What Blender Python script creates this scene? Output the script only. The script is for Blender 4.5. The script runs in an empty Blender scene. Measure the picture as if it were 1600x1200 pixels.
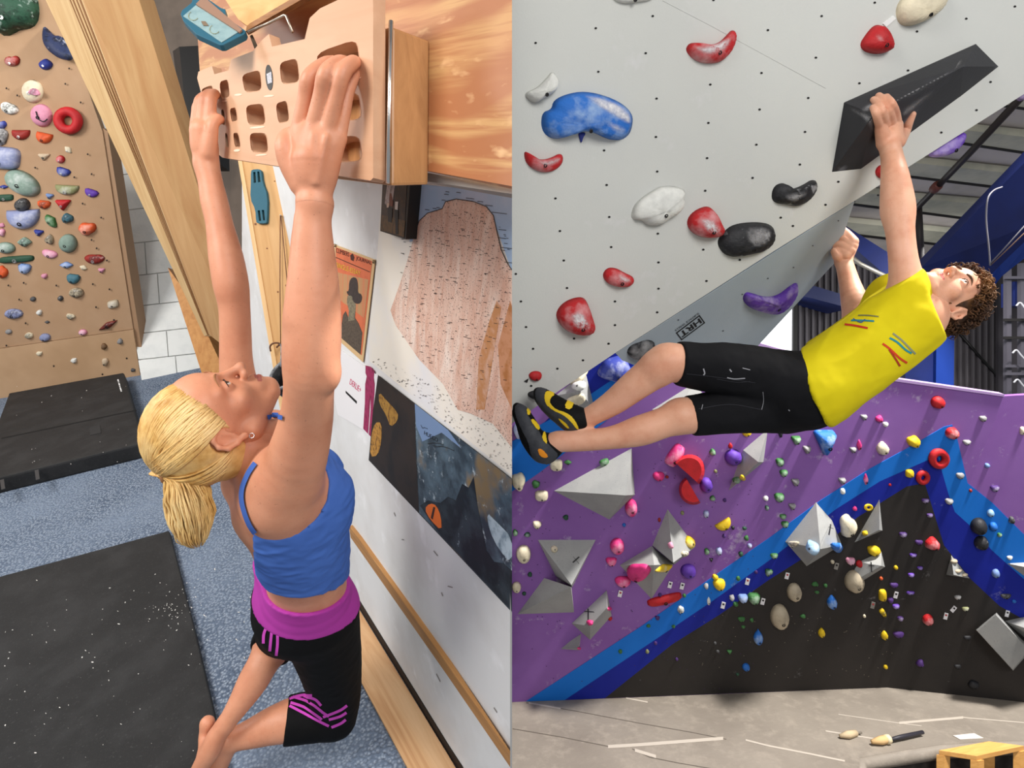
import bpy, bmesh, math, random
import numpy as np
from mathutils import Vector, Matrix, noise
from mathutils.bvhtree import BVHTree

SC = bpy.context.scene
COL = SC.collection
F = 900.0            # focal length in pixels of a 1600 px wide frame
H = 2.70             # eye height over the gym floor
CAM = Vector((0, 0, H))

# ------------------------------------------------------------------ camera, world, lamps, exposure
cd = bpy.data.cameras.new('camera')
cd.sensor_fit = 'HORIZONTAL'; cd.sensor_width = 36.0; cd.lens = 36.0 * F / 1600.0
cd.clip_start = 0.05; cd.clip_end = 200
cam = bpy.data.objects.new('camera', cd); COL.objects.link(cam)
cam.location = CAM; cam.rotation_euler = (math.pi / 2, 0, 0)
SC.camera = cam
SC.view_settings.view_transform = 'Standard'
SC.view_settings.look = 'None'
SC.view_settings.exposure = 0.0
SC.view_settings.gamma = 1.0
SC.view_settings.use_curve_mapping = False
wd = bpy.data.worlds.new('world'); SC.world = wd; wd.use_nodes = True
wd.node_tree.nodes['Background'].inputs[0].default_value = (0.93, 0.96, 1.0, 1)
wd.node_tree.nodes['Background'].inputs[1].default_value = 0.34

def area(name, loc, target, sx, sy, power, col=(1, 1, 1)):
    l = bpy.data.lights.new(name, 'AREA'); l.shape = 'RECTANGLE'; l.size = sx; l.size_y = sy
    l.energy = power; l.color = col
    o = bpy.data.objects.new(name, l); COL.objects.link(o)
    o.location = loc
    d = Vector(target) - Vector(loc)
    o.rotation_euler = d.to_track_quat('-Z', 'Y').to_euler()
    return o
# window daylight falling into the home gym from behind and above, plus one added fill
area('window_and_fill_light', (-2.1, -0.6, 4.2), (-0.8, 1.8, 2.1), 1.4, 1.2, 85, (1.0, 0.97, 0.93))
area('window_and_fill_light', (-4.6, 1.6, 4.8), (-3.0, 5.2, 2.4), 1.4, 1.2, 105, (1.0, 0.97, 0.93))  # added fill that brightens the far climbing wall; no window known here
# two high-bay lamps of the climbing gym
area('gym_lamp', (4.3, 2.1, 7.9), (2.2, 4.9, 0.8), .8, .8, 1350, (1.0, 0.97, 0.92))
area('gym_lamp', (2.2, -2.6, 4.6), (1.4, 2.6, 2.6), 2.4, 1.8, 165, (1.0, 0.98, 0.95))

area('hall_fill_light', (5.4, 6.6, 4.3), (5.6, 8.0, 2.0), .9, .9, 90, (1.0, 0.98, 0.95))  # added light that lifts the dark hall; no such lamp is visible

# ------------------------------------------------------------------ colour and materials
def lin(c):
    r = []
    for v in c[:3]:
        v = v / 255.0
        r.append(v / 12.92 if v <= 0.04045 else ((v + 0.055) / 1.055) ** 2.4)
    return (*r, 1.0)

MATS = {}
def _base(name):
    m = bpy.data.materials.new(name); m.use_nodes = True
    nt = m.node_tree
    return m, nt, nt.nodes['Principled BSDF'], nt.nodes, nt.links

def noise_node(nt, scale, detail=4, rough=0.6, vec=None):
    n = nt.nodes.new('ShaderNodeTexNoise'); n.inputs['Scale'].default_value = scale
    n.inputs['Detail'].default_value = detail; n.inputs['Roughness'].default_value = rough
    if vec is None:
        tc = nt.nodes.new('ShaderNodeTexCoord'); vec = tc.outputs['Object']
    nt.links.new(vec, n.inputs['Vector'])
    return n

def mixc(nt, fac, a, b):
    mx = nt.nodes.new('ShaderNodeMix'); mx.data_type = 'RGBA'
    for v, i in ((a, 6), (b, 7)):
        if isinstance(v, tuple): mx.inputs[i].default_value = v
        else: nt.links.new(v, mx.inputs[i])
    if isinstance(fac, float): mx.inputs[0].default_value = fac
    else: nt.links.new(fac, mx.inputs[0])
    return mx.outputs[2]

def ramp(nt, src, lo, hi):
    mr = nt.nodes.new('ShaderNodeMapRange'); mr.inputs[1].default_value = lo; mr.inputs[2].default_value = hi
    nt.links.new(src, mr.inputs[0]); return mr.outputs[0]

def mat(name, col, rough=0.6, col2=None, scale=8.0, lo=0.45, hi=0.65, col3=None, scale3=40.0, lo3=0.6, hi3=0.7,
        bump=0.0, bscale=60.0, metal=0.0, spec=0.4, sss=0.0, emit=0.0, coat=0.0):
    if name in MATS: return MATS[name]
    m, nt, b, N, L = _base(name)
    c = lin(col)
    b.inputs['Roughness'].default_value = rough
    b.inputs['Metallic'].default_value = metal
    b.inputs['Specular IOR Level'].default_value = spec
    b.inputs['Coat Weight'].default_value = coat
    if sss:
        b.inputs['Subsurface Weight'].default_value = sss
        b.inputs['Subsurface Radius'].default_value = (0.9, 0.35, 0.2)
        b.inputs['Subsurface Scale'].default_value = 0.006
    out = c
    if col2 is not None:
        n = noise_node(nt, scale); out = mixc(nt, ramp(nt, n.outputs[0], lo, hi), out, lin(col2))
    if col3 is not None:
        n = noise_node(nt, scale3, 3); out = mixc(nt, ramp(nt, n.outputs[0], lo3, hi3), out, lin(col3))
    if isinstance(out, tuple): b.inputs['Base Color'].default_value = out
    else: L.new(out, b.inputs['Base Color'])
    if emit:
        b.inputs['Emission Color'].default_value = c; b.inputs['Emission Strength'].default_value = emit
    if bump:
        n = noise_node(nt, bscale, 4)
        bp = N.new('ShaderNodeBump'); bp.inputs['Strength'].default_value = bump; bp.inputs['Distance'].default_value = 0.01
        L.new(n.outputs[0], bp.inputs['Height']); L.new(bp.outputs[0], b.inputs['Normal'])
    MATS[name] = m
    return m

def frame_vec(nt, axis, s_long, s_side):
    """object coordinates turned so that x runs along AXIS, then scaled"""
    g = Vector(axis).normalized()
    a = g.orthogonal().normalized(); b = g.cross(a)
    tc = nt.nodes.new('ShaderNodeTexCoord'); comb = nt.nodes.new('ShaderNodeCombineXYZ')
    for i, (v, s) in enumerate(((g, s_long), (a, s_side), (b, s_side))):
        d = nt.nodes.new('ShaderNodeVectorMath'); d.operation = 'DOT_PRODUCT'
        nt.links.new(tc.outputs['Object'], d.inputs[0]); d.inputs[1].default_value = v * s
        nt.links.new(d.outputs['Value'], comb.inputs[i])
    return comb.outputs[0]

def wood(name, col, col2, axis, s_long=1.5, s_side=18.0, rough=0.5, col3=None, dist=2.0, lo=0.35, hi=0.7):
    m, nt, b, N, L = _base(name)
    v = frame_vec(nt, axis, s_long, s_side)
    n = noise_node(nt, 1.0, 5, 0.6, v); n.inputs['Distortion'].default_value = dist
    out = mixc(nt, ramp(nt, n.outputs[0], lo, hi), lin(col), lin(col2))
    if col3:
        n2 = noise_node(nt, 0.35, 2, 0.5, v); out = mixc(nt, ramp(nt, n2.outputs[0], 0.55, 0.75), out, lin(col3))
    L.new(out, b.inputs['Base Color']); b.inputs['Roughness'].default_value = rough
    b.inputs['Specular IOR Level'].default_value = 0.35
    bp = N.new('ShaderNodeBump'); bp.inputs['Strength'].default_value = 0.12; bp.inputs['Distance'].default_value = 0.004
    L.new(n.outputs[0], bp.inputs['Height']); L.new(bp.outputs[0], b.inputs['Normal'])
    return m

# ------------------------------------------------------------------ points, planes
def ray(px, py): return Vector(((px - 800) / F, 1.0, -(py - 600) / F))
def P(px, py, d): return CAM + ray(px, py) * d
def camv(x, y, z): return Vector((x, z, -y))       # camera axes (right, down, forward) to world axes

class Pl:
    def __init__(s, p0, p1, p2):
        s.p = p0.copy(); s.n = (p1 - p0).cross(p2 - p0).normalized()
        if s.n.dot(CAM - s.p) < 0: s.n = -s.n
    def hit(s, px, py, off=0.0):
        r = ray(px, py)
        return CAM + r * (s.n.dot(s.p + s.n * off - CAM) / s.n.dot(r))
    def poly(s, pts, off=0.0): return [s.hit(x, y, off) for x, y in pts]
    def shift(s, off):
        q = Pl.__new__(Pl); q.p = s.p + s.n * off; q.n = s.n.copy(); return q

# ------------------------------------------------------------------ objects
def tag(o, label=None, cat=None, group=None, kind=None):
    if label: o['label'] = label
    if cat: o['category'] = cat
    if group: o['group'] = group
    if kind: o['kind'] = kind
    return o

def link(name, me, m=None, parent=None):
    o = bpy.data.objects.new(name, me); COL.objects.link(o)
    if m is not None and me is not None:
        for mm in (m if isinstance(m, (list, tuple)) else [m]): me.materials.append(mm)
    if parent is not None:
        o.parent = parent
        o.matrix_parent_inverse = Matrix.Translation(-parent.location) if parent.parent is None else Matrix.Translation(-parent.matrix_world.translation)
    return o

def empty(name, loc):
    o = bpy.data.objects.new(name, None); COL.objects.link(o); o.location = loc
    o.empty_display_size = 0.05
    return o

WPOS = {}
LEFT = False      # while the home gym is built nothing may reach past the partition
def mesh(name, verts, faces, m=None, parent=None, smooth=False, mi=None):
    """verts in world space; the object's origin goes to their middle"""
    V = np.array([tuple(v) for v in verts], float) if not isinstance(verts, np.ndarray) else verts
    if LEFT: V = V.copy(); V[:, 0] = np.minimum(V[:, 0], 0.0)
    c = (V.min(0) + V.max(0)) / 2
    me = bpy.data.meshes.new(name)
    me.from_pydata((V - c).tolist(), [], faces if isinstance(faces, list) else faces.tolist())
    if smooth: me.polygons.foreach_set('use_smooth', [True] * len(me.polygons))
    o = bpy.data.objects.new(name, me); COL.objects.link(o)
    if m is not None:
        for mm in (m if isinstance(m, (list, tuple)) else [m]): me.materials.append(mm)
    if mi is not None: me.polygons.foreach_set('material_index', mi)
    me.update()
    cc = Vector(c); WPOS[o.name] = cc
    if parent is not None:
        o.parent = parent
        o.location = cc - WPOS.get(parent.name, parent.location)
    else:
        o.location = cc
    return o

def root(name, loc, label, cat, group=None):
    o = empty(name, loc); WPOS[o.name] = Vector(loc)
    return tag(o, label, cat, group)

def fix_normals(o):
    bm = bmesh.new(); bm.from_mesh(o.data); bmesh.ops.recalc_face_normals(bm, faces=bm.faces); bm.to_mesh(o.data); bm.free()
    return o

def slab(name, pts, back, m=None, parent=None, bevel=0.0):
    """a polygon given by its front points, extruded by the vector BACK"""
    n = len(pts); b = Vector(back)
    v = list(pts) + [p + b for p in pts]
    f = [list(range(n)), list(range(2 * n - 1, n - 1, -1))]
    f += [[i, i + n, (i + 1) % n + n, (i + 1) % n] for i in range(n)]
    o = fix_normals(mesh(name, v, f, m, parent))
    if bevel:
        bm = bmesh.new(); bm.from_mesh(o.data)
        bmesh.ops.bevel(bm, geom=list(bm.edges), offset=bevel, segments=2, affect='EDGES', profile=0.6)
        bm.to_mesh(o.data); bm.free()
    return o

def panel(name, pl, px, m=None, parent=None, off=0.0, t=0.02, bevel=0.0):
    return slab(name, pl.poly(px, off), -pl.n * t, m, parent, bevel)

def tube_arrays(pts, radii, seg=8, closed=False):
    pts = [Vector(p) for p in pts]; n = len(pts)
    if not isinstance(radii, (list, tuple)): radii = [radii] * n
    V = []; Fc = []
    t0 = (pts[1] - pts[0]).normalized(); a = t0.orthogonal().normalized()
    for i, p in enumerate(pts):
        t = (pts[min(i + 1, n - 1)] - pts[max(i - 1, 0)])
        if closed: t = pts[(i + 1) % n] - pts[i - 1]
        t = t.normalized() if t.length > 1e-9 else t0
        a = (a - t * a.dot(t)); a = a.normalized() if a.length > 1e-6 else t.orthogonal().normalized()
        b = t.cross(a)
        for k in range(seg):
            an = 2 * math.pi * k / seg
            V.append(p + (a * math.cos(an) + b * math.sin(an)) * radii[i])
    rng = n if closed else n - 1
    for i in range(rng):
        j = (i + 1) % n
        for k in range(seg):
            Fc.append([i * seg + k, i * seg + (k + 1) % seg, j * seg + (k + 1) % seg, j * seg + k])
    if not closed:
        Fc.append(list(range(seg - 1, -1, -1))); Fc.append([(n - 1) * seg + k for k in range(seg)])
    return V, Fc

def tube(name, pts, radii, m=None, parent=None, seg=8, closed=False):
    V, Fc = tube_arrays(pts, radii, seg, closed)
    return mesh(name, V, Fc, m, parent, smooth=True)

def multi(name, parts, m=None, parent=None, smooth=False):
    V = []; Fc = []
    for v, f in parts:
        o = len(V); V += [Vector(x) for x in v]; Fc += [[i + o for i in q] for q in f]
    return mesh(name, V, Fc, m, parent, smooth)

def box_arrays(c, ax, ay, az):
    c = Vector(c); V = []
    for sx in (-1, 1):
        for sy in (-1, 1):
            for sz in (-1, 1): V.append(c + ax * sx + ay * sy + az * sz)
    Fc = [[0, 1, 3, 2], [4, 6, 7, 5], [0, 4, 5, 1], [2, 3, 7, 6], [0, 2, 6, 4], [1, 5, 7, 3]]
    return V, Fc

def smooth_poly(pts, it=2):
    for _ in range(it):
        q = []
        for i in range(len(pts)):
            a = pts[i]; b = pts[(i + 1) % len(pts)]
            q.append((a[0] * .75 + b[0] * .25, a[1] * .75 + b[1] * .25)); q.append((a[0] * .25 + b[0] * .75, a[1] * .25 + b[1] * .75))
        pts = q
    return pts

def bez(pts, n=24):
    """Catmull-Rom through points"""
    pts = [Vector(p) for p in pts]; out = []
    q = [pts[0] * 2 - pts[1]] + pts + [pts[-1] * 2 - pts[-2]]
    per = max(2, n // (len(pts) - 1))
    for i in range(1, len(q) - 2):
        for k in range(per):
            t = k / per; a, b, c, d = q[i - 1], q[i], q[i + 1], q[i + 2]
            out.append(0.5 * ((2 * b) + (c - a) * t + (2 * a - 5 * b + 4 * c - d) * t * t + (3 * b - a - 3 * c + d) * t ** 3))
    out.append(pts[-1]); return out

def text_on(name, body, pl, o, ux, uy, m, parent, off=0.001, t=0.0006, bold=0.0):
    """lettering: the text's box is laid over the pixel frame o + s*ux + t*uy of plane PL"""
    cu = bpy.data.curves.new('txt', 'FONT'); cu.body = body; cu.size = 1; cu.offset = bold
    ob = bpy.data.objects.new('txt', cu); COL.objects.link(ob)
    dg = bpy.context.evaluated_depsgraph_get(); dg.update()
    me = bpy.data.meshes.new_from_object(ob.evaluated_get(dg))
    v = np.array([q.co[:2] for q in me.vertices]); fc = [list(p.vertices) for p in me.polygons]
    bpy.data.objects.remove(ob); bpy.data.meshes.remove(me); bpy.data.curves.remove(cu)
    v = (v - v.min(0)) / (v.max(0) - v.min(0))
    pts = [pl.hit(o[0] + s * ux[0] + q * uy[0], o[1] + s * ux[1] + q * uy[1], off) for s, q in v]
    return mesh(name, pts, fc, m, parent)

def rr(x0, y0, x1, y1, r=3, n=3):
    out = []
    for cx, cy, a0 in ((x1 - r, y0 + r, -90), (x1 - r, y1 - r, 0), (x0 + r, y1 - r, 90), (x0 + r, y0 + r, 180)):
        for k in range(n + 1):
            a = math.radians(a0 + 90 * k / n); out.append((cx + r * math.cos(a), cy + r * math.sin(a)))
    return out
# ================================================================== HOME GYM (left room): planes
LEFT = True
FLn = camv(.135, .904, .405).normalized()
FL = Pl.__new__(Pl); FL.n = -FLn; FL.p = CAM + FLn * 1.58
Va = FL.hit(539, 915); Vb = FL.hit(700, 1178)
WP = Pl(Va, Vb, Va + camv(-.17, .844, .51))                     # wall with the posters
CW = Pl(FL.hit(0, 622), FL.hit(218, 586), P(80, 0, 4.2))        # small climbing wall
BP = Pl(P(347, 246, 1.25), P(590, 283, .80), P(590, -20, .78))  # face of the hangboard

def proj(v):
    d = v - CAM; return 800 + F * d.x / d.y, 600 - F * d.z / d.y
def off_for(pl, px, py, want):
    p0 = pl.hit(px, py); lo, hi = 0.0, 0.4
    for _ in range(40):
        md = (lo + hi) / 2
        if proj(p0 - pl.n * md)[0] < want: lo = md
        else: hi = md
    return lo
T1 = off_for(BP, 583, 150, 602); T2 = off_for(BP, 583, 150, 612); T3 = off_for(BP, 583, 150, 670)
print('board thickness', T1, T2, T3, 'wall depth at 800,300', (WP.hit(800, 300) - CAM).y)
UPW = -FL.n * -1.0      # up direction of this room
LDIR = (FL.hit(539, 915) - FL.hit(700, 1178)).normalized()

# carpet
def carpet_mat():
    m, nt, b, N, L = _base('carpet_blue_grey')
    vo = N.new('ShaderNodeTexVoronoi'); vo.inputs['Scale'].default_value = 92.0
    tc = N.new('ShaderNodeTexCoord'); L.new(tc.outputs['Object'], vo.inputs['Vector'])
    n1 = noise_node(nt, 190, 2); n2 = noise_node(nt, 2.0, 3)
    c = mixc(nt, ramp(nt, vo.outputs['Distance'], .22, .62), lin((162, 174, 190)), lin((92, 105, 125)))
    c = mixc(nt, ramp(nt, n1.outputs[0], .5, .72), c, lin((70, 82, 102)))
    c = mixc(nt, ramp(nt, n2.outputs[0], .35, .9), c, lin((132, 146, 166)))
    L.new(c, b.inputs['Base Color']); b.inputs['Roughness'].default_value = .95; b.inputs['Specular IOR Level'].default_value = .1
    bp = N.new('ShaderNodeBump'); bp.inputs['Strength'].default_value = .9; bp.inputs['Distance'].default_value = .008
    L.new(vo.outputs['Distance'], bp.inputs['Height']); L.new(bp.outputs[0], b.inputs['Normal'])
    return m
tag(panel('floor', FL, [(-420, 692), (235, 582), (332, 566), (538, 914), (740, 1243), (760, 1400), (-420, 1500)], carpet_mat(), t=.06), 'blue-grey flecked loop carpet of the home gym', 'floor', kind='structure')

M_white = mat('painted_wall_white', (226, 226, 226), .75, (212, 210, 208), 2.5, col3=(235, 235, 236), scale3=9, bump=.05)
wall = tag(panel('wall_right', WP, [(378, 200), (378, -200), (800, -200), (800, 1345), (700, 1178), (539, 915), (378, 652)], M_white, t=.05), 'white painted wall carrying posters and map', 'wall', kind='structure')
M_darkgrey = mat('corner_shade_taupe', (104, 92, 82), .8, (88, 78, 70), 3)  # off-white wall in an unlit corner; the shade is put into its colour
bw = tag(slab('wall_back', [P(120, -60, 4.3), P(382, -60, 4.1), P(382, 640, 4.1), P(352, 600, 4.2), P(352, 430, 4.2), P(250, 170, 4.3)], (0, .06, 0), M_darkgrey), 'wall with corner shade in its taupe colour, behind the slanted beam', 'wall', kind='structure')
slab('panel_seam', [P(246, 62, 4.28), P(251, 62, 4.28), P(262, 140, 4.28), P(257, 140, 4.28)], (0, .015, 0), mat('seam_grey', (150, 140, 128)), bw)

# plank along the foot of the wall, batten on the wall
M_pine_l = wood('pine_plank', (214, 172, 128), (190, 140, 94), LDIR, 2.0, 26, .6, (224, 190, 150))
tag(panel('baseboard_right', FL, [(539, 916), (699, 1178), (730, 1230), (652, 1230), (637, 1200), (559, 1055), (546, 965)], M_pine_l, off=.02, t=.02), 'pale pine plank lying along the foot of white wall', 'baseboard', kind='structure')
panel('gap_strip', WP, [(540, 905), (700, 1166), (722, 1200), (722, 1212), (700, 1178), (539, 915)], mat('dark_gap', (40, 28, 20), .8), wall, off=.004, t=.004)
tag(panel('trim_1', WP, [(545, 822), (559, 840), (700, 1040), (800, 1183), (800, 1203), (700, 1057), (548, 840)], wood('oak_batten', (186, 138, 84), (160, 112, 64), LDIR, 2, 40), off=.014, t=.014), 'narrow oak batten running along the white wall', 'trim', kind='structure')
scr = []
random.seed(4)
for x, y, l, a in [(678, 860, 10, .9), (700, 915, 8, .3), (682, 1052, 14, 1.1), (735, 1080, 9, 1.3), (616, 800, 6, 1.2), (628, 842, 4, .2), (772, 1105, 9, 1.0), (690, 925, 6, 1.2)]:
    scr.append((WP.poly([(x, y), (x + l * math.cos(a), y + l * math.sin(a)), (x + l * math.cos(a) - 1, y + l * math.sin(a) + 1.5), (x - 1, y + 1.5)], .001), [[0, 1, 2, 3]]))
sm = multi('scuff_marks', scr, mat('scuff_grey', (150, 146, 142)), wall); sm['kind'] = 'stuff'

# ------------------------------------------------------------------ crash mats
M_mat = mat('mat_black', (30, 30, 31), .75, (42, 42, 43), 6, col3=(58, 58, 58), scale3=120, lo3=.6, hi3=.75, bump=.15, bscale=200)
M_chalk = mat('chalk_white', (225, 222, 218), .9)
def chalk_specks(parent, pl, off, region, n, seed, lo=.4, hi=1.0, cl=None):
    random.seed(seed); prt = []
    for i in range(n):
        if cl and random.random() < .55:
            x = random.gauss(cl[0], cl[2]); y = random.gauss(cl[1], cl[3])
        else:
            x = random.uniform(region[0], region[2]); y = random.uniform(region[1], region[3])
        r = random.uniform(lo, hi); k = random.uniform(.5, 2.2); a = random.uniform(0, 3.1)
        pts = []
        for j in range(6):
            t = j * math.pi / 3; u = r * k * math.cos(t); v = r * math.sin(t) * .7
            pts.append((x + u * math.cos(a) - v * math.sin(a), y + u * math.sin(a) + v * math.cos(a)))
        prt.append((pl.poly(pts, off), [[0, 1, 2, 3, 4, 5]]))
    o = multi('chalk_specks', prt, M_chalk, parent); o['kind'] = 'stuff'; return o
m1 = tag(panel('crash_mat', FL, [(14, 614), (193, 582), (224, 692), (0, 746), (-40, 756)], M_mat, off=.10, t=.10, bevel=.012), 'thick black folding crash mat under the small climbing wall', 'crash mat')
panel('fold_seam', FL, [(2, 684), (213, 640), (213.4, 641.5), (2, 685.5)], mat('mat_seam', (18, 18, 18), .9), m1, off=.1015, t=.001)
panel('handle_patch', FL, [(139, 668), (156, 664), (158, 676), (141, 680)], mat('mat_patch', (44, 44, 45), .8), m1, off=.103, t=.003)
q = [(183, 593.5), (184.6, 593.2), (186, 597.5), (184.4, 597.8)]
prt = []
for k, (a, b) in enumerate(((0, .16), (.2, .24), (.3, .5), (.54, .62), (.66, .92), (.95, 1.0))):
    x0, y0, x1, y1 = 183, 593, 188.5, 612
    f = lambda t: (x0 + (x1 - x0) * t, y0 + (y1 - y0) * t)
    (ax, ay), (bx, by) = f(a), f(b)
    prt.append((FL.poly([(ax, ay), (ax + 2.2, ay - .5), (bx + 2.2, by - .5), (bx, by)], .102), [[0, 1, 2, 3]]))
multi('brand_mark', prt, mat('print_white', (235, 235, 235)), m1)
chalk_specks(m1, FL, .1015, (20, 600, 205, 735), 22, 2, .3, .7)
for x, y in ((57, 740), (3, 755)):
    panel('strap', FL, [(x - 3, y - 5), (x + 3, y - 6.5), (x + 5, y + 8), (x - 1, y + 10)], mat('mat_strap', (60, 60, 62)), m1, off=.101, t=.003)
m2 = tag(panel('floor_mat', FL, [(-240, 966), (264, 829), (304, 985), (352, 1190), (370, 1270), (-240, 1440)], M_mat, off=.03, t=.03, bevel=.004), 'flat black rubber mat dusted with chalk in the foreground', 'mat')
chalk_specks(m2, FL, .031, (5, 900, 330, 1190), 130, 7, .3, .9, (268, 945, 26, 22))
chalk_specks(m2, FL, .0312, (0, 930, 320, 1190), 26, 9, .5, 1.4)
cs = chalk_specks(None, FL, .002, (330, 850, 440, 1080), 12, 12, .5, 1.6, (380, 990, 20, 40)); tag(cs, 'loose white chalk crumbs on the carpet beside the mat', 'chalk')

# ------------------------------------------------------------------ small climbing wall, block wall, beam
M_cw = mat('plywood_tan', (172, 138, 106), .8, (160, 127, 97), .8, .3, .75, col3=(178, 146, 116), scale3=3, lo3=.4, hi3=.8, bump=.08, bscale=30)
cwall = tag(panel('climbing_wall', CW, [(-380, -220), (10, -220), (160, 205), (208, 514), (-380, 599)], M_cw, t=.05), 'tan plywood home climbing wall covered in coloured holds', 'climbing wall')
kick = panel('kickboard', CW, [(-380, 600), (208, 515), (219, 588), (-380, 688)], mat('plywood_tan_pale', (186, 152, 118), .8, (174, 140, 106), 1.5), cwall, off=.012, t=.05)
panel('side_rail', CW, [(160, 200), (168, 205), (228, 586), (219, 588)], mat('rail_wood', (160, 126, 96), .7), cwall, off=-.01, t=.14)
nut = []
for x, y in [(108, 107), (102, 131), (10, 138), (27, 149), (126, 160), (55, 262), (137, 241), (143, 272), (116, 277), (129, 318), (158, 340), (151, 388), (143, 375), (37, 442), (88, 446), (13, 446), (123, 433), (167, 407), (171, 452), (145, 444), (30, 468), (84, 572), (10, 540), (178, 500), (150, 480), (198, 560), (40, 505), (160, 585)]:
    ring = []
    for k in range(8):
        a = k * math.pi / 4; ring.append((x + 1.5 * math.cos(a), y + 1.6 * math.sin(a)))
    nut.append((CW.poly(ring, .0135), [list(range(8))]))
o = multi('bolt_holes', nut, mat('hole_dark', (50, 38, 30), .8), cwall); o['kind'] = 'stuff'

CB = Pl(FL.hit(225, 592), FL.hit(330, 570), P(240, 250, 5.6))
M_mortar = mat('mortar_white', (206, 208, 206), .9)
M_block = mat('block_white', (232, 233, 230), .85, (220, 222, 220), 5, bump=.25, bscale=45)
cbw = tag(panel('wall_block', CB, [(140, 100), (300, 100), (420, 560), (420, 590), (226, 598)], M_mortar, t=.05), 'white painted concrete block wall behind the slanted beam', 'wall', kind='structure')
courses = [210, 272, 328, 381, 432, 480, 523, 564, 600]
splits = [[150, 215, 300], [150, 232, 330], [150, 262, 340], [150, 226, 330], [150, 246, 360], [150, 300, 380], [150, 260, 390], [150, 274, 400]]
for i in range(len(courses) - 1):
    y0, y1 = courses[i], courses[i + 1]
    xl0 = 162 + (y0 - 220) * .155; xl1 = 162 + (y1 - 220) * .155
    xs = splits[i]
    for j in range(len(xs)):
        xa = xs[j]; xb = xs[j + 1] if j + 1 < len(xs) else xs[j] + 90
        if xb > 415: xb = 415
        if xb - xa < 12: continue
        la = max(xa, xl0) if j == 0 else xa; lb = max(xa, xl1) if j == 0 else xa + 3
        sl = -.11
        f = lambda x, y: (x, y + (x - 200) * sl)
        panel('block', CB, [f(la + .8, y0 + .8), f(xb - .8, y0 + .8), f(xb + 2.2, y1 - .8), f(lb + .8, y1 - .8)], M_block, cbw, off=.02, t=.02)

# slanted beam
bdir = (P(300, 450, 3.4) - P(150, 0, 2.4)).normalized()
M_beam = wood('beam_fir', (218, 174, 122), (198, 146, 96), bdir, 1.2, 12, .5, (210, 160, 110), 1.2)
M_beam2 = wood('beam_pale', (226, 192, 140), (206, 164, 112), bdir, 1.0, 10, .55, (232, 204, 160), 2.0)
br = root('slanted_beam', P(322, 540, 3.6), 'thick slanted fir beam with plywood-edged side', 'beam')
A = [P(120, -24, 2.36), P(210, -24, 2.36), P(400, 580, 3.65), P(327, 523, 3.6)]
B = [P(60, -24, 2.62), P(160, -24, 2.7), P(398, 580, 3.9), P(319, 525, 3.72)]
fix_normals(mesh('beam_face', A + [p + Vector((.02, .1, 0)) for p in A], [[0, 1, 2, 3], [4, 7, 6, 5], [0, 4, 5, 1], [1, 5, 6, 2], [2, 6, 7, 3], [3, 7, 4, 0]], M_beam, br))
sidep = [A[0], A[3], B[3], B[0]]
fix_normals(mesh('beam_side', sidep + [p + Vector((.08, .16, 0)) for p in sidep], [[0, 1, 2, 3], [4, 7, 6, 5], [0, 4, 5, 1], [1, 5, 6, 2], [2, 6, 7, 3], [3, 7, 4, 0]], M_beam2, br))
for k, (t, w) in enumerate(((.04, .035), (.13, .025), (.22, .03), (.30, .02))):
    lerp = lambda a, b, s: a + (b - a) * s
    pts = [lerp(A[0], B[0], t), lerp(A[3], B[3], t), lerp(A[3], B[3], t + w), lerp(A[0], B[0], t + w)]
    nrm = (pts[1] - pts[0]).cross(pts[3] - pts[0]).normalized()
    if nrm.dot(CAM - pts[0]) < 0: nrm = -nrm
    slab('ply_layer', [p + nrm * .002 for p in pts], -nrm * .002, mat('ply_dark', (150, 104, 62), .7), br)
BPl = Pl(A[0], A[1], A[3])
M_knot = mat('knot_brown', (140, 84, 44), .6, (104, 60, 30), 60)
for x, y, w, h, a in ((224, 71, 9, 6, .3), (170, 24, 3, 5, .2), (243, 171, 4, 2, 0), (218, 210, 8, 2, -.1), (232, 210, 8, 2, .35), (247, 219, 2.5, 3, 0), (316, 442, 13, 2, .35), (318, 452, 10, 1.5, -.2), (335, 506, 2, 2, 0)):
    pts = []
    for k in range(12):
        t = k * math.pi / 6; u = w * math.cos(t); v = h * math.sin(t)
        pts.append((x + u * math.cos(a) - v * math.sin(a), y + u * math.sin(a) + v * math.cos(a)))
    panel('knot', BPl, pts, M_knot, br, off=.0012, t=.001)
tag(slab('support_board', [P(262, 418, 3.9), P(300, 470, 3.9), P(360, 600, 3.9), P(318, 592, 3.9)], (0, .12, 0), wood('board_brown', (206, 150, 88), (182, 122, 66), bdir, 1.4, 16)), 'brown pine board behind the lower end of slanted beam', 'board')
cab = root('black_cabinet', P(295, 240, 3.6), 'tall narrow black cabinet in the dim corner', 'cabinet')
slab('front_panel', [P(280, 73, 3.6), P(318, 71, 3.6), P(322, 240, 3.6), P(296, 240, 3.6)], (0, .3, 0), mat('cabinet_black', (16, 14, 13), .5), cab)
slab('side_panel', [P(270, 80, 3.75), P(280, 73, 3.6), P(296, 240, 3.6), P(292, 240, 3.75)], (.03, .1, 0), mat('cabinet_side', (38, 32, 28), .6), cab)

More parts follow.
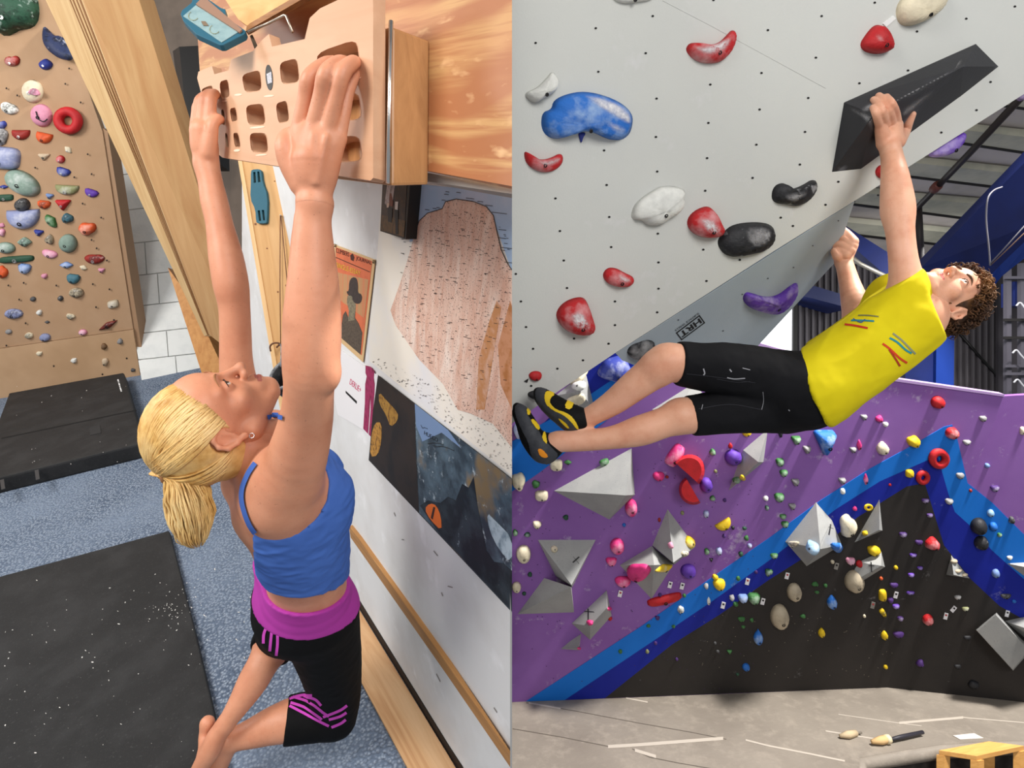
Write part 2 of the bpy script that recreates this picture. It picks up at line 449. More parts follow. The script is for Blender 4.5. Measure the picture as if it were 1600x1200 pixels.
# ------------------------------------------------------------------ polygon with holes
def holed(name, pl, outer, holes, t, m, parent=None, off=0.0, cham=0.0, depth=None, cham_px=0.0, floor_m=None):
    """a plate with outline OUTER; each hole is a through slot (depth None) or a pocket of the given depth"""
    bm = bmesh.new()
    def loop(pts): return [bm.verts.new(p) for p in pts]
    def ring_edges(v): return [bm.edges.new((v[i], v[(i + 1) % len(v)])) for i in range(len(v))]
    def grow(pts, g):
        cx = sum(p[0] for p in pts) / len(pts); cy = sum(p[1] for p in pts) / len(pts); r = []
        for x, y in pts:
            d = math.hypot(x - cx, y - cy) or 1; r.append((x + (x - cx) / d * g, y + (y - cy) / d * g))
        return r
    def bridge(a, b):
        for i in range(len(a)):
            try: bm.faces.new((a[i], a[(i + 1) % len(a)], b[(i + 1) % len(b)], b[i]))
            except ValueError: pass
    E = []
    fo = loop(pl.poly(outer, off)); E += ring_edges(fo)
    hl = []
    for h in holes:
        a = loop(pl.poly(grow(h, cham_px), off)); E += ring_edges(a); hl.append((a, h))
    bmesh.ops.triangle_fill(bm, edges=E, use_beauty=True)
    # drop any triangles filled inside holes
    bm.normal_update()
    bo = loop(pl.poly(outer, off)); 
    for v in bo: v.co = v.co - pl.n * t
    if cham:
        mid = [bm.verts.new(v.co - pl.n * cham) for v in fo]
        c = sum((v.co for v in fo), Vector()) / len(fo)
        bridge(fo, mid); bridge(mid, bo)
    else: bridge(fo, bo)
    for a, h in hl:
        d = depth if depth else t
        if cham_px:
            mid = loop(pl.poly(h, off - .004)); bridge(a, mid); src = mid
        else: src = a
        base = [p - pl.n * d for p in pl.poly(h, off)]
        bot = loop(base); bridge(src, bot)
        if depth: bm.faces.new(bot)
    bmesh.ops.recalc_face_normals(bm, faces=bm.faces)
    V = [v.co.copy() for v in bm.verts]; bm.verts.index_update(); Fc = [[v.index for v in f.verts] for f in bm.faces]
    bm.free()
    return mesh(name, V, Fc, m, parent)

# ------------------------------------------------------------------ plywood back panel, block and hangboard
bl = (BP.hit(583, 150) - BP.hit(347, 170)).normalized()
def ply_mat():
    m, nt, b, N, L = _base('fir_plywood_orange')
    v = frame_vec(nt, bl, 3.0, 9.0)
    n0 = noise_node(nt, 1.2, 3, .55, v)
    w = N.new('ShaderNodeTexWave'); w.wave_type = 'BANDS'; w.bands_direction = 'Y'; w.inputs['Scale'].default_value = .9
    w.inputs['Distortion'].default_value = 11; w.inputs['Detail'].default_value = 2; w.inputs['Detail Scale'].default_value = .8
    L.new(v, w.inputs['Vector'])
    c = mixc(nt, ramp(nt, w.outputs['Fac'], .25, .85), lin((176, 112, 70)), lin((204, 156, 102)))
    c = mixc(nt, ramp(nt, n0.outputs[0], .52, .75), c, lin((200, 142, 94)))
    n5 = noise_node(nt, 1, 3, .6, frame_vec(nt, bl, 5.0, 110.0)); c = mixc(nt, ramp(nt, n5.outputs[0], .45, .7), c, lin((176, 112, 70)))
    n6 = noise_node(nt, 1, 3, .6, frame_vec(nt, bl, 14.0, 40.0)); c = mixc(nt, ramp(nt, n6.outputs[0], .6, .75), c, lin((226, 180, 130)))
    L.new(c, b.inputs['Base Color']); b.inputs['Roughness'].default_value = .42
    return m
PP = BP.shift(-T3)
tag(panel('plywood_panel', PP, [(302, -60), (800, -60), (800, 291), (658, 265), (330, 206), (312, 110)], ply_mat(), t=.018), 'orange fir plywood sheet with swirling grain behind hangboard', 'plywood panel')
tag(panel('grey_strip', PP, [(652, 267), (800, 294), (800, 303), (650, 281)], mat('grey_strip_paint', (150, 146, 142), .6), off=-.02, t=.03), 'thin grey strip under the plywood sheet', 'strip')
blk = root('mounting_block', BP.hit(600, 285), 'sanded wooden mounting block at the end of hangboard', 'block')
def bpt(py, t, along=0.0): return BP.hit(583, py) - BP.n * t - bl * along
fr = [bpt(28, T2), bpt(24, T3), bpt(268, T3), bpt(284, T2)]
slab('block_body', fr, -bl * .25, wood('block_wood', (190, 140, 92), (160, 112, 70), WP.n.cross(bl), 2, 16, .35), blk, bevel=.004)
rod = tag(tube('steel_rod', [P(611, 33, .80), P(609, 150, .80), P(606, 286, .81)], .0032, mat('steel_bright', (215, 212, 208), .25, metal=1.0), seg=10), 'bright slim steel rod standing beside the hangboard end', 'rod')
M_hb = wood('hangboard_beech', (212, 168, 134), (202, 154, 120), bl, 2.0, 14, .5, (216, 176, 144), .8)
outer = [(347, 246), (340, 240), (308, 122), (310, 112), (331, 103), (335, 116), (357, 110), (361, 93), (395, 80), (410, 62), (420, 53), (425, 73), (476, 61), (484, 28), (500, 13), (545, -8), (583, -30), (583, 278), (579, 282)]
outer = outer[::-1]
def quadr(q, n=3):
    """round the corners of a quad of pixels"""
    out = []
    for i in range(4):
        p = q[i]; a = q[i - 1]; b = q[(i + 1) % 4]
        for k in range(n + 1):
            t = k / n
            r = .28
            pa = (p[0] + (a[0] - p[0]) * r, p[1] + (a[1] - p[1]) * r); pb = (p[0] + (b[0] - p[0]) * r, p[1] + (b[1] - p[1]) * r)
            out.append(((1 - t) ** 2 * pa[0] + 2 * t * (1 - t) * p[0] + t * t * pb[0], (1 - t) ** 2 * pa[1] + 2 * t * (1 - t) * p[1] + t * t * pb[1]))
    return out
pockets = [[(316, 140), (331, 134), (334, 148), (319, 153)], [(344, 129), (356, 125), (359, 151), (347, 154)], [(379, 118), (406, 110), (409, 141), (384, 144)],
           [(438, 99), (464, 92), (468, 128), (441, 131)], [(495, 84), (557, 62), (563, 106), (500, 122)],
           [(346, 172), (350, 173), (352, 194), (348, 194)], [(360, 171), (368, 169), (371, 188), (363, 190)], [(385, 166), (411, 163), (415, 195), (389, 195)],
           [(432, 163), (448, 158), (452, 189), (436, 192)], [(515, 150), (560, 145), (565, 186), (520, 189)],
           [(352, 209), (355, 210), (357, 229), (354, 229)], [(365, 209), (372, 209), (376, 230), (368, 229)], [(391, 209), (416, 209), (419, 239), (394, 237)],
           [(437, 214), (462, 212), (468, 244), (441, 242)], [(515, 216), (561, 213), (566, 251), (520, 253)]]
hb = holed('hangboard', BP, outer, [quadr(q) for q in pockets], T1, M_hb, None, 0, cham=.0, depth=T3 * .6, cham_px=1.6)
tag(hb, 'pale wooden hangboard with rounded finger pockets gripped by both hands', 'hangboard')
el = []
for k in range(24):
    a = k * math.pi / 12; el.append((420.3 + 5.6 * math.cos(a) + 1.5 * math.sin(a), 121 + 20 * math.sin(a)))
sp = panel('oval_sticker', BP, el, mat('sticker_black', (32, 28, 26), .5), hb, off=.0008, t=.0008)
panel('sticker_print', BP, [(416.4, 115.5), (423.6, 112), (424.8, 129), (418.2, 131)], mat('sticker_white', (214, 212, 220), .6, (120, 120, 128), 900, .5, .56), hb, off=.0014, t=.0004)
for x, y, w, h in ((556, 122, 8, 2.5), (372, 148, 6, 1.6), (420, 150, 8, 1.5), (402, 199, 12, 1.4), (370, 235, 5, 2), (350, 158, 4, 1.2), (408, 242, 9, 1.2)):
    panel('chalk_smear', BP, [(x + w * math.cos(k * .5236), y + h * math.sin(k * .5236) + .3 * w * math.cos(k * .5236) * -.3) for k in range(12)], mat('chalk_smear_m', (246, 214, 188), .9), hb, off=.0005, t=.0004)

# ------------------------------------------------------------------ shelf, bracket, phone over the board
sh = root('wall_shelf', P(430, 20, 1.0), 'plywood shelf with layered edge above the hangboard', 'shelf')
SP = Pl(P(380, 46, 1.12), P(482, -4, .98), P(300, -60, 1.5))
panel('shelf_board', SP, [(386, 40), (372, 30), (300, -80), (520, -80), (494, -24)], wood('shelf_wood', (232, 182, 124), (214, 158, 100), bl, 2, 18), sh, t=.012)
slab('shelf_edge', [P(386, 39, 1.115), P(494, -25, .965), P(494, -14, .965), P(384, 49, 1.115)], (0, .012, 0), wood('shelf_edge_wood', (168, 116, 70), (120, 78, 44), bl, 1.5, 60), sh)
tag(tube('metal_bracket', [P(388, 50, 1.1), P(420, 36, 1.06), P(444, 24, 1.03), P(447, 25, 1.03), P(457, 50, 1.02)], .0024, mat('steel_dull', (190, 176, 160), .35, metal=.8), seg=8), 'slim bent metal bracket under the plywood shelf', 'bracket')
tag(slab('metal_hook_plate', [P(390, 56, 1.13), P(394, 54, 1.13), P(403, 74, 1.12), P(398, 77, 1.12)], (0, .004, 0), mat('hook_plate', (120, 104, 86), .4, metal=.6)), 'short dark metal hook plate below the phone', 'hook')
ph = root('phone', P(346, 70, 1.08), 'phone in a teal bumper case leaning on shelf', 'phone')
PHP = Pl(P(296, 15, 1.12), P(378, 52, 1.08), P(345, 70, 1.06))
case = [(282, 22), (284, 16), (299, 4), (303, -8), (316, -14), (322, -4), (345, 12), (352, 14), (353, 26), (384, 48), (382, 53), (349, 70), (343, 70), (306, 53), (286, 32)]
panel('bumper_case', PHP, case, mat('case_teal', (38, 92, 112), .5), ph, t=.012, bevel=.0015)
face = panel('back_glass', PHP, [(286, 25), (306, 8), (372, 50), (346, 66)], mat('phone_glass', (142, 168, 170), .25, (124, 152, 156), 40), ph, off=.0012, t=.001)
panel('rail', PHP, [(306, 6), (318, -6), (378, 46), (374, 50)], mat('phone_rail', (150, 116, 96), .4), ph, off=.004, t=.003)
panel('screen_icon', PHP, [(314, 33), (321, 33), (326, 40), (318, 40)], mat('phone_icon', (122, 104, 84), .5), ph, off=.0022, t=.0006)
for cx, cy in ((302, 25), (335, 46)):
    tube('engraved_arc', [PHP.hit(cx + 7 * math.cos(a) - 3 * math.sin(a), cy + 3 * math.cos(a) + 6 * math.sin(a), .0022) for a in [k * .35 for k in range(12)]], .0005, mat('phone_arc', (150, 150, 110)), ph, seg=4)

# ------------------------------------------------------------------ post, teal tool, cord, chalk bag
pz = Pl(P(372, 252, 2.25), P(447, 258, 2.2), P(432, 560, 2.2))
post = root('wooden_post', pz.hit(450, 640), 'pale pine post standing against the white wall', 'post')
pdir = (pz.hit(430, 560) - pz.hit(374, 252)).normalized()
M_post = wood('post_pine', (214, 168, 112), (196, 146, 90), pdir, 1.5, 22, .6, (220, 178, 126))
panel('post_face', pz, [(376, 240), (447, 250), (462, 340), (486, 660), (448, 660)], M_post, post, t=.05)
panel('post_edge', pz, [(370, 240), (376, 240), (448, 660), (441, 660)], wood('post_edge_m', (232, 192, 140), (216, 172, 116), pdir, 1.5, 20), post, off=.003, t=.05)
for x, y, r in ((399, 350, 1.8), (434, 456, 1.4), (417, 388, 1.2), (447, 446, 1.6), (429, 283, 1.0)):
    panel('knot', pz, [(x + r * math.cos(k), y + r * math.sin(k)) for k in [j * .785 for j in range(8)]], M_knot, post, off=.001, t=.001)
tl = holed('finger_trainer', pz, smooth_poly([(392, 268), (394, 265), (405, 264), (408, 267), (410, 285), (418, 305), (417, 346), (415, 349), (402, 349), (400, 346), (399, 327), (391, 311), (392, 285)][::-1], 1),
           [q for q in ([(395.5, 269), (399, 268.5), (400, 285), (396.5, 286)], [(402, 268), (405, 268), (407, 284), (403, 285)], [(402.5, 329), (406, 328.5), (408, 345), (404.5, 345)], [(409, 328), (412.5, 328), (414, 344), (411, 344.5)])],
           .012, mat('teal_rubber', (24, 92, 112), .55, bump=.1), None, off=.014)
tag(tl, 'teal rubber finger strap with slots hanging on the post', 'finger trainer')
cord = root('looped_lanyard', pz.hit(438, 337), 'thin brown lanyard looped over a nail on the post', 'lanyard')
tube('cord_strand', [pz.hit(438, 337, .01), pz.hit(437.5, 440, .012), pz.hit(438.5, 538, .02)], .0018, mat('cord_brown', (104, 66, 48), .8), cord, seg=6)
tube('cord_strand', [pz.hit(439, 337, .01), pz.hit(446, 410, .012), pz.hit(452, 475, .02)], .0018, MATS['cord_brown'], cord, seg=6)
tube('nail', [pz.hit(438.5, 337, 0), pz.hit(438, 336, .016)], .0025, MATS['steel_bright'], cord, seg=6)
tube('toggle', bez([pz.hit(423, 549, .03), pz.hit(422, 541, .035), pz.hit(428, 536, .04), pz.hit(437, 537, .03), pz.hit(432, 543, .03)], 16), .0035, mat('leather_brown', (112, 74, 52), .6), cord, seg=6)
bagc = P(447, 583, 2.08); bax = camv(.35, .55, .75).normalized(); ba = bax.orthogonal().normalized(); bb = bax.cross(ba)
bag = root('chalk_bag', bagc + bax * .16, 'black round chalk bag with grey rim hanging from cord', 'chalk bag')
def lathe(c, ax, a, b, prof, seg=24):
    V = []; Fc = []
    for h, r in prof:
        for k in range(seg):
            t = 2 * math.pi * k / seg; V.append(c + ax * h + (a * math.cos(t) + b * math.sin(t)) * r)
    for i in range(len(prof) - 1):
        for k in range(seg): Fc.append([i * seg + k, i * seg + (k + 1) % seg, (i + 1) * seg + (k + 1) % seg, (i + 1) * seg + k])
    return V, Fc
V, Fc = lathe(bagc, bax, ba, bb, [(.11, .001), (.11, .045), (.06, .056), (.0, .06), (-.004, .066), (.0, .072), (.05, .074), (.12, .07), (.16, .055), (.17, .001)])
mesh('bag_body', V, Fc, mat('bag_black', (26, 26, 28), .35, (48, 48, 52), 30, bump=.3, bscale=40), bag, smooth=True)
V, Fc = tube_arrays([bagc + (ba * math.cos(k * .2618) + bb * math.sin(k * .2618)) * .067 for k in range(24)], .007, 8, True)
mesh('bag_rim', V, Fc, mat('rim_grey', (128, 130, 134), .4, (70, 70, 74), 60), bag, smooth=True)
tube('bag_loop', bez([bagc - bb * .05, pz.hit(440, 545, .05), pz.hit(438, 538, .03)], 8), .004, MATS['rim_grey'], bag, seg=6)

# ------------------------------------------------------------------ posters
def paint(base, spots):
    """layered noise colours for a printed picture"""
    pass
def streak_mat(name, axis, c1, c2, c3, s_long, s_side, dots=None, rough=.6):
    m, nt, b, N, L = _base(name)
    v = frame_vec(nt, axis, s_long, s_side)
    n = noise_node(nt, 1, 5, .6, v); n.inputs['Distortion'].default_value = .6
    c = mixc(nt, ramp(nt, n.outputs[0], .35, .62), lin(c1), lin(c2))
    n2 = noise_node(nt, .6, 3, .6, v); c = mixc(nt, ramp(nt, n2.outputs[0], .5, .75), c, lin(c3))
    if dots:
        n3 = noise_node(nt, dots[1], 2); c = mixc(nt, ramp(nt, n3.outputs[0], dots[2], dots[2] + .03), c, lin(dots[0]))
    L.new(c, b.inputs['Base Color']); b.inputs['Roughness'].default_value = rough
    return m
wup = (WP.hit(640, 330) - WP.hit(632, 480)).normalized()
mp = tag(panel('cliff_map_poster', WP, [(597, 286), (800, 301), (800, 743), (577, 564), (578, 505), (590, 392)], mat('poster_cream', (232, 226, 214), .6, (222, 222, 224), 3), off=.003, t=.002), 'large poster map of a pink rock cliff with route lines', 'poster')
panel('printed_sky', WP, [(648, 287), (800, 302), (800, 425), (770, 340), (640, 378), (640, 372)], mat('print_sky', (160, 188, 220), .6, (178, 196, 224), 6), mp, off=.0036, t=.0005)
rockp = [(646, 372), (655, 345), (668, 333), (691, 326), (696, 315), (713, 311), (740, 315), (760, 323), (771, 337), (776, 360), (783, 390), (793, 412), (800, 422), (800, 700), (770, 662), (735, 646), (715, 640), (692, 600), (655, 562), (618, 508), (610, 485), (626, 440), (640, 395)]
panel('printed_cliff', WP, rockp, streak_mat('print_cliff', wup, (226, 198, 182), (210, 168, 148), (234, 218, 206), 9, 42, ((96, 72, 64), 300, .62)), mp, off=.0042, t=.0005)
panel('printed_gully', WP, [(776, 470), (783, 480), (770, 560), (757, 640), (744, 640), (748, 560), (765, 500)], mat('print_gully', (190, 134, 88), .6, (206, 164, 140), 40), mp, off=.0046, t=.0003)
panel('printed_gully', WP, [(797, 470), (800, 480), (800, 640), (782, 600), (778, 540)], mat('print_gully2', (196, 140, 104), .6, (170, 110, 60), 40), mp, off=.0046, t=.0003)
random.seed(11)
tick = []
for i in range(1100):
    y = random.uniform(560, 742); xr = 577 + (y - 564) / .804
    x = random.uniform(577, 800)
    if y > 562 + (x - 577) * .80 or y < 552 + (x - 577) * .48: continue
    a = random.uniform(0, 3.14); l = random.uniform(1.2, 3.2)
    dx, dy = l * math.cos(a), l * math.sin(a)
    tick.append((WP.poly([(x, y), (x + dx, y + dy), (x + dx + .5, y + dy + .6), (x + .5, y + .6)], .0045), [[0, 1, 2, 3]]))
for i in range(260):
    x = random.uniform(625, 798); y = random.uniform(330, 620)
    if y < 318 + abs(x - 725) * .5 or y > 560 + (x - 650) * .45: continue
    l = random.uniform(1.5, 6)
    tick.append((WP.poly([(x, y), (x + l, y + l * .12), (x + l, y + l * .12 + .8), (x, y + .8)], .0049), [[0, 1, 2, 3]]))
for x, y, l in ((694, 303, 7), (696, 299, 6), (713, 300, 7), (728, 309, 13), (746, 314, 9), (758, 320, 12), (768, 331, 24), (779, 358, 12), (779, 371, 12), (783, 386, 17), (690, 312, 6), (664, 327, 7), (676, 325, 6), (682, 324, 5), (788, 409, 12)):
    tick.append((WP.poly([(x, y), (x + l, y + l * .12), (x + l, y + l * .12 + .9), (x, y + .9)], .0046), [[0, 1, 2, 3]]))
o = multi('printed_ticks', tick, mat('ink_dark', (52, 44, 44), .8), mp); o['kind'] = 'stuff'
edge = rockp[:13]
V, Fc = tube_arrays([WP.hit(x, y, .0046) for x, y in edge], .0008, 4); mesh('printed_outline', V, Fc, MATS['ink_dark'], mp)

pic = root('box_picture', WP.hit(615, 370), 'small dark box-framed picture of figures in a cave', 'picture')
panel('box_frame', WP, [(598, 280), (641, 284), (634, 374), (594, 361)], mat('frame_black', (20, 15, 13), .5), pic, off=.03, t=.028)
panel('picture_print', WP, [(598.5, 281), (636, 284), (631, 371), (595, 360)], mat('pic_print', (44, 26, 18), .5, (78, 50, 24), 60, .5, .7), pic, off=.0306, t=.0004)
panel('picture_light', WP, [(606, 280), (618, 281), (613, 318), (605, 322), (601, 318)], mat('pic_light', (176, 160, 156), .5, (110, 90, 84), 70), pic, off=.0312, t=.0004)
panel('picture_ground', WP, [(596.5, 336), (633, 345), (631, 370), (595, 359)], mat('pic_ground', (92, 62, 24), .5, (48, 34, 14), 90), pic, off=.0312, t=.0004)
for pts, c in ((([(617.5, 315), (622, 315), (621, 328), (617, 327)]), (206, 198, 192)), ([(609, 302), (611, 302), (614, 316), (613, 323), (608, 321), (608, 312)], (110, 58, 40)), ([(605, 317), (608, 318), (607, 325), (604, 324)], (196, 170, 150)), ([(617, 328), (622, 328), (622, 366), (618, 366)], (24, 18, 18)), ([(606, 324), (613, 326), (612, 348), (606, 346)], (26, 18, 16))):
    panel('picture_figure', WP, pts, mat('fig_%d_%d' % (c[0], c[1]), c), pic, off=.0318, t=.0004)

mg = tag(panel('magazine_cover', WP, [(522.5, 382), (586, 406), (567, 566), (527, 530)], mat('cover_cream', (214, 180, 132), .6), off=.005, t=.002), 'orange magazine cover with a portrait in a dark hat', 'magazine')
panel('cover_orange', WP, [(524.5, 386), (581.5, 408), (565, 555), (528, 524)], mat('cover_orange_m', (214, 112, 74), .6, (198, 100, 66), 20), mg, off=.0056, t=.0004)
panel('cover_backdrop', WP, [(525, 425), (576, 437), (569, 497), (527, 466)], streak_mat('cover_slats', wup, (178, 150, 104), (206, 120, 82), (170, 160, 110), 3, 130), mg, off=.0061, t=.0004)
hat = smooth_poly([(545, 455), (545.5, 440), (550, 433), (557, 434), (559.5, 445), (559, 458), (564, 459), (566, 466), (563, 474), (556, 475), (551, 470), (550, 462), (544, 462), (541, 455)], 1)
panel('cover_hat', WP, hat, mat('cover_dark', (62, 52, 50), .6, (44, 38, 38), 120), mg, off=.0067, t=.0004)
panel('cover_face', WP, [(543, 462), (550, 460), (552, 470), (556, 476), (554, 500), (544, 502), (545, 485), (542, 472)], mat('cover_skin', (136, 128, 104), .6, (90, 84, 72), 150), mg, off=.0065, t=.0004)
panel('cover_coat', WP, [(536, 492), (540, 486), (545, 498), (553, 494), (560, 505), (566, 520), (563, 554), (533, 528), (534, 505)], mat('cover_coat_m', (92, 80, 68), .6, (58, 50, 44), 160), mg, off=.0063, t=.0004)
M_ink = mat('cover_ink', (70, 34, 26), .7)
text_on('cover_title', 'CLIMBERS', WP, (524.8, 394.5), (20.5, 6.6), (.3, -7), M_ink, mg, .0063)
text_on('cover_title', 'JOURNAL', WP, (556, 407.5), (24, 8.2), (.6, -7.5), M_ink, mg, .0063)
panel('cover_crest', WP, [(547, 399), (551, 396), (553.5, 402), (552, 408), (548, 406)], M_ink, mg, off=.0063, t=.0003)
panel('cover_rule', WP, [(524.6, 401.5), (578, 424.5), (578, 425.6), (524.6, 402.7)], M_ink, mg, off=.0063, t=.0003)
text_on('cover_headline', 'SINGLE-ESSAY', WP, (525.5, 417.5), (37.5, 13.5), (.3, -7.5), mat('cover_yellow', (222, 178, 52), .6), mg, .0064)

ad = tag(panel('paper_advert', WP, [(520, 538), (592, 588), (579.5, 684), (568, 672), (528, 648), (516, 600)], mat('paper_white', (236, 234, 236), .6), off=.004, t=.001), 'white paper advert with slim figure in magenta trousers', 'advert')
panel('advert_figure', WP, [(571, 571), (579, 573), (585, 580), (584, 590), (585.5, 600), (585, 615), (582, 650), (579, 682), (576, 679), (579, 640), (578.5, 618), (577, 650), (575, 678), (567.5, 670), (570, 630), (570.5, 600), (573, 588), (571, 583)], mat('advert_magenta', (160, 44, 92), .6, (120, 28, 62), 60), ad, off=.0046, t=.0004)
text_on('advert_name', 'DERLIE+', WP, (546, 600), (17, 14), (1.6, -8.5), mat('advert_pink', (214, 40, 104), .6), ad, .0046)
panel('advert_bar', WP, [(540, 610.5), (557.5, 627), (557, 631), (540, 614)], mat('ink_black', (18, 18, 18), .6), ad, off=.0046, t=.0004)

mt = tag(panel('mountain_poster', WP, [(590.5, 586), (800, 748), (800, 957), (690, 840), (576, 719), (583, 640)], mat('mt_dark', (30, 28, 28), .45, (44, 34, 26), 10), off=.0055, t=.001), 'dark poster of a snowy rock face with orange tent', 'poster')
panel('print_rock_face', WP, [(590.5, 587), (648, 631), (655, 800), (640, 786), (577, 718), (583, 640)], mat('mt_brown', (46, 34, 27), .5, (28, 22, 20), 14), mt, off=.0061, t=.0004)
panel('print_gold_rock', WP, smooth_poly([(592, 612), (603, 625), (622, 645), (621, 658), (610, 668), (604, 650), (592, 630)], 1), mat('mt_gold', (176, 132, 56), .6, (110, 72, 30), 70), mt, off=.0066, t=.0004)
panel('print_gold_rock', WP, smooth_poly([(586, 660), (596, 660), (596, 690), (590, 712), (578, 714), (580, 680)], 1), mat('mt_gold2', (190, 138, 60), .6, (90, 56, 26), 90), mt, off=.0066, t=.0004)
def mtn_mat():
    m, nt, b, N, L = _base('mountain_print')
    n = noise_node(nt, 9, 6, .65); n2 = noise_node(nt, 26, 5, .7); n3 = noise_node(nt, 5, 4, .6)
    c = mixc(nt, ramp(nt, n.outputs[0], .4, .6), lin((44, 56, 66)), lin((88, 108, 122)))
    c = mixc(nt, ramp(nt, n3.outputs[0], .53, .62), c, lin((128, 108, 76)))
    c = mixc(nt, ramp(nt, n2.outputs[0], .58, .68), c, lin((196, 208, 216)))
    L.new(c, b.inputs['Base Color']); b.inputs['Roughness'].default_value = .4
    return m
panel('print_mountain', WP, [(648, 631), (800, 749), (800, 956), (655, 801), (650, 720)], mtn_mat(), mt, off=.0061, t=.0004)
panel('print_sky', WP, [(648, 631), (700, 672), (720, 700), (690, 676), (660, 690), (650, 665)], mat('mt_sky', (112, 136, 172), .45), mt, off=.0066, t=.0004)
panel('print_shade', WP, [(656, 790), (668, 782), (688, 786), (700, 776), (712, 782), (722, 756), (732, 762), (740, 745), (746, 790), (753, 826), (760, 860), (772, 878), (786, 880), (800, 892), (800, 955), (690, 838)], mat('mt_shade', (24, 30, 36), .45, (48, 58, 66), 14, .45, .6, col3=(150, 164, 174), scale3=30, lo3=.66, hi3=.72), mt, off=.0066, t=.0004)
panel('print_snow_gully', WP, smooth_poly([(760, 800), (775, 815), (800, 840), (800, 880), (780, 860), (765, 830)], 1), mat('mt_snow', (176, 192, 204), .5, (110, 130, 146), 40), mt, off=.0069, t=.0004)
panel('print_tent', WP, smooth_poly([(663, 795), (672, 786), (682, 790), (689, 808), (690, 830), (672, 812)], 1), mat('mt_orange', (226, 110, 36), .5), mt, off=.0072, t=.0004)
panel('print_tent_door', WP, [(677, 792), (680, 793), (676, 812), (673, 809)], mat('mt_tent_dark', (60, 34, 30)), mt, off=.0076, t=.0003)
text_on('poster_writing', 'HUECO', WP, (662.5, 679), (21, 12), (.6, -6), MATS['ink_black'], mt, .0072)
for pts in ([(657.5, 664), (660, 669), (663, 668), (668, 670)], [(668, 693.5), (676, 692), (686, 692.5), (693, 695)], [(676, 696), (682, 698), (690, 697), (700, 700), (709, 704)]):
    tube('poster_writing', [WP.hit(x, y, .0074) for x, y in pts], .0006, MATS['ink_black'], mt, seg=4)
for nm, x, y in (('pushpin', 584, 409), ('pushpin', 523.5, 383.5)):
    pc = WP.hit(x, y, .008)
    V, Fc = lathe(pc, WP.n, wup, WP.n.cross(wup), [(-.006, .001), (-.004, .004), (.002, .005), (.004, .001)], 10)
    tag(mesh(nm, V, Fc, mat('pin_metal', (150, 130, 100), .3, metal=.7), smooth=True), 'metal pushpin at the %s corner of magazine cover' % ('upper right' if x > 550 else 'upper left'), 'pushpin')

# partition between the two rooms, running back from the end of the poster wall
pz0 = (WP.hit(800, 300) - CAM).y
pts = [Vector((0, pz0 + .06, -.4)), Vector((0, 7.2, -.4)), Vector((0, 7.2, 6.5)), Vector((0, pz0 + .06, 6.5))]
fz = WP.hit(800, 1200); ft = WP.hit(800, -50)
pts = [fz + Vector((0, .04, -.4)), Vector((0, 7.2, -.4)), Vector((0, 7.2, 6.2)), Vector((0, 2.0, 6.2)), ft + Vector((0, .04, .2))]
tag(slab('wall_partition', pts, (-.004, 0, 0), mat('partition_grey', (150, 150, 150), .8)), 'plain grey partition between the two climbing rooms', 'wall', kind='structure')

LEFT = False
# ================================================================== CLIMBING GYM (right room)
F0 = Pl(Vector((0, 4, 0)), Vector((1, 4, 0)), Vector((0, 5, 0)))
C0 = F0.hit(1385, 1074); C1 = P(1570, 619, 4.3)
BL = Pl(F0.hit(800, 1097), C0, C1)
BR = Pl(C0, C1, F0.hit(1600, 1097))
def ovd(px, py): return 1.0 / (.605 - .00014 * (px - 800) - .000223 * py)
OV = Pl(P(800, 0, ovd(800, 0)), P(1600, 147, ovd(1600, 147)), P(800, 600, ovd(800, 600)))
DPl = Pl(OV.hit(962, 551), OV.hit(1335, 314), P(1250, 520, 2.75))

def gym_wall_mat(name, c, c2=None, chalk=.5, lo=.62):
    m, nt, b, N, L = _base(name)
    n = noise_node(nt, 1.6, 4, .6); n2 = noise_node(nt, 6.5, 6, .7)
    out = mixc(nt, ramp(nt, n.outputs[0], .35, .7), lin(c), lin(c2 or c))
    mr = ramp(nt, n2.outputs[0], lo, lo + .16)
    ml = N.new('ShaderNodeMath'); ml.operation = 'MULTIPLY'; ml.inputs[1].default_value = chalk; L.new(mr, ml.inputs[0])
    out = mixc(nt, ml.outputs[0], out, lin((226, 222, 226)))
    L.new(out, b.inputs['Base Color']); b.inputs['Roughness'].default_value = .75; b.inputs['Specular IOR Level'].default_value = .25
    bp = N.new('ShaderNodeBump'); bp.inputs['Strength'].default_value = .12; bp.inputs['Distance'].default_value = .004
    n3 = noise_node(nt, 160, 2); L.new(n3.outputs[0], bp.inputs['Height']); L.new(bp.outputs[0], b.inputs['Normal'])
    return m
M_purple = gym_wall_mat('wall_purple', (138, 96, 166), (128, 84, 156), .5, .60)
M_lblue = gym_wall_mat('stripe_blue', (22, 112, 204), (18, 104, 196), .35, .66)
M_dblue = gym_wall_mat('stripe_navy', (22, 38, 150), (18, 30, 134), .3, .66)
M_black = gym_wall_mat('wall_charcoal', (50, 46, 44), (42, 39, 38), .22, .64)
M_ov = gym_wall_mat('overhang_grey', (205, 206, 201), (200, 201, 197), .35, .6)
M_dp = gym_wall_mat('panel_slate', (176, 188, 196), (166, 178, 188), .5, .66)

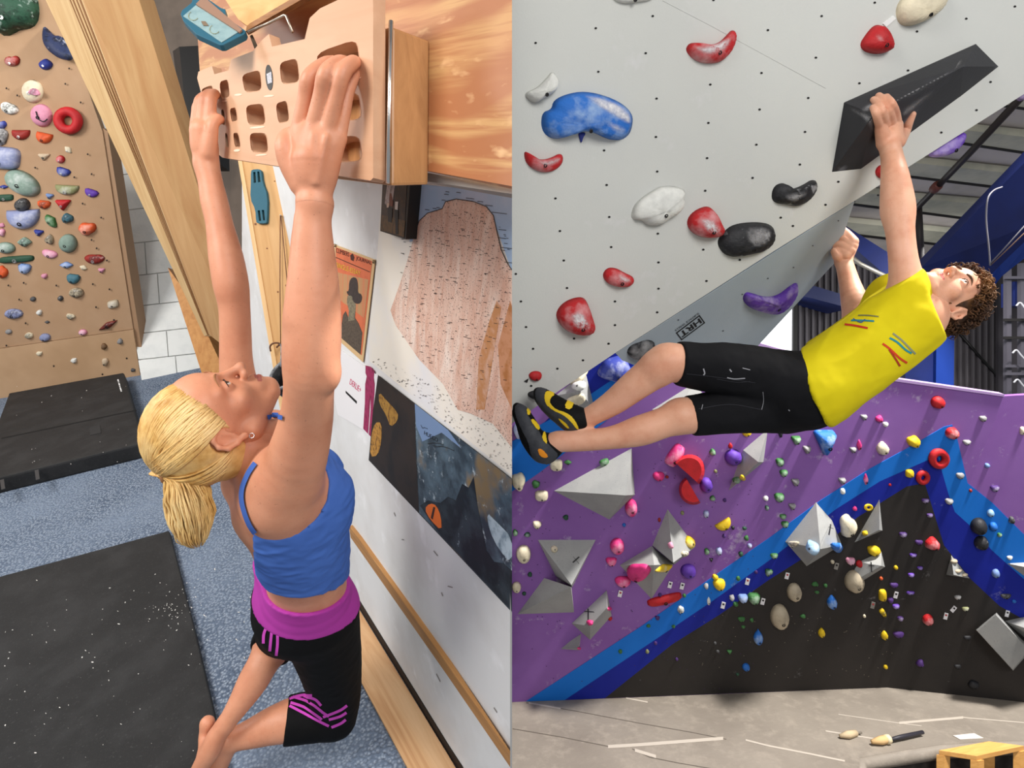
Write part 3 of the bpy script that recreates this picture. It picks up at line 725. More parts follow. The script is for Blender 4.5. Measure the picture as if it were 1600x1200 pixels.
def clip(poly, a, b, keep_left):
    """keep the part of a pixel polygon on one side of the line a-b"""
    def side(p):
        s = (b[0] - a[0]) * (p[1] - a[1]) - (b[1] - a[1]) * (p[0] - a[0])
        return s if keep_left else -s
    out = []
    for i in range(len(poly)):
        p, q = poly[i], poly[(i + 1) % len(poly)]; sp, sq = side(p), side(q)
        if sp >= 0: out.append(p)
        if sp * sq < 0:
            t = sp / (sp - sq); out.append((p[0] + (q[0] - p[0]) * t, p[1] + (q[1] - p[1]) * t))
    return out
ca = proj(C0); cb = proj(C1)
wl = tag(panel('wall_left', BL, [(800, 1097), ca, cb, (1375, 591), (1250, 557), (1190, 540), (1130, 522), (800, 470)], M_purple, t=.04), 'purple climbing wall with blue stripes and charcoal base', 'wall', kind='structure')
wr = tag(panel('wall_right', BR, [ca, (1670, 1104), (1670, 616), (1605, 617), cb], M_purple, t=.04), 'purple climbing wall turning toward the viewer past the corner', 'wall', kind='structure')
def painted(name, poly, m, off=.003):
    for w, pl, left in ((wl, BL, True), (wr, BR, False)):
        for kl in (True, False):
            pass
        pts = clip(poly, ca, cb, not left)
        # keep the side the plane lies on
        cx = sum(p[0] for p in pts) / max(1, len(pts)) if pts else 0
        if len(pts) >= 3: panel(name, pl, pts, m, w, off=off, t=off)
# orientation test: which clip side is left of the corner line
if any(p[0] > 1500 and p[1] > 900 for p in clip([(800, 900), (1600, 900), (1600, 1000), (800, 1000)], ca, cb, False)):
    _clip0 = clip
    def clip(poly, a, b, k): return _clip0(poly, a, b, not k)
painted('stripe_light', [(822, 1096), (1000, 980), (1200, 842), (1282, 782), (1360, 732), (1415, 702), (1475, 667), (1488, 664), (1495, 682), (1512, 755), (1550, 785), (1600, 835), (1670, 900), (1670, 965), (1600, 905), (1550, 860), (1522, 827), (1492, 800), (1482, 772), (1470, 730), (1465, 712), (1447, 720), (1375, 752), (1307, 795), (1250, 838), (1200, 877), (1112, 940), (1005, 1012), (882, 1094)], M_lblue)
painted('stripe_navy', [(882, 1094), (1005, 1012), (1112, 940), (1200, 877), (1250, 838), (1307, 795), (1375, 752), (1447, 720), (1465, 712), (1470, 730), (1482, 772), (1492, 800), (1522, 827), (1550, 860), (1600, 905), (1670, 965), (1670, 1010), (1600, 968), (1562, 947), (1517, 905), (1475, 852), (1462, 810), (1445, 755), (1417, 760), (1340, 808), (1290, 850), (1200, 907), (1125, 960), (1050, 1007), (945, 1091)], M_dblue)
painted('charcoal_base', [(945, 1091), (1050, 1007), (1125, 960), (1200, 907), (1290, 850), (1340, 808), (1417, 760), (1445, 755), (1462, 810), (1475, 852), (1517, 905), (1562, 947), (1600, 968), (1670, 1010), (1670, 1104), (1600, 1097), ca], M_black)
panel('stripe_light', BL, [(800, 690), (905, 628), (1003, 562), (1024, 572), (950, 655), (845, 737), (800, 768)], M_lblue, wl, off=.003, t=.003)
panel('stripe_navy', BL, [(850, 661), (905, 628), (1003, 562), (985, 548), (930, 556), (888, 622)], M_dblue, wl, off=.003, t=.003)
panel('top_cap', BL, [(1130, 519), (1190, 537), (1250, 554), (1375, 588), (1569, 616), (1570, 620), (1375, 592.5), (1250, 559), (1190, 542), (1130, 524)], mat('cap_pale', (176, 146, 196), .6), wl, off=.012, t=.05)

# t-nut holes: small dark rings
def holes(pl, pts, r, m, parent, off=.0015):
    prt = []
    for x, y in pts:
        ring = [(x + r * math.cos(k * .785), y + r * .8 * math.sin(k * .785)) for k in range(8)]
        prt.append((pl.poly(ring, off), [list(range(8))]))
    o = multi('bolt_holes', prt, m, parent); o['kind'] = 'stuff'; return o
M_hole = mat('hole_black', (26, 24, 24), .8)

# ------------------------------------------------------------------ overhang and side panel
ovl = tag(panel('overhang_panel', OV, [(800, -260), (1800, -260), (1800, 21), (1600, 147), (1335, 314), (1200, 398), (962, 551), (880, 606), (800, 662)], M_ov, t=.02), 'huge pale grey overhanging climbing panel leaning over the climber', 'climbing panel')
nuts = [(837, 67), (931, 44), (1020, 25), (1115, 0), (1009, 83), (935, 112), (1200, 47), (1284, 25), (1367, 4), (1190, 114), (1110, 132), (1026, 154), (1025, 192 + 22), (1107, 192), (1187, 171), (1182, 226), (1105, 247), (1027, 268), (944, 235), (948, 289), (868, 310), (952, 339), (1102, 298), (1176, 278), (1275, 90), (1263, 153), (1258, 206), (1250, 257), (1310, 284), (1343, 130), (1419, 110), (1433, 49), (1510, 29), (1586, 10), (1471, 207), (1526, 172), (1548, 128), (1405, 284), (1290, 320), (1239, 353), (1372, 325 - 20), (875, 361), (955, 386), (881, 407), (806, 428), (1028, 365), (1029, 410), (1099, 390), (1029, 451), (1104, 439), (1156, 406), (886, 450), (961, 471), (814, 471), (822, 511), (897, 529), (961, 508), (1027, 488), (833, 545), (911, 563), (951, 537), (871, 576), (830, 603), (1466, 11), (1220, 340)]
holes(OV, nuts, 2.1, M_hole, ovl)
tube('panel_seam', [OV.hit(1035, 1, .0005), OV.hit(1110, 40, .0005), OV.hit(1290, 138, .0005)], .0003, mat('seam_line', (194, 194, 190)), ovl, seg=4)
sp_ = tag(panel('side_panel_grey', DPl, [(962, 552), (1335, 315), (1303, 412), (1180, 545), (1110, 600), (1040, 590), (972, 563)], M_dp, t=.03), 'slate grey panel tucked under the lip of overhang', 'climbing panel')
holes(DPl, [(1270, 384), (1310, 345), (1240, 418), (1130, 517), (1086, 540), (1160, 460), (1200, 435), (1060, 500)], 1.3, mat('hole_grey', (84, 90, 96), .8), sp_)
slab('edge_strip', [OV.hit(962, 551, -.001), OV.hit(1335, 313, -.001), OV.hit(1337, 315.5, -.02), OV.hit(963, 553.5, -.02)], (0, .004, 0), mat('edge_dark', (40, 38, 34)), sp_)
M_print = mat('logo_ink', (24, 24, 26), .7)
ox = (1097, 492.5); lg = [(1056, 520), (1093, 492), (1102, 504.5), (1065, 532)]
V = []
inner = [(1058.5, 520.5), (1092.6, 494.6), (1099.6, 504.2), (1065.5, 529.5)]
v8 = DPl.poly(lg, .0012) + DPl.poly(inner, .0012)
mesh('logo_box', v8, [[0, 1, 5, 4], [1, 2, 6, 5], [2, 3, 7, 6], [3, 0, 4, 7]], M_print, sp_)
text_on('logo_letters', 'HRT', DPl, (1092.3, 497.0), (-31.2, 23.6), (5.0, 6.9), M_print, sp_, .0012, bold=.03)
text_on('logo_small', 'SURFACE WALLS', DPl, (1091.3, 488.2), (-37, 27.5), (1.6, 2.4), M_print, sp_, .0012)

# ------------------------------------------------------------------ padded floor and sunken floor
def pad_mat():
    m, nt, b, N, L = _base('pad_vinyl')
    n = noise_node(nt, 1.3, 4); n2 = noise_node(nt, 9, 5, .7)
    c = mixc(nt, ramp(nt, n.outputs[0], .35, .7), lin((142, 133, 122)), lin((124, 115, 105)))
    c = mixc(nt, ramp(nt, n2.outputs[0], .5, .75), c, lin((152, 142, 130)))
    L.new(c, b.inputs['Base Color']); b.inputs['Roughness'].default_value = .6
    bp = N.new('ShaderNodeBump'); bp.inputs['Strength'].default_value = .3; bp.inputs['Distance'].default_value = .02
    L.new(n2.outputs[0], bp.inputs['Height']); L.new(bp.outputs[0], b.inputs['Normal'])
    return m
M_pad = pad_mat()
edge = [(1344, 1236), (1343, 1184), (1400, 1174), (1473, 1163), (1560, 1158), (1670, 1157)]
pf = tag(panel('floor', F0, [(800, 1096), ca, (1600, 1096), (1670, 1103)] + edge[::-1] + [(1300, 1300), (800, 1300)], M_pad, t=.10), 'taupe vinyl crash pads covering the gym floor', 'floor', kind='structure')
lipf = [F0.hit(x, y) for x, y in edge]
tube('pad_lip', [p + Vector((0, 0, -.05)) for p in lipf], .05, M_pad, pf, seg=12)
lo = tag(mesh('floor_lower', [(1.8, 2.2, -.46), (7, 2.2, -.46), (7, 4.6, -.46), (1.8, 4.6, -.46)], [[0, 1, 2, 3]], mat('lower_floor', (52, 48, 46), .6, (74, 68, 64), 5)), 'dark sunken floor in front of the pads', 'floor', kind='structure')
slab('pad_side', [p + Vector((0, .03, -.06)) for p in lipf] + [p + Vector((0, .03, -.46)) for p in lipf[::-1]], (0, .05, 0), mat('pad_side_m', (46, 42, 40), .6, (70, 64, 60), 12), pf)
M_tape = mat('tape_pale', (184, 174, 162), .6); M_seam = mat('seam_dark', (92, 84, 76), .7)
def floor_strip(name, pts, w, m, off=.0015):
    for (x0, y0), (x1, y1) in zip(pts, pts[1:]):
        panel(name, F0, [(x0, y0 - w / 2), (x1, y1 - w / 2), (x1, y1 + w / 2), (x0, y0 + w / 2)], m, pf, off=off, t=.001)
floor_strip('pad_seam', [(822, 1098), (900, 1111), (1000, 1130), (1080, 1144), (1135, 1155)], 1.0, M_seam)
floor_strip('pad_seam', [(801, 1138.5), (880, 1152), (955, 1167)], 1.2, M_seam)
floor_strip('pad_seam', [(988, 1170), (1015, 1183), (1060, 1192), (1130, 1204)], 1.2, M_seam)
floor_strip('pad_tape', [(950, 1166.5), (1000, 1163.5), (1130, 1153.5)], 5, M_tape, .002)
floor_strip('pad_tape', [(992, 1172), (1025, 1182)], 5, M_tape, .002)
floor_strip('pad_tape', [(826, 1098), (876, 1107)], 2.2, M_tape, .002); floor_strip('pad_tape', [(978, 1090.5), (1012, 1097)], 2, M_tape, .002)
floor_strip('pad_tape', [(1200, 1165), (1262, 1177), (1320, 1189)], 2.6, M_tape, .002); floor_strip('pad_tape', [(1290, 1142), (1365, 1154)], 2, M_tape, .002)
floor_strip('pad_tape', [(1405, 1129.5), (1505, 1121)], 3.6, M_tape, .002); floor_strip('pad_seam', [(1310, 1116), (1400, 1129), (1440, 1134)], 1, M_tape)
floor_strip('pad_tape', [(1505, 1121), (1600, 1129)], 1.4, M_tape, .002); floor_strip('pad_tape', [(1165, 1156), (1200, 1165)], 2.5, M_tape, .002)

# bench
M_bw = wood('bench_birch', (232, 176, 104), (214, 154, 84), Vector((1, .3, 0)), 2, 20, .5)
zt = .03
def atz(px, py, z):
    r = ray(px, py); t = (z - H) / r.z; return CAM + r * t
bt = [atz(1467, 1172, zt), atz(1545, 1158, zt), atz(1600, 1165, zt), atz(1526, 1181, zt)]
bn = root('wooden_bench', (bt[0] + bt[2]) / 2 + Vector((0, 0, -.49)), 'small light birch bench in front of the pads', 'bench')
slab('bench_top', bt, (0, 0, -.035), M_bw, bn, bevel=.003)
cen = sum(bt, Vector()) / 4
for p in bt:
    q = p + (cen - p) * .1
    ax = (bt[1] - bt[0]).normalized() * .025; ay = (bt[3] - bt[0]).normalized() * .025
    V, Fc = box_arrays(Vector((q.x, q.y, (-.46 + zt - .035) / 2)), ax, ay, Vector((0, 0, (zt - .035 + .46) / 2)))
    mesh('leg', V, Fc, M_bw, bn)
q0 = bt[3] + (cen - bt[3]) * .1; q1 = bt[2] + (cen - bt[2]) * .1; mm = (q0 + q1) / 2
V, Fc = box_arrays(Vector((mm.x, mm.y, -.18)), (q1 - q0) / 2, (bt[1] - bt[0]).normalized() * .012, Vector((0, 0, .03)))
mesh('stretcher', V, Fc, M_bw, bn)
# brushes and paper on the pads
bsh = root('long_brush', F0.hit(1390, 1156), 'long dark-handled brush with tan head lying on pads', 'brush')
tube('handle', [F0.hit(1389, 1156, .03), F0.hit(1410, 1151, .03), F0.hit(1442, 1144, .03)], [.012, .016, .014], mat('brush_dark', (46, 44, 52), .5), bsh)
tube('brush_head', [F0.hit(1362, 1159, .03), F0.hit(1376, 1157, .035), F0.hit(1388, 1154, .03)], [.014, .03, .03], mat('brush_tan', (206, 170, 120), .8), bsh)
tube('collar', [F0.hit(1384, 1155.5, .035), F0.hit(1389, 1154.5, .035)], .033, mat('brush_ring', (222, 206, 170)), bsh)
bs2 = root('small_brush', F0.hit(1325, 1149), 'small pale hand brush lying on the pads', 'brush')
tube('brush_head', [F0.hit(1312, 1150, .02), F0.hit(1325, 1148, .03), F0.hit(1337, 1145.5, .02)], [.012, .028, .024], mat('brush_pale', (190, 170, 138), .8), bs2)
tube('handle', [F0.hit(1335, 1146, .02), F0.hit(1346, 1144.5, .02)], .008, mat('brush_grey', (120, 112, 102)), bs2)
tag(panel('paper_sheet', F0, [(1489, 1149), (1522, 1145.5), (1537, 1153), (1500, 1155)], mat('sheet_white', (222, 212, 202), .7), off=.006, t=.004), 'white paper sheet lying near the pad edge', 'paper')

# ------------------------------------------------------------------ steel hall behind
M_ceil = mat('ceiling_sheet', (196, 188, 182), .7, (176, 170, 164), 1.2)
CP = Pl(P(1450, 150, 5.5), P(1600, 153, 5.4), P(1450, 400, 9.5))
tag(panel('ceiling', CP, [(1200, -100), (1700, -100), (1700, 425), (1200, 425)], M_ceil, t=.05), 'grey sheet metal ceiling of the hall', 'ceiling', kind='structure')
wf = tag(slab('wall_back', [P(1100, 330, 10.2), P(1700, 330, 10.2), P(1700, 760, 10.2), P(1100, 760, 10.2)], (0, .1, 0), mat('hall_wall', (88, 84, 88), .7, (70, 66, 70), 1.0)), 'dim grey sheet metal end wall of the hall', 'wall', kind='structure')
ribs = []
for k in range(46):
    x = 1180 + k * 10
    ribs.append(box_arrays(P(x, 530, 10.15), Vector((.018, 0, 0)), Vector((0, .02, 0)), Vector((0, 0, 2.2))))
o = multi('wall_ribs', ribs, mat('hall_rib', (104, 100, 104), .6), wf); o['kind'] = 'stuff'
M_purl = mat('purlin_galv', (188, 186, 168), .5, (160, 160, 146), 2.0, metal=.1)
M_dark = mat('steel_black', (20, 18, 18), .5)
for i, (a, b, c, d) in enumerate([((1440, 196), (1620, 216), (1440, 214), (1620, 241)), ((1360, 247), (1600, 273), (1360, 268), (1600, 297)), ((1380, 306), (1545, 320), (1380, 324), (1520, 342)), ((1320, 299), (1400, 306), (1320, 317), (1400, 327)), ((1300, 345), (1490, 364), (1300, 362), (1475, 382)), ((1520, 120), (1640, 134), (1520, 158), (1640, 175))]):
    u = root('roof_purlin', CP.hit(*c), ['galvanised roof purlin nearest the overhang lip beside purple hold', 'galvanised roof purlin crossing behind the pipe joint', 'galvanised roof purlin ending at middle of blue rafter', 'short galvanised roof purlin seen just left of raised arm', 'lowest galvanised roof purlin above the pipe elbow', 'topmost galvanised roof purlin in the upper right corner'][i], 'purlin', 'roof purlins')
    panel('web', CP, [a, b, d, c], M_purl, u, off=.10, t=.08)
    panel('flange', CP, [(c[0], c[1]), (d[0], d[1]), (d[0], d[1] + 3), (c[0], c[1] + 3)], M_dark, u, off=.11, t=.05)
pipe = root('sprinkler_pipe', P(1440, 470, 7.6), 'black sprinkler pipe with elbow running under the ceiling', 'pipe')
tube('pipe_run', [P(1625, 120, 4.6), P(1520, 234, 5.6), P(1432, 326, 6.6)], .032, mat('pipe_black', (34, 26, 24), .5), pipe)
tube('pipe_drop', [P(1434, 322, 6.6), P(1437, 380, 6.7), P(1441, 500, 6.9)], .042, MATS['pipe_black'], pipe)
tube('coupling', [P(1466, 289, 6.15), P(1459, 296, 6.25)], .05, mat('coupling_red', (96, 50, 42), .6), pipe)
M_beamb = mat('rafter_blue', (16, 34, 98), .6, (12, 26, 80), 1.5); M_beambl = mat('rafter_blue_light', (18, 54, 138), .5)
rf = root('blue_rafter', P(1455, 620, 6.6), 'heavy blue steel rafter and column behind his head', 'rafter')
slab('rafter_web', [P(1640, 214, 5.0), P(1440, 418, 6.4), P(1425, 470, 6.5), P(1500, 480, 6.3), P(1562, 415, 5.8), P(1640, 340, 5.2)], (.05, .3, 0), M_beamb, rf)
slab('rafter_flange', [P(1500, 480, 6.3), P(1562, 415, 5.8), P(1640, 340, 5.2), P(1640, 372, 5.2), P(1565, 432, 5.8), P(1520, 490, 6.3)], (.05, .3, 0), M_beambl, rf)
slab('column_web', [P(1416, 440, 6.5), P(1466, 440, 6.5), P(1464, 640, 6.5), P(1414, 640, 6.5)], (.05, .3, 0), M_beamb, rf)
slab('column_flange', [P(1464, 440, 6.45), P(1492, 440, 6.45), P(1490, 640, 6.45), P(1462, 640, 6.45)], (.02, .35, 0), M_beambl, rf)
rf2 = root('blue_brace', P(1395, 430, 8.0), 'slanting dark blue brace beam behind the gripping hand', 'beam')
slab('brace_web', [P(1300, 340, 8.2), P(1322, 353, 8.2), P(1420, 415, 7.8), P(1420, 462, 7.8), P(1322, 376, 8.2), P(1300, 370, 8.2)], (0, .15, 0), M_beamb, rf2)
tube('brace_pipe', [P(1310, 390, 8.0), P(1345, 413, 7.95), P(1425, 452, 7.8)], .03, mat('pipe_pale', (150, 146, 136), .4, metal=.4), rf2)
tag(slab('blue_girt', [P(1230, 434, 9.6), P(1330, 464, 9.4), P(1330, 482, 9.4), P(1230, 456, 9.6)], (0, .7, 0), mat('girt_blue', (26, 42, 100), .5)), 'blue wall girt beside the bright window', 'beam')
win = tag(slab('window_1', [P(1150, 420, 9.9), P(1240, 420, 9.9), P(1240, 590, 9.9), P(1150, 590, 9.9)], (0, .05, 0), mat('daylight_pane', (250, 252, 255), .3, emit=1.6)), 'bright daylight window beyond the slate panel', 'window', kind='structure')
slab('window_frame', [P(1240, 420, 9.85), P(1247, 420, 9.85), P(1246, 590, 9.85), P(1239, 590, 9.85)], (0, .1, 0), M_dark, win)
cb_ = root('hanging_cable', P(1547, 412, 5.7), 'grey cable drooping across the blue rafter', 'cable')
tube('cable_drop', bez([P(1566, 292, 5.2), P(1552, 298, 5.2), P(1543, 312, 5.2), P(1541, 345, 5.3), P(1545, 385, 5.4), P(1547, 415, 5.5)], 20), .007, mat('cable_grey', (128, 126, 134), .5), cb_, seg=6)
tube('cable_span', [P(1546, 413, 5.5), P(1575, 382, 5.3), P(1630, 320, 5.0)], .006, MATS['cable_grey'], cb_, seg=6)
tube('cable_span', [P(1548, 414, 5.5), P(1580, 384, 5.3), P(1640, 326, 5.0)], .005, mat('cable_tan', (140, 112, 96), .5), cb_, seg=6)
tag(tube('diagonal_rod', [P(1500, 522, 10.1), P(1530, 556, 10.1), P(1566, 596, 10.1)], .022, M_dark, seg=6), 'thin dark diagonal tie rod on the end wall', 'rod')
rack = root('steel_rack', P(1585, 625, 7.6), 'dark steel rack cluttered with gear at far right', 'rack')
M_rk = mat('rack_grey', (70, 68, 76), .5, metal=.2)
for x in (1574, 1596, 1618):
    V, Fc = box_arrays(P(x, 530, 7.6), Vector((.03, 0, 0)), Vector((0, .03, 0)), Vector((0, 0, 1.0))); mesh('upright', V, Fc, M_rk, rack)
for y in (434, 500, 528, 572, 584):
    V, Fc = box_arrays(P(1605, y, 7.55), Vector((.3, 0, 0)), Vector((0, .02, 0)), Vector((0, 0, .018))); mesh('crossbar', V, Fc, M_dark if y in (500, 528) else M_rk, rack)
slab('blue_crate', [P(1584, 440, 7.7), P(1630, 440, 7.7), P(1630, 478, 7.7), P(1584, 478, 7.7)], (0, .2, 0), M_beamb, rack)
for i, (x, y) in enumerate(((1588, 552), (1594, 478), (1590, 598))):
    tube('coiled_wire', bez([P(x - 6, y, 7.4), P(x, y - 5, 7.4), P(x + 8, y + 4, 7.4), P(x + 18, y + 14, 7.4)], 12), .012, mat('wire_silver', (150, 150, 156), .4), rack, seg=6)
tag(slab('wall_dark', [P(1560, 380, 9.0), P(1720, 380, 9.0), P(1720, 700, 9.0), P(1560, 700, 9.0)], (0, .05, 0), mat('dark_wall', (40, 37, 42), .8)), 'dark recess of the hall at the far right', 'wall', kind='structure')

# ------------------------------------------------------------------ faceted volumes
M_vol = mat('volume_grey', (158, 158, 156), .75, (146, 147, 146), 3, col3=(120, 120, 118), scale3=90, lo3=.66, hi3=.7, bump=.1, bscale=120)
M_vblk = mat('volume_black', (40, 40, 44), .6, (52, 52, 58), 6, .5, .7, col3=(150, 152, 164), scale3=7, lo3=.62, hi3=.85, bump=.08, bscale=80)
def volume(label, pl, base, apex, faces, m=None, group='grey faceted wall volumes', name='wall_volume', holes_px=(), cross=None):
    """base: pixels on the wall; apex: (px, py, height off the wall)"""
    v = [pl.hit(x, y, -.002) for x, y in base] + [pl.hit(x, y, h) for x, y, h in apex]
    f = [list(q) for q in faces] + [list(range(len(base)))[::-1]]
    o = fix_normals(mesh(name, v, f, m or M_vol)); tag(o, label, 'wall volume', group)
    VOLS.append((o, v, faces))
    for q in (cross or []):
        fpl = Pl(v[q[0][0]], v[q[0][1]], v[q[0][2]])
        for (x0, y0), (x1, y1) in q[1]:
            panel('marker_cross', fpl, [(x0 - .9, y0 - .7), (x0 + .9, y0 + .7), (x1 + .9, y1 + .7), (x1 - .9, y1 - .7)], mat('marker_ink', (40, 40, 42)), o, off=.002, t=.001)
    return o
VOLS = []
volume('large grey triangular volume hanging below the lower climbing shoe', BL, [(865, 767), (932, 702), (987, 700), (992, 773), (952, 812)], [(978, 774, .30)], [(0, 1, 2, 5), (2, 3, 5), (3, 4, 5), (4, 0, 5)])
volume('dark grey inverted triangular volume marked with a cross at far left', BL, [(840, 843), (931, 843), (894, 918), (868, 900)], [(893, 914, .26)], [(0, 1, 4), (1, 2, 4), (2, 3, 4), (3, 0, 4)], cross=[((0, 1, 4), (((896, 870), (905, 881)), ((905, 870), (895, 879))))])
volume('dark grey kite volume below the inverted triangle', BL, [(808, 960), (850, 903), (893, 917), (897, 957)], [(892, 917, .24)], [(0, 1, 4), (1, 2, 4), (2, 3, 4), (3, 0, 4)])
volume('tall pointed grey volume with yellow hold on its edge', BL, [(1043, 795), (1087, 854), (1054, 882), (1019, 852)], [(1052, 879, .24)], [(0, 1, 4), (1, 2, 4), (2, 3, 4), (3, 0, 4)])
volume('wide grey pyramid volume above the big pink hold', BL, [(968, 883), (1018, 853), (1053, 881), (1018, 936)], [(1022, 883, .26)], [(0, 1, 4), (1, 2, 4), (2, 3, 4), (3, 0, 4)])
volume('tilted grey block volume with cross beside small pink holds', BL, [(893, 974), (948, 922), (956, 962), (922, 1000)], [(922, 978, .2), (948, 950, .18)], [(0, 1, 5, 4), (1, 2, 5), (2, 3, 4, 5), (3, 0, 4)], cross=[((0, 1, 4), (((911, 955), (928, 956)), ((919, 951), (919, 970))))])
volume('smallest grey wedge volume low on purple wall', BL, [(876, 1014), (890, 1002), (908, 990), (905, 1016)], [(903, 1013, .12)], [(0, 1, 2, 4), (2, 3, 4), (3, 0, 4)])
volume('grey diamond volume right of the red half discs', BL, [(1200, 670), (1193, 722), (1138, 767), (1161, 703)], [(1185, 722, .2)], [(0, 1, 4), (1, 2, 4), (2, 3, 4), (3, 0, 4)])
volume('big grey pyramid volume with cross on blue stripe', BL, [(1226, 846), (1275, 784), (1300, 812), (1307, 797), (1316, 851), (1260, 885)], [(1282, 858, .28)], [(0, 1, 6), (1, 2, 6), (2, 3, 4, 6), (4, 5, 6), (5, 0, 6)], cross=[((2, 3, 6), (((1291, 822), (1302, 826)), ((1298, 819), (1295, 836))))])
volume('sharp grey spike volume right of the cream blob', BL, [(1334, 848), (1374, 779), (1379, 829)], [(1374, 828, .16)], [(0, 1, 3), (1, 2, 3), (2, 0, 3)])
volume('pale grey volume with cross behind the tan oval', BL, [(1320, 916), (1340, 878), (1377, 861), (1383, 886), (1338, 914)], [(1377, 884, .12)], [(0, 1, 2, 5), (2, 3, 5), (3, 4, 5), (4, 0, 5)], cross=[((0, 1, 5), (((1357, 884), (1366, 884)), ((1361, 878), (1362, 894))))])
volume('small grey triangle volume with pebbly holds right of corner', BR, [(1478, 898), (1486, 866), (1516, 904)], [(1490, 898, .1)], [(0, 1, 3), (1, 2, 3), (2, 0, 3)])
volume('big tilted square grey volume at right edge', BR, [(1525, 984), (1557, 957), (1612, 1015), (1583, 1048)], [(1527, 986, .14), (1556, 961, .14), (1608, 1016, .14), (1582, 1046, .14)], [(4, 5, 6, 7), (0, 1, 5, 4), (1, 2, 6, 5), (2, 3, 7, 6), (3, 0, 4, 7)])
volume('grey wedge volume overlapping the tilted square', BR, [(1569, 970), (1640, 955), (1640, 1030)], [(1612, 985, .22)], [(0, 1, 3), (1, 2, 3), (2, 0, 3)])
volume('grey sliver volume on the blue stripe at right edge', BR, [(1572, 880), (1640, 876), (1640, 930)], [(1620, 890, .12)], [(0, 1, 3), (1, 2, 3), (2, 0, 3)])
volume('grey volume with oval holds behind the upper shoe', BL, [(868, 618), (915, 580), (930, 640), (914, 652), (880, 650)], [(905, 612, .16)], [(0, 1, 5), (1, 2, 5), (2, 3, 5), (3, 4, 5), (4, 0, 5)])
volume('long black chalky blade volume under the raised hand', OV, [(1318, 160), (1525, 68), (1568, 75), (1561, 104), (1500, 152), (1345, 265), (1299, 270)], [(1366, 178, .13), (1505, 104, .11)], [(0, 1, 8, 7), (1, 2, 3, 8), (3, 4, 5, 7, 8), (5, 6, 7), (6, 0, 7)], M_vblk, 'black volumes')
volume('white triangular volume poking out beside the lower shorts leg', BL, [(1018, 640), (1085, 598), (1120, 640), (1050, 660)], [(1060, 640, .12)], [(0, 1, 4), (1, 2, 4), (2, 3, 4), (3, 0, 4)])
# ================================================================== CLIMBING HOLDS
CLR = dict(red=(190, 30, 36), dred=(150, 40, 32), orange=(222, 92, 44), pink=(226, 58, 130), lpink=(222, 150, 176), yellow=(226, 190, 30), olive=(140, 142, 100), green=(58, 112, 58),
           dgreen=(38, 78, 58), mint=(150, 178, 164), pgreen=(136, 158, 146), teal=(70, 118, 134), blue=(36, 108, 196), lblue=(120, 148, 200), nblue=(48, 62, 150), navy=(40, 50, 84), lav=(140, 148, 186), purple=(98, 58, 168),
           dpurple=(74, 44, 110), cream=(226, 214, 186), white=(232, 232, 226), grey=(150, 148, 148), dgrey=(84, 84, 86), black=(36, 36, 40), tan=(186, 172, 148), brown=(120, 90, 62), rbrown=(130, 44, 36),
           bone=(206, 184, 156), sky=(150, 190, 224))
def hmat(c, style=''):
    k = 'hold_%s%s' % (c, style)
    if k in MATS: return MATS[k]
    rgb = CLR[c]
    if style == 'c':       # dusted with chalk on top of the grip
        return mat(k, rgb, .65, tuple(min(255, int(v * .35 + 150)) for v in rgb), 9, .5, .72, bump=.25, bscale=150)
    if style == 'm':       # marbled resin
        return mat(k, rgb, .6, tuple(int(v * .6) for v in rgb), 16, .48, .6, col3=tuple(min(255, int(v * .5 + 120)) for v in rgb), scale3=22, bump=.3, bscale=90)
    return mat(k, rgb, .6, tuple(int(v * .9) for v in rgb), 12, bump=.2, bscale=160)
M_bolt = mat('bolt_dark', (30, 28, 28), .5, metal=.4); M_bolts = mat('bolt_steel', (170, 170, 170), .35, metal=.9)
def shape_r(kind, t, rnd):
    c, s = math.cos(t), math.sin(t)      # s > 0 is up
    if kind == 'round': return 1.0
    if kind == 'box': return 1.0 / (abs(c) ** 4 + abs(s) ** 4) ** .25
    if kind == 'half': return 1.0 if s < 0 else min(1.0, .22 / max(.001, s) if s > .22 else 1.0)
    if kind == 'bean':
        return 1.0 if s < 0 else (1.0 - .55 * max(0, math.sin(t)) ** 1.2 if abs(c) < .98 else 1.0)
    if kind == 'egg': return 1.0 - .22 * s
    if kind == 'tri':
        a = (t + math.pi / 2) % (2 * math.pi / 3) - math.pi / 3
        return min(1.18, .62 / math.cos(a))
    if kind == 'eye': return 1.0 / (abs(c) ** 1.15 + abs(s) ** 1.15) ** (1 / 1.15)
    if kind == 'star': return .86 + .13 * math.sin(5 * t + rnd) + .08 * math.sin(9 * t + 2 * rnd)
    if kind == 'lump': return .92 + .09 * math.sin(3 * t + rnd) + .05 * math.sin(5 * t + 2.3 * rnd)
    if kind == 'heart': return .8 + .22 * abs(math.sin(t * .5 + math.pi / 4)) * (1.1 if s > 0 else .9) - (.4 * math.exp(-((t - math.pi / 2) / .35) ** 2))
    if kind == 'drop': return 1.0 if s < 0 else 1.0 - .35 * abs(c) ** .5 * s
    return 1.0
NH = [0]
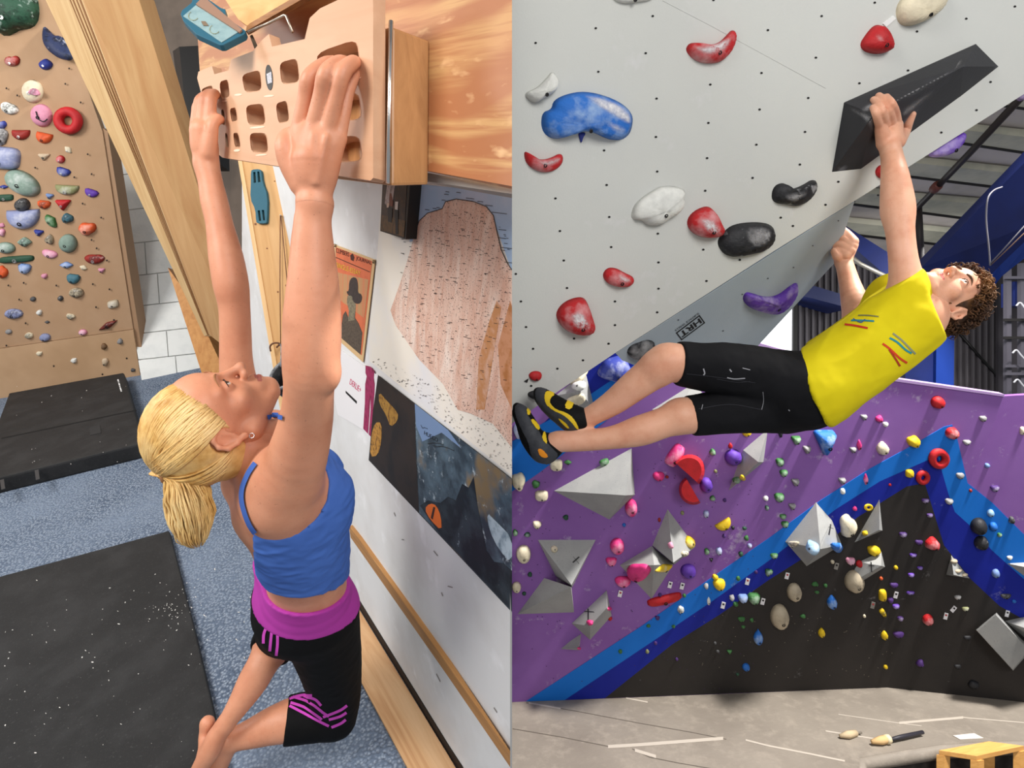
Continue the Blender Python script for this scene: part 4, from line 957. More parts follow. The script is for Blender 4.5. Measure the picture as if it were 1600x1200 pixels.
def hold(pl, px, py, w, h, rot, kind, m, label, hgt=.45, bolt=True, group='climbing holds', name='climbing_hold', outline=None, off=0.0, drop=.12, boltm=None, cat='climbing hold'):
    NH[0] += 1; rnd = NH[0] * 1.7
    C = pl.hit(px, py, off); du = pl.hit(px + 1, py, off) - C; dv = C - pl.hit(px, py + 1, off)     # one pixel right, one pixel up
    d = (C - CAM).y; sc = d / F
    big = max(w, h)
    seg, rings = (28, 7) if big > 24 else ((18, 5) if big > 10 else (12, 4))
    a = math.radians(rot); ca_, sa_ = math.cos(a), math.sin(a)
    H_ = hgt * min(w, h) * sc
    V = []; Fc = []
    if kind == 'ring':
        R, r = .66, .34
        for i in range(26):
            t = 2 * math.pi * i / 26
            for k in range(10):
                q = 2 * math.pi * k / 10
                rr_ = R + r * math.cos(q)
                x, y = rr_ * math.cos(t) * w / 2, rr_ * math.sin(t) * h / 2
                x, y = x * ca_ - y * sa_, x * sa_ + y * ca_
                V.append(C + du * x + dv * y + pl.n * (r * math.sin(q) + r * .8) * min(w, h) / 2 * sc)
        for i in range(26):
            for k in range(10):
                Fc.append([i * 10 + k, ((i + 1) % 26) * 10 + k, ((i + 1) % 26) * 10 + (k + 1) % 10, i * 10 + (k + 1) % 10])
        o = mesh(name, V, Fc, m, None, smooth=True); fix_normals(o)
        return tag(o, label, cat, group)
    if outline:
        ol = smooth_poly(outline, 2); seg = len(ol)
        ox = sum(p[0] for p in ol) / seg; oy = sum(p[1] for p in ol) / seg
        OL = [(p[0] - px, -(p[1] - py)) for p in ol]; cx0, cy0 = ox - px, -(oy - py)
    else:
        OL = []; cx0 = cy0 = 0
        for k in range(seg):
            t = 2 * math.pi * k / seg; r_ = shape_r(kind, t, rnd)
            x, y = r_ * math.cos(t) * w / 2, r_ * math.sin(t) * h / 2
            if kind == 'half': y = y * 1.64 + .32 * h
            elif kind == 'bean': y = y * 1.38 + .19 * h
            OL.append((x * ca_ - y * sa_, x * sa_ + y * ca_))
    px_, py_ = cx0 + drop * h * sa_, cy0 - drop * h * ca_
    for i in range(rings):
        s = 1.0 - i / rings
        s2 = s if i else 1.0
        z = H_ * (1 - s2 ** 2.2) ** .55
        for k in range(seg):
            x = px_ * (1 - s2) + OL[k][0] * s2 + cx0 * 0; y = py_ * (1 - s2) + OL[k][1] * s2
            jit = 1 + .05 * math.sin(3 * k + rnd + i)
            V.append(C + du * x + dv * y + pl.n * (z * jit - (.002 if i == 0 else 0)))
    V.append(C + du * px_ + dv * py_ + pl.n * H_)
    top = len(V) - 1
    for i in range(rings - 1):
        for k in range(seg):
            Fc.append([i * seg + k, i * seg + (k + 1) % seg, (i + 1) * seg + (k + 1) % seg, (i + 1) * seg + k])
    for k in range(seg): Fc.append([(rings - 1) * seg + k, (rings - 1) * seg + (k + 1) % seg, top])
    Fc.append([k for k in range(seg)][::-1])
    o = fix_normals(mesh(name, V, Fc, m, None, smooth=True)); tag(o, label, cat, group)
    if bolt and big >= 12:
        b = C + du * px_ + dv * (py_ - .1 * h) + pl.n * (H_ * .97)
        r = max(1.1, min(3.0, big * .07)) * sc
        t1 = pl.n.orthogonal().normalized(); t2 = pl.n.cross(t1)
        V, Fc = lathe(b, pl.n, t1, t2, [(-.3 * r, r), (.25 * r, r), (.3 * r, .55 * r), (-.1 * r, .5 * r), (-.1 * r, .01 * r)], 8)
        mesh('bolt', V, Fc, boltm or M_bolt, o)
    return o

# ---- home climbing wall: px, py, w, h, rot, shape, colour, style, label
G1 = 'holds on the home climbing wall'
LH = [
 (24, 14, 80, 92, -12, 'lump', 'dgreen', 'm', 'huge dark green rounded hold in the top left corner', .35),
 (72, 100, 22, 20, 0, 'drop', 'nblue', '', 'blue teardrop hold just right of the red heart', .4),
 (20, 96, 25, 20, 5, 'heart', 'dred', 'c', 'small red heart-shaped hold near the top left', .4),
 (51, 139, 32, 38, 10, 'egg', 'cream', '', 'cream egg hold with a pink mouth-like dent', .35),
 (64, 177, 32, 38, 25, 'egg', 'lpink', '', 'pink oval hold with dark crease under cream egg', .35),
 (15, 170, 30, 18, -22, 'bean', 'white', 'm', 'whitish grey hold left of the pink oval', .4),
 (3, 195, 18, 14, 0, 'lump', 'nblue', 'c', 'blue knob hold at the left edge above speckled hold', .5),
 (4, 213, 19, 32, 0, 'lump', 'grey', 'm', 'black and white speckled rough hold at left edge', .35),
 (33, 211, 30, 16, 0, 'half', 'dred', '', 'red half-moon hold below the whitish grey hold', .4),
 (69, 216, 27, 17, -12, 'half', 'orange', '', 'bright orange ledge hold under the pink oval', .4),
 (107, 234, 16, 11, -45, 'eye', 'cream', '', 'small cream eye-shaped hold below the red ring', .3),
 (69, 244, 23, 14, 0, 'tri', 'bone', '', 'flat bone-coloured triangular hold under the orange ledge', .3),
 (95, 249, 14, 13, 0, 'round', 'red', 'c', 'small round red and white hold below cream eye', .45),
 (99, 269, 24, 14, -18, 'half', 'nblue', 'c', 'slanted blue half-moon hold under small round red hold', .4),
 (6, 247, 54, 36, -5, 'box', 'lav', 'c', 'big lavender blue jug cut by the left edge', .35),
 (38, 283, 60, 36, -30, 'egg', 'pgreen', 'c', 'big pale green egg hold below lavender jug', .4),
 (6, 292, 16, 7, 0, 'eye', 'nblue', '', 'thin blue sliver hold at left below big egg', .4),
 (105, 297, 39, 16, -3, 'half', 'olive', 'c', 'wide olive green half-moon hold right of big egg', .4),
 (143, 302, 24, 13, -18, 'half', 'purple', '', 'purple half-moon hold at the right end of its row', .4),
 (8, 309, 28, 11, 3, 'box', 'dgreen', '', 'short dark green bar hold at left edge', .4),
 (78, 306, 15, 11, -10, 'tri', 'lblue', '', 'tiny light blue hold under the olive half-moon', .4),
 (36, 320, 24, 22, 0, 'round', 'dgrey', 'm', 'charcoal dome hold sitting above the wide lavender smile', .5),
 (69, 320, 22, 14, -6, 'half', 'orange', 'm', 'orange yellow and blue swirled hold beside charcoal dome', .4),
 (99, 318, 26, 20, 0, 'tri', 'red', '', 'bright red downward triangle hold', .35),
 (37, 343, 54, 31, 3, 'half', 'lav', 'c', 'wide lavender smiling jug under charcoal dome', .35),
 (81, 345, 26, 15, -50, 'drop', 'green', 'c', 'slim green drop-shaped hold right of lavender smile', .45),
 (106, 341, 20, 17, 0, 'lump', 'teal', 'm', 'grey-blue knotty hold below the red triangle', .45),
 (3, 352, 11, 8, 0, 'lump', 'lpink', '', 'tiny pink hold at left edge left of lavender smile', .4),
 (3, 363, 13, 14, 0, 'lump', 'lpink', 'c', 'small pale pink hold at left edge under tiny pink one', .4),
 (137, 357, 30, 22, 6, 'lump', 'orange', 'c', 'rounded orange-red hold near the right side of wall', .45),
 (61, 363, 18, 13, -8, 'tri', 'nblue', '', 'small royal blue triangle hold under lavender smile', .4),
 (78, 374, 15, 17, 0, 'lump', 'tan', 'm', 'tan and grey pebble hold right of royal blue triangle', .45),
 (39, 378, 24, 17, 0, 'eye', 'mint', 'm', 'mint green dented hold under the lavender smile', .4),
 (107, 377, 28, 30, 5, 'egg', 'pgreen', '', 'grey-green oval hold with a smooth dish', .4),
 (10, 387, 30, 18, -6, 'round', 'pgreen', 'c', 'grey-green rounded hold at left edge above green bar', .45),
 (78, 397, 26, 13, -14, 'bean', 'lpink', 'c', 'white and pink wavy hold right of long green bar', .4),
 (148, 405, 33, 15, 0, 'bean', 'dred', 'm', 'dark red bat-shaped hold', .4),
 (26, 405, 57, 11, 4, 'box', 'dgreen', '', 'long dark green bar hold', .5),
 (104, 414, 23, 12, 0, 'eye', 'lblue', 'c', 'blue and white lens-shaped hold', .4),
 (131, 418, 14, 9, -20, 'eye', 'cream', '', 'tiny cream hold left below the red bat', .4),
 (159, 422, 13, 10, 0, 'tri', 'lpink', '', 'tiny pink triangle hold right below the red bat', .4),
 (5, 425, 17, 22, 10, 'lump', 'orange', '', 'orange hold at left edge below the long green bar', .4),
 (39, 420, 21, 17, -8, 'half', 'lblue', 'c', 'light blue cup hold under the long green bar', .4),
 (70, 431, 11, 9, 0, 'lump', 'lpink', '', 'tiny salmon hold left of the teal hold', .5),
 (115, 436, 22, 16, -8, 'half', 'teal', '', 'teal hold below the blue and white lens', .45),
 (120, 457, 24, 16, 0, 'round', 'tan', 'm', 'grey brown conch-like hold under the teal hold', .5),
 (52, 467, 10, 8, 0, 'round', 'dgrey', '', 'tiny dark pebble hold left of the other dark pebble', .5),
 (95, 466, 9, 9, 0, 'round', 'dgrey', 'm', 'tiny dark pebble hold beside the conch-like hold', .5),
 (177, 475, 19, 13, 12, 'box', 'tan', 'c', 'tan square hold at the right edge', .4),
 (22, 490, 30, 16, 0, 'round', 'lav', 'm', 'violet blue oval hold low on the left', .4),
 (62, 488, 10, 10, 0, 'lump', 'white', '', 'tiny white hold right of the violet blue oval', .5),
 (111, 494, 16, 10, -8, 'lump', 'cream', 'm', 'cream knobbly hold in the middle low rows', .5),
 (74, 503, 9, 5, 0, 'eye', 'dgrey', '', 'tiny dark sliver hold under the tiny white one', .5),
 (169, 508, 34, 10, 28, 'eye', 'rbrown', 'm', 'slanted red-brown stick hold low on the right', .5),
 (14, 518, 11, 8, 0, 'round', 'grey', '', 'tiny grey screw-on hold low at far left', .5),
 (46, 524, 14, 10, 0, 'round', 'cream', 'm', 'cream screw-on hold left of the blue button', .5),
 (71, 527, 18, 13, 0, 'round', 'lav', '', 'round blue button hold above the kickboard', .5),
 (130, 519, 14, 10, 0, 'round', 'lpink', 'c', 'pale pink screw-on hold left of the red-brown stick', .5),
]
for (x, y, w, h, rot, k, c, st, lb, hg) in LH:
    hold(CW, x, y, w, h, rot, k, hmat(c, st), lb, hg, group=G1, boltm=M_bolts if c in ('dred', 'red', 'nblue', 'dgreen', 'olive', 'purple', 'cream') else M_bolt)
for (x, y, w, h, c, lb) in [(62, 552, 11, 8, 'cream', 'cream foot hold at left of the kickboard'), (163, 541, 10, 11, 'brown', 'brown foot hold upper right on the kickboard'), (188, 533, 10, 10, 'grey', 'grey foot hold at the top right of kickboard'), (116, 563, 11, 9, 'white', 'white foot hold in the middle of kickboard'), (165, 565, 11, 15, 'bone', 'curved bone foot hold below the brown one'), (208, 578, 9, 6, 'dgrey', 'dark foot hold at the bottom right kickboard corner')]:
    hold(CW, x, y, w, h, 0, 'lump', hmat(c), lb, .5, group='foot holds on the kickboard', off=.012)
ring = hold(CW, 110, 189, 46, 42, -35, 'ring', hmat('red'), 'big red doughnut ring hold', group=G1)
# the mouth of the cream egg and the hollow of the pink oval
for par, pts, c in ((None, [(42, 146), (48, 138), (56, 138), (62, 148), (54, 149)], 'lpink'),):
    eg = [o for o in COL.objects if o.get('label', '').startswith('cream egg')][0]
    panel('mouth', CW, smooth_poly(pts, 1), hmat(c, 'm'), eg, off=.058, t=.02)
po = [o for o in COL.objects if o.get('label', '').startswith('pink oval')][0]
tube('crease', bez([CW.hit(56, 174, .06), CW.hit(60, 186, .064), CW.hit(68, 190, .06), CW.hit(74, 186, .055)], 10), .004, M_bolt, po, seg=5)

# ---- holds on the overhang
G2 = 'large holds on the overhang'
ovh = [
 ([(1070, 80), (1075, 68), (1088, 66), (1105, 70), (1122, 68), (1135, 55), (1143, 46), (1151, 49), (1151, 62), (1143, 82), (1128, 97), (1108, 101), (1086, 97)], 'red', 'c', 'red kidney-shaped jug high on the overhang', .32),
 ([(947, -12), (960, 3), (978, 7), (1000, 3), (1022, 0), (1030, -12), (985, -25)], 'white', '', 'white rounded hold cut by the top of picture', .3),
 ([(817, 146), (838, 138), (855, 120), (862, 111), (868, 116), (875, 128), (870, 142), (850, 154), (836, 163), (826, 158)], 'white', '', 'small white ledge hold above the blue whale hold', .35),
 ([(818, 237), (824, 237), (832, 246), (846, 250), (862, 246), (874, 239), (881, 243), (880, 256), (868, 267), (850, 271), (832, 265), (820, 253)], 'red', 'c', 'red smiling crescent hold below the blue whale hold', .35),
 ([(989, 322), (1003, 308), (1022, 296), (1034, 290), (1060, 291), (1072, 298), (1068, 306), (1072, 318), (1062, 333), (1046, 341), (1030, 354), (1008, 353), (1002, 344), (984, 343)], 'white', '', 'jagged white hold like a torn flake', .3),
 ([(1072, 352), (1076, 337), (1090, 326), (1107, 321), (1118, 332), (1126, 350), (1132, 360), (1124, 371), (1104, 373), (1084, 367)], 'red', 'c', 'red rounded hold touching the big black hold', .45),
 ([(1119, 378), (1130, 362), (1146, 350), (1180, 346), (1206, 350), (1214, 366), (1207, 383), (1190, 394), (1170, 398), (1146, 403), (1128, 396)], 'black', 'm', 'big black rounded hold near the panel lip', .35),
 ([(1205, 300), (1212, 288), (1226, 285), (1230, 294), (1240, 295), (1256, 288), (1268, 280), (1278, 283), (1276, 298), (1264, 314), (1246, 324), (1226, 320), (1206, 316)], 'black', 'm', 'black hooked hold below the blade volume', .35),
 ([(940, 430), (948, 418), (962, 418), (976, 426), (990, 432), (992, 441), (982, 449), (964, 449), (948, 443)], 'red', 'c', 'small red wedge hold midway down the overhang', .45),
 ([(867, 494), (874, 478), (890, 467), (910, 463), (918, 472), (926, 496), (931, 512), (924, 523), (900, 524), (880, 515)], 'red', 'c', 'large red rounded hold lowest on the overhang', .45),
 ([(1342, 70), (1352, 54), (1364, 40), (1375, 38), (1384, 48), (1392, 66), (1392, 80), (1372, 86), (1350, 82)], 'red', '', 'red rounded hold under the big cream blob', .45),
 ([(1398, 14), (1410, -6), (1440, -20), (1480, -14), (1476, 6), (1462, 22), (1440, 36), (1418, 43), (1402, 37)], 'cream', '', 'big cream blob hold at the top of picture', .35),
 ([(824, 586), (832, 579), (845, 580), (848, 588), (842, 595), (830, 595)], 'red', '', 'tiny red hold by the left end of overhang', .45),
 ([(823, 614), (834, 609), (848, 611), (850, 620), (838, 625), (826, 621)], 'black', '', 'small black foot hold under the upper shoe toe', .45),
 ([(1366, 268), (1372, 258), (1384, 256), (1392, 262), (1392, 276), (1380, 281), (1370, 277)], 'red', '', 'red hold half hidden behind the raised forearm', .4),
 ([(799.5, 640), (806, 632), (813, 636), (812, 648), (804, 652), (799.5, 650)], 'dgrey', '', 'dark foot hold under the lower shoe toe', .4),
]
for pts, c, st, lb, hg in ovh:
    xs = [p[0] for p in pts]; ys = [p[1] for p in pts]
    hold(OV, sum(xs) / len(xs), sum(ys) / len(ys), max(xs) - min(xs), max(ys) - min(ys), 0, 'x', hmat(c, st), lb, hg, group=G2, outline=pts)
wh = [(845, 195), (848, 175), (862, 171), (865, 157), (885, 147), (914, 142), (950, 150), (978, 164), (991, 180), (991, 196), (986, 212), (972, 221), (950, 219), (930, 208), (912, 205), (890, 213), (866, 219), (850, 210)]
bw_ = hold(OV, 918, 182, 148, 80, 0, 'x', hmat('blue', 'c'), 'big blue whale-shaped hold dusted with chalk', .28, group=G2, outline=wh)
hold(OV, 908, 214, 14, 18, 0, 'x', hmat('nblue'), 'small dark blue fin poking out beneath the blue whale hold', .3, bolt=False, group=G2, outline=[(902, 206), (917, 206), (911, 214), (908, 226), (905, 218)])
tag(panel('tape_strip', OV, [(1380, 37), (1396, 24), (1400, 29), (1385, 42)], mat('tape_white', (230, 230, 228), .6), off=.003, t=.003), 'white tape strip linking the red hold and cream blob', 'tape')
hold(OV, 1480, 228, 70, 28, 32, 'half', hmat('purple', 'c'), 'purple crescent hold peeking below the lip', .5, group=G2, off=-.015, outline=[(1449, 243), (1460, 232), (1485, 216), (1508, 203), (1506, 216), (1494, 232), (1478, 244), (1460, 247)])
hold(OV, 1594, 152, 14, 12, 32, 'half', hmat('dpurple', 'c'), 'dark purple hold end at the right lip corner', .5, bolt=False, group=G2, off=-.015)
tag(panel('foot_chip', OV, [(819, 596), (826, 592), (824, 598)], M_hole, off=.004, t=.003), 'tiny dark chip beside the tiny red hold', 'chip')
G3 = 'holds on the slate panel'
hold(DPl, 1205, 466, 90, 50, 0, 'x', hmat('purple', 'c'), 'purple and white crescent hold on the slate panel', .3, group=G3, outline=[(1160, 468), (1166, 456), (1176, 458), (1194, 464), (1214, 462), (1232, 448), (1244, 440), (1249, 446), (1246, 460), (1234, 478), (1216, 491), (1196, 490), (1172, 482)])
hold(DPl, 1003, 548, 46, 28, 20, 'bean', hmat('black', 'c'), 'chalky black hold above the bent knee', .4, group=G3)
hold(DPl, 1145, 548, 12, 12, 0, 'lump', hmat('dpurple', 'c'), 'small purple hold by the waist on slate panel', .4, group=G3)
hold(DPl, 1172, 552, 7, 7, 0, 'round', hmat('blue', 'c'), 'tiny blue hold at the slate panel foot', .5, group=G3)

# ---- holds on the back walls: x, y, w, h, colour, shape, style  (label: made below from what it stands by)
RH = """869 726 20 18 cream box;887 722 13 8 green eye;810 751 24 30 cream lump;837 756 14 13 green lump;846 774 21 16 cream box;
1054 711 20 38 pink box c;1029 744 19 14 pink bean;1042 745 6 5 dred round;986 790 19 28 pink egg c;884 808 10 9 dgreen lump;839 819 15 13 cream lump;805 832 9 11 green lump c;824 835 11 8 dgreen lump c;975 820 6 6 blue round;
964 850 22 25 pink egg c;818 862 23 28 cream egg;1145 711 26 25 purple egg;1103 755 20 24 purple egg;1141 696 7 10 red drop;1113 706 11 11 green lump c;1118 736 6 6 olive round;1152 750 12 12 green lump c;1160 746 9 8 yellow lump;1113 778 10 9 green lump c;1132 781 6 6 dpurple round;1066 801 6 7 olive round;1103 803 9 12 lav bean c;
1131 820 27 14 yellow half;1145 824 6 7 black lump;1163 825 8 6 dgreen lump;1131 837 6 7 dpurple lump;1166 840 8 9 green lump;1171 852 8 8 lav lump c;1166 675 15 14 yellow lump;1030 812 5 7 dred round;1196 778 9 9 white lump;1198 793 7 9 dgreen lump c;1219 677 9 14 black tri;
1243 686 17 17 green tri c;1260 701 14 15 grey tri;1287 685 34 44 blue tri c;1349 651 12 11 grey tri;1373 654 12 12 pink lump;1383 663 9 8 white half;1464 628 21 20 red round;1535 654 12 9 grey half;1486 676 21 19 red round c;1510 691 13 8 grey half c;1378 699 19 23 cream drop;1342 695 8 19 pink eye;1426 689 21 20 yellow lump;1332 702 12 11 grey tri;
1420 739 13 13 yellow box;1218 722 13 13 green half c;1224 739 13 11 green half c;1242 752 14 14 grey tri;1315 750 13 12 grey tri;1352 748 8 21 pink eye c;1316 767 8 10 white box;1390 757 5 5 red round;1217 777 16 14 green half c;1237 790 13 12 grey tri;1223 807 11 8 green half c;1226 819 12 10 green half c;1335 794 8 8 pink lump;1356 792 14 11 yellow ring;1323 820 27 38 cream lump;
1445 782 13 8 dpurple half c;1482 783 13 10 grey half c;1499 743 13 10 grey half;1542 727 10 8 lblue lump;1554 763 15 10 dpurple half c;1516 766 6 6 dred round;1547 801 12 12 sky round;1528 821 26 26 black round;1532 847 23 22 black round m;1551 822 14 14 blue round;1561 835 9 8 green lump c;1580 812 11 12 dgrey lump m;
1452 805 11 7 dpurple half c;1410 835 13 9 dpurple half c;1435 847 13 8 dpurple half;1455 848 24 21 red lump c;1597 673 8 13 cream box;1364 859 22 17 yellow lump;807 915 15 17 cream egg;828 897 8 8 dgreen lump;819 927 7 6 dgreen round;955 877 18 13 pink half c;998 893 38 23 pink bean;973 908 26 16 pink bean c;1069 865 11 11 cream lump m;1075 889 24 22 purple egg;
1038 936 56 13 red box;1031 929 6 6 dpurple round;1069 930 6 6 green round;1063 951 12 12 white lump m;1013 977 8 6 green lump;1052 978 7 6 green lump;969 1017 7 7 green round;1011 1017 7 7 olive lump;1024 1004 6 6 dpurple round;1057 1029 6 6 dpurple eye;1104 861 9 11 green lump c;1123 861 10 12 lav bean c;1111 874 6 7 black tri;1157 865 8 9 dgreen lump;
1117 901 11 9 yellow lump;1123 912 20 18 yellow bean;1103 915 8 11 grey lump c;1153 903 7 8 green round;1181 893 6 6 dpurple round;1199 894 9 13 dgreen half c;1143 933 9 11 grey lump c;1160 934 16 14 lblue half c;1177 934 20 18 green half c;1107 938 6 15 white drop;1149 943 9 8 green round;1027 965 8 7 dpurple half;1158 967 12 8 green half;1174 968 7 7 green lump;1161 979 7 5 green half;1184 994 15 25 blue drop c;
1117 1004 5 5 dgrey round;1121 1017 6 5 dgrey round;1139 1017 9 8 green tri;1165 1040 12 12 blue egg;1152 1053 6 5 dgreen half;1240 850 18 8 cream half m;1307 855 18 13 blue half c;1209 868 13 9 green half c;1203 893 9 8 green half c;1240 921 22 29 tan egg;1217 958 28 39 tan egg;1273 912 12 8 green lump;1289 914 7 7 green lump;1276 925 8 5 green half;1299 939 16 24 blue drop c;1254 962 10 7 green lump;
1283 987 11 17 yellow drop;1333 903 29 35 tan egg;1342 880 12 12 red round;1328 876 15 12 lpink half c;1300 877 7 7 cream lump;1399 886 7 7 yellow round;1376 903 6 6 orange round;1378 929 12 19 yellow box;1379 957 9 15 yellow half m;1381 991 11 16 yellow drop;1383 1041 7 7 yellow round;1350 962 5 6 cream round;1426 867 12 7 purple half c;1437 887 10 6 purple half c;
1423 898 11 7 purple half c;1396 914 14 8 dpurple half;1390 937 10 10 dpurple half;1422 926 14 6 purple half c;1399 947 12 8 purple half c;1406 966 10 8 dpurple half c;1403 991 18 10 dpurple half;1437 1035 14 12 dpurple lump;1449 967 18 17 red round c;1496 933 12 7 grey half c;1508 951 12 7 olive half c;1555 895 13 14 lblue round;1577 871 10 7 white half;1584 939 8 6 blue lump;
1571 931 18 8 dgrey half m;1511 996 13 7 black half;1496 1041 12 7 black half;1520 1068 20 13 black lump;962 577 58 44 nblue lump c;970 588 11 10 green box c;812 672 24 26 lav lump c"""
LBL = dict(dred='dark red', lpink='pale pink', dgreen='dark green', pgreen='pale green', nblue='royal blue', lblue='light blue', lav='lavender', dpurple='dark purple', dgrey='charcoal', rbrown='red-brown', bone='bone', sky='sky blue')
SHN = dict(box='blocky', eye='slim', lump='knobby', egg='egg-shaped', bean='bean-shaped', round='round', tri='pointed', half='half-moon', drop='teardrop', ring='ring-shaped')
rows = []
for e in RH.replace('\n', '').split(';'):
    t = e.split(); rows.append((float(t[0]), float(t[1]), float(t[2]), float(t[3]), t[4], t[5], t[6] if len(t) > 6 else ''))
# landmarks anyone can find on these walls
LM = [('the upper red half disc', 1077, 730), ('the large triangular volume', 940, 750), ('the inverted triangle volume', 885, 870), ('the kite volume', 860, 935), ('the tall pointed volume', 1050, 845), ('the wide pyramid volume', 1010, 890),
      ('the tilted block volume', 925, 962), ('the smallest wedge volume', 893, 1004), ('the diamond volume', 1170, 720), ('the big crossed pyramid', 1270, 830), ('the cream blob', 1323, 820), ('the spike volume', 1365, 815), ('the red bar', 1038, 936),
      ('the big light blue hold', 1287, 685), ('the large red ring', 1464, 715), ('the red ball', 1464, 628), ('the tan oval', 1333, 903), ('the big tan eggs', 1228, 940), ('the pebbly triangle volume', 1495, 890), ('the tilted square volume', 1568, 1000),
      ('the twin black balls', 1530, 834), ('the yellow shirt hem', 1297, 660), ('the lower shoe', 840, 690), ('the yellow crescent', 1131, 820), ('the red-white button', 1449, 967), ('the wall corner foot', 1385, 1074), ('the big pink bean', 998, 893), ('the yellow kidney', 1123, 911), ('the blue teardrops', 1240, 966)]
special = {(1287, 685): 'big light blue pointed hold on purple wall below the shirt hem', (1464, 628): 'round red ball hold near the top edge of purple wall', (1038, 936): 'long red bar hold under the wide pyramid volume', (998, 893): 'big hot pink bean-shaped hold under the wide pyramid volume',
           (1333, 903): 'tan oval hold against the pale crossed volume', (1323, 820): 'big cream blob hold beside the big crossed pyramid', (1131, 820): 'yellow crescent hold alone on the purple wall', (1449, 967): 'round red hold whitened with chalk on charcoal wall', (1217, 958): 'larger and lower of two tan egg holds', (1240, 921): 'smaller and upper of two tan egg holds',
           (1528, 821): 'upper of twin black ball holds on right blue stripe', (1532, 847): 'lower of twin black ball holds on right blue stripe', (1123, 912): 'yellow kidney-shaped hold on the light blue stripe', (962, 577): 'big royal blue rounded hold above the bent knee'}
used = set(); H4 = 'holds on the striped gym walls'
def rel(dx, dy):
    if abs(dx) > 2.2 * abs(dy): return 'right of' if dx > 0 else 'left of'
    if abs(dy) > 2.2 * abs(dx): return 'below' if dy > 0 else 'above'
    return ('lower' if dy > 0 else 'upper') + (' right of' if dx > 0 else ' left of')
def wall_label(x, y, w, h, c, k):
    if (int(x), int(y)) in special: return special[(int(x), int(y))]
    size = 'tiny' if max(w, h) < 8 else ('small' if max(w, h) < 14 else ('medium' if max(w, h) < 22 else 'large'))
    base = '%s %s %s hold' % (size, LBL.get(c, c), SHN[k])
    near = sorted(LM, key=lambda q: math.hypot(q[1] - x, q[2] - y))
    near = [q for q in near if math.hypot(q[1] - x, q[2] - y) > 4]
    for i in range(3):
        dd = math.hypot(near[i][1] - x, near[i][2] - y)
        adv = 'just ' if dd < 32 else ('well ' if dd > 90 else '')
        lb = '%s %s%s %s' % (base, adv, rel(x - near[i][1], y - near[i][2]), near[i][0])
        if lb not in used: return lb
    for i in range(3):
        for j in range(i + 1, 5):
            lb = '%s %s %s and %s %s' % (base, rel(x - near[i][1], y - near[i][2]), near[i][0], rel(x - near[j][1], y - near[j][2]), near[j][0])
            if lb not in used and len(lb.split()) <= 16: return lb
    return base + ' near ' + near[0][0]
def wall_pl(x, y):
    xc = ca[0] + (cb[0] - ca[0]) * (y - ca[1]) / (cb[1] - ca[1])
    return BL if x < xc else BR
def vol_off(pl, x, y):
    """height of a volume's face over the wall at this pixel"""
    best = None
    for o, v, faces in VOLS:
        for f in faces:
            pp = [proj(v[i]) for i in f]
            ins = False
            for i in range(len(pp)):
                (x0, y0), (x1, y1) = pp[i], pp[i - 1]
                if (y0 > y) != (y1 > y) and x < (x1 - x0) * (y - y0) / (y1 - y0) + x0: ins = not ins
            if ins:
                fp = Pl(v[f[0]], v[f[1]], v[f[2]]); q = fp.hit(x, y); dd = (q - CAM).length
                if best is None or dd < best[0]: best = (dd, fp)
    return best[1] if best else None
for (x, y, w, h, c, k, st) in rows:
    lb = wall_label(x, y, w, h, c, k); used.add(lb)
    pl = wall_pl(x, y); fp = vol_off(pl, x, y)
    hold(fp or pl, x, y, w, h, (20 if k == 'half' and c == 'red' else (-35 if c == 'pink' and k == 'box' else (30 if (k, c) in (('half', 'yellow'), ('box', 'red')) else 0))) if (k, c) != ('box', 'red') else 14, k, hmat(c, st), lb, .55, group=H4)
# holds sitting on volumes
for x, y, w, h, c, k, st, lb in [(944, 722, 16, 11, 'green', 'box', 'c', 'green square hold on top of the large triangular volume'), (903, 758, 15, 11, 'cream', 'lump', '', 'cream hold on the left slope of large triangular volume'), (866, 858, 11, 12, 'cream', 'round', '', 'cream knob on the inverted triangle volume'),
        (1077, 846, 13, 24, 'yellow', 'drop', 'c', 'yellow and white hold on the tall pointed volume'), (1048, 852, 7, 11, 'lpink', 'box', '', 'pale pink hold on the tall pointed volume'), (1037, 887, 30, 11, 'yellow', 'eye', 'c', 'yellow and white hold under the wide pyramid volume'), (922, 973, 11, 9, 'pink', 'lump', '', 'pink hold on the tilted block volume'),
        (953, 966, 8, 7, 'red', 'lump', '', 'red hold at the right corner of the tilted block volume'), (952, 951, 6, 8, 'pink', 'lump', '', 'tiny pink hold on the right edge of the tilted block volume'), (905, 1013, 5, 5, 'pink', 'round', '', 'tiny pink hold on the smallest wedge volume'), (1270, 855, 20, 26, 'sky', 'drop', 'c', 'white and blue hold under the big crossed pyramid'),
        (1352, 833, 8, 8, 'yellow', 'box', '', 'small yellow hold on the spike volume'), (1343, 892, 9, 14, 'yellow', 'drop', '', 'yellow drop hold on the tan oval'), (1490, 877, 9, 9, 'tan', 'lump', '', 'upper pebble hold on the small triangle volume'), (1497, 892, 11, 7, 'tan', 'lump', '', 'middle pebble hold on the small triangle volume'), (1507, 898, 9, 7, 'tan', 'lump', '', 'lower right pebble hold on the small triangle volume'),
        (905, 590, 36, 14, 'cream', 'eye', '', 'long cream hold on volume behind the upper shoe'), (905, 604, 24, 14, 'white', 'bean', '', 'white oval hold on volume behind the upper shoe'), (900, 625, 30, 14, 'cream', 'box', '', 'pale yellow block hold between shoe and volume')]:
    fp = vol_off(BL, x, y) or wall_pl(x, y)
    hold(fp, x, y, w, h, 38 if 'cream hold on volume' in lb or 'long cream' in lb else 20, k, hmat(c, st), lb, .5, group='small holds on volumes')
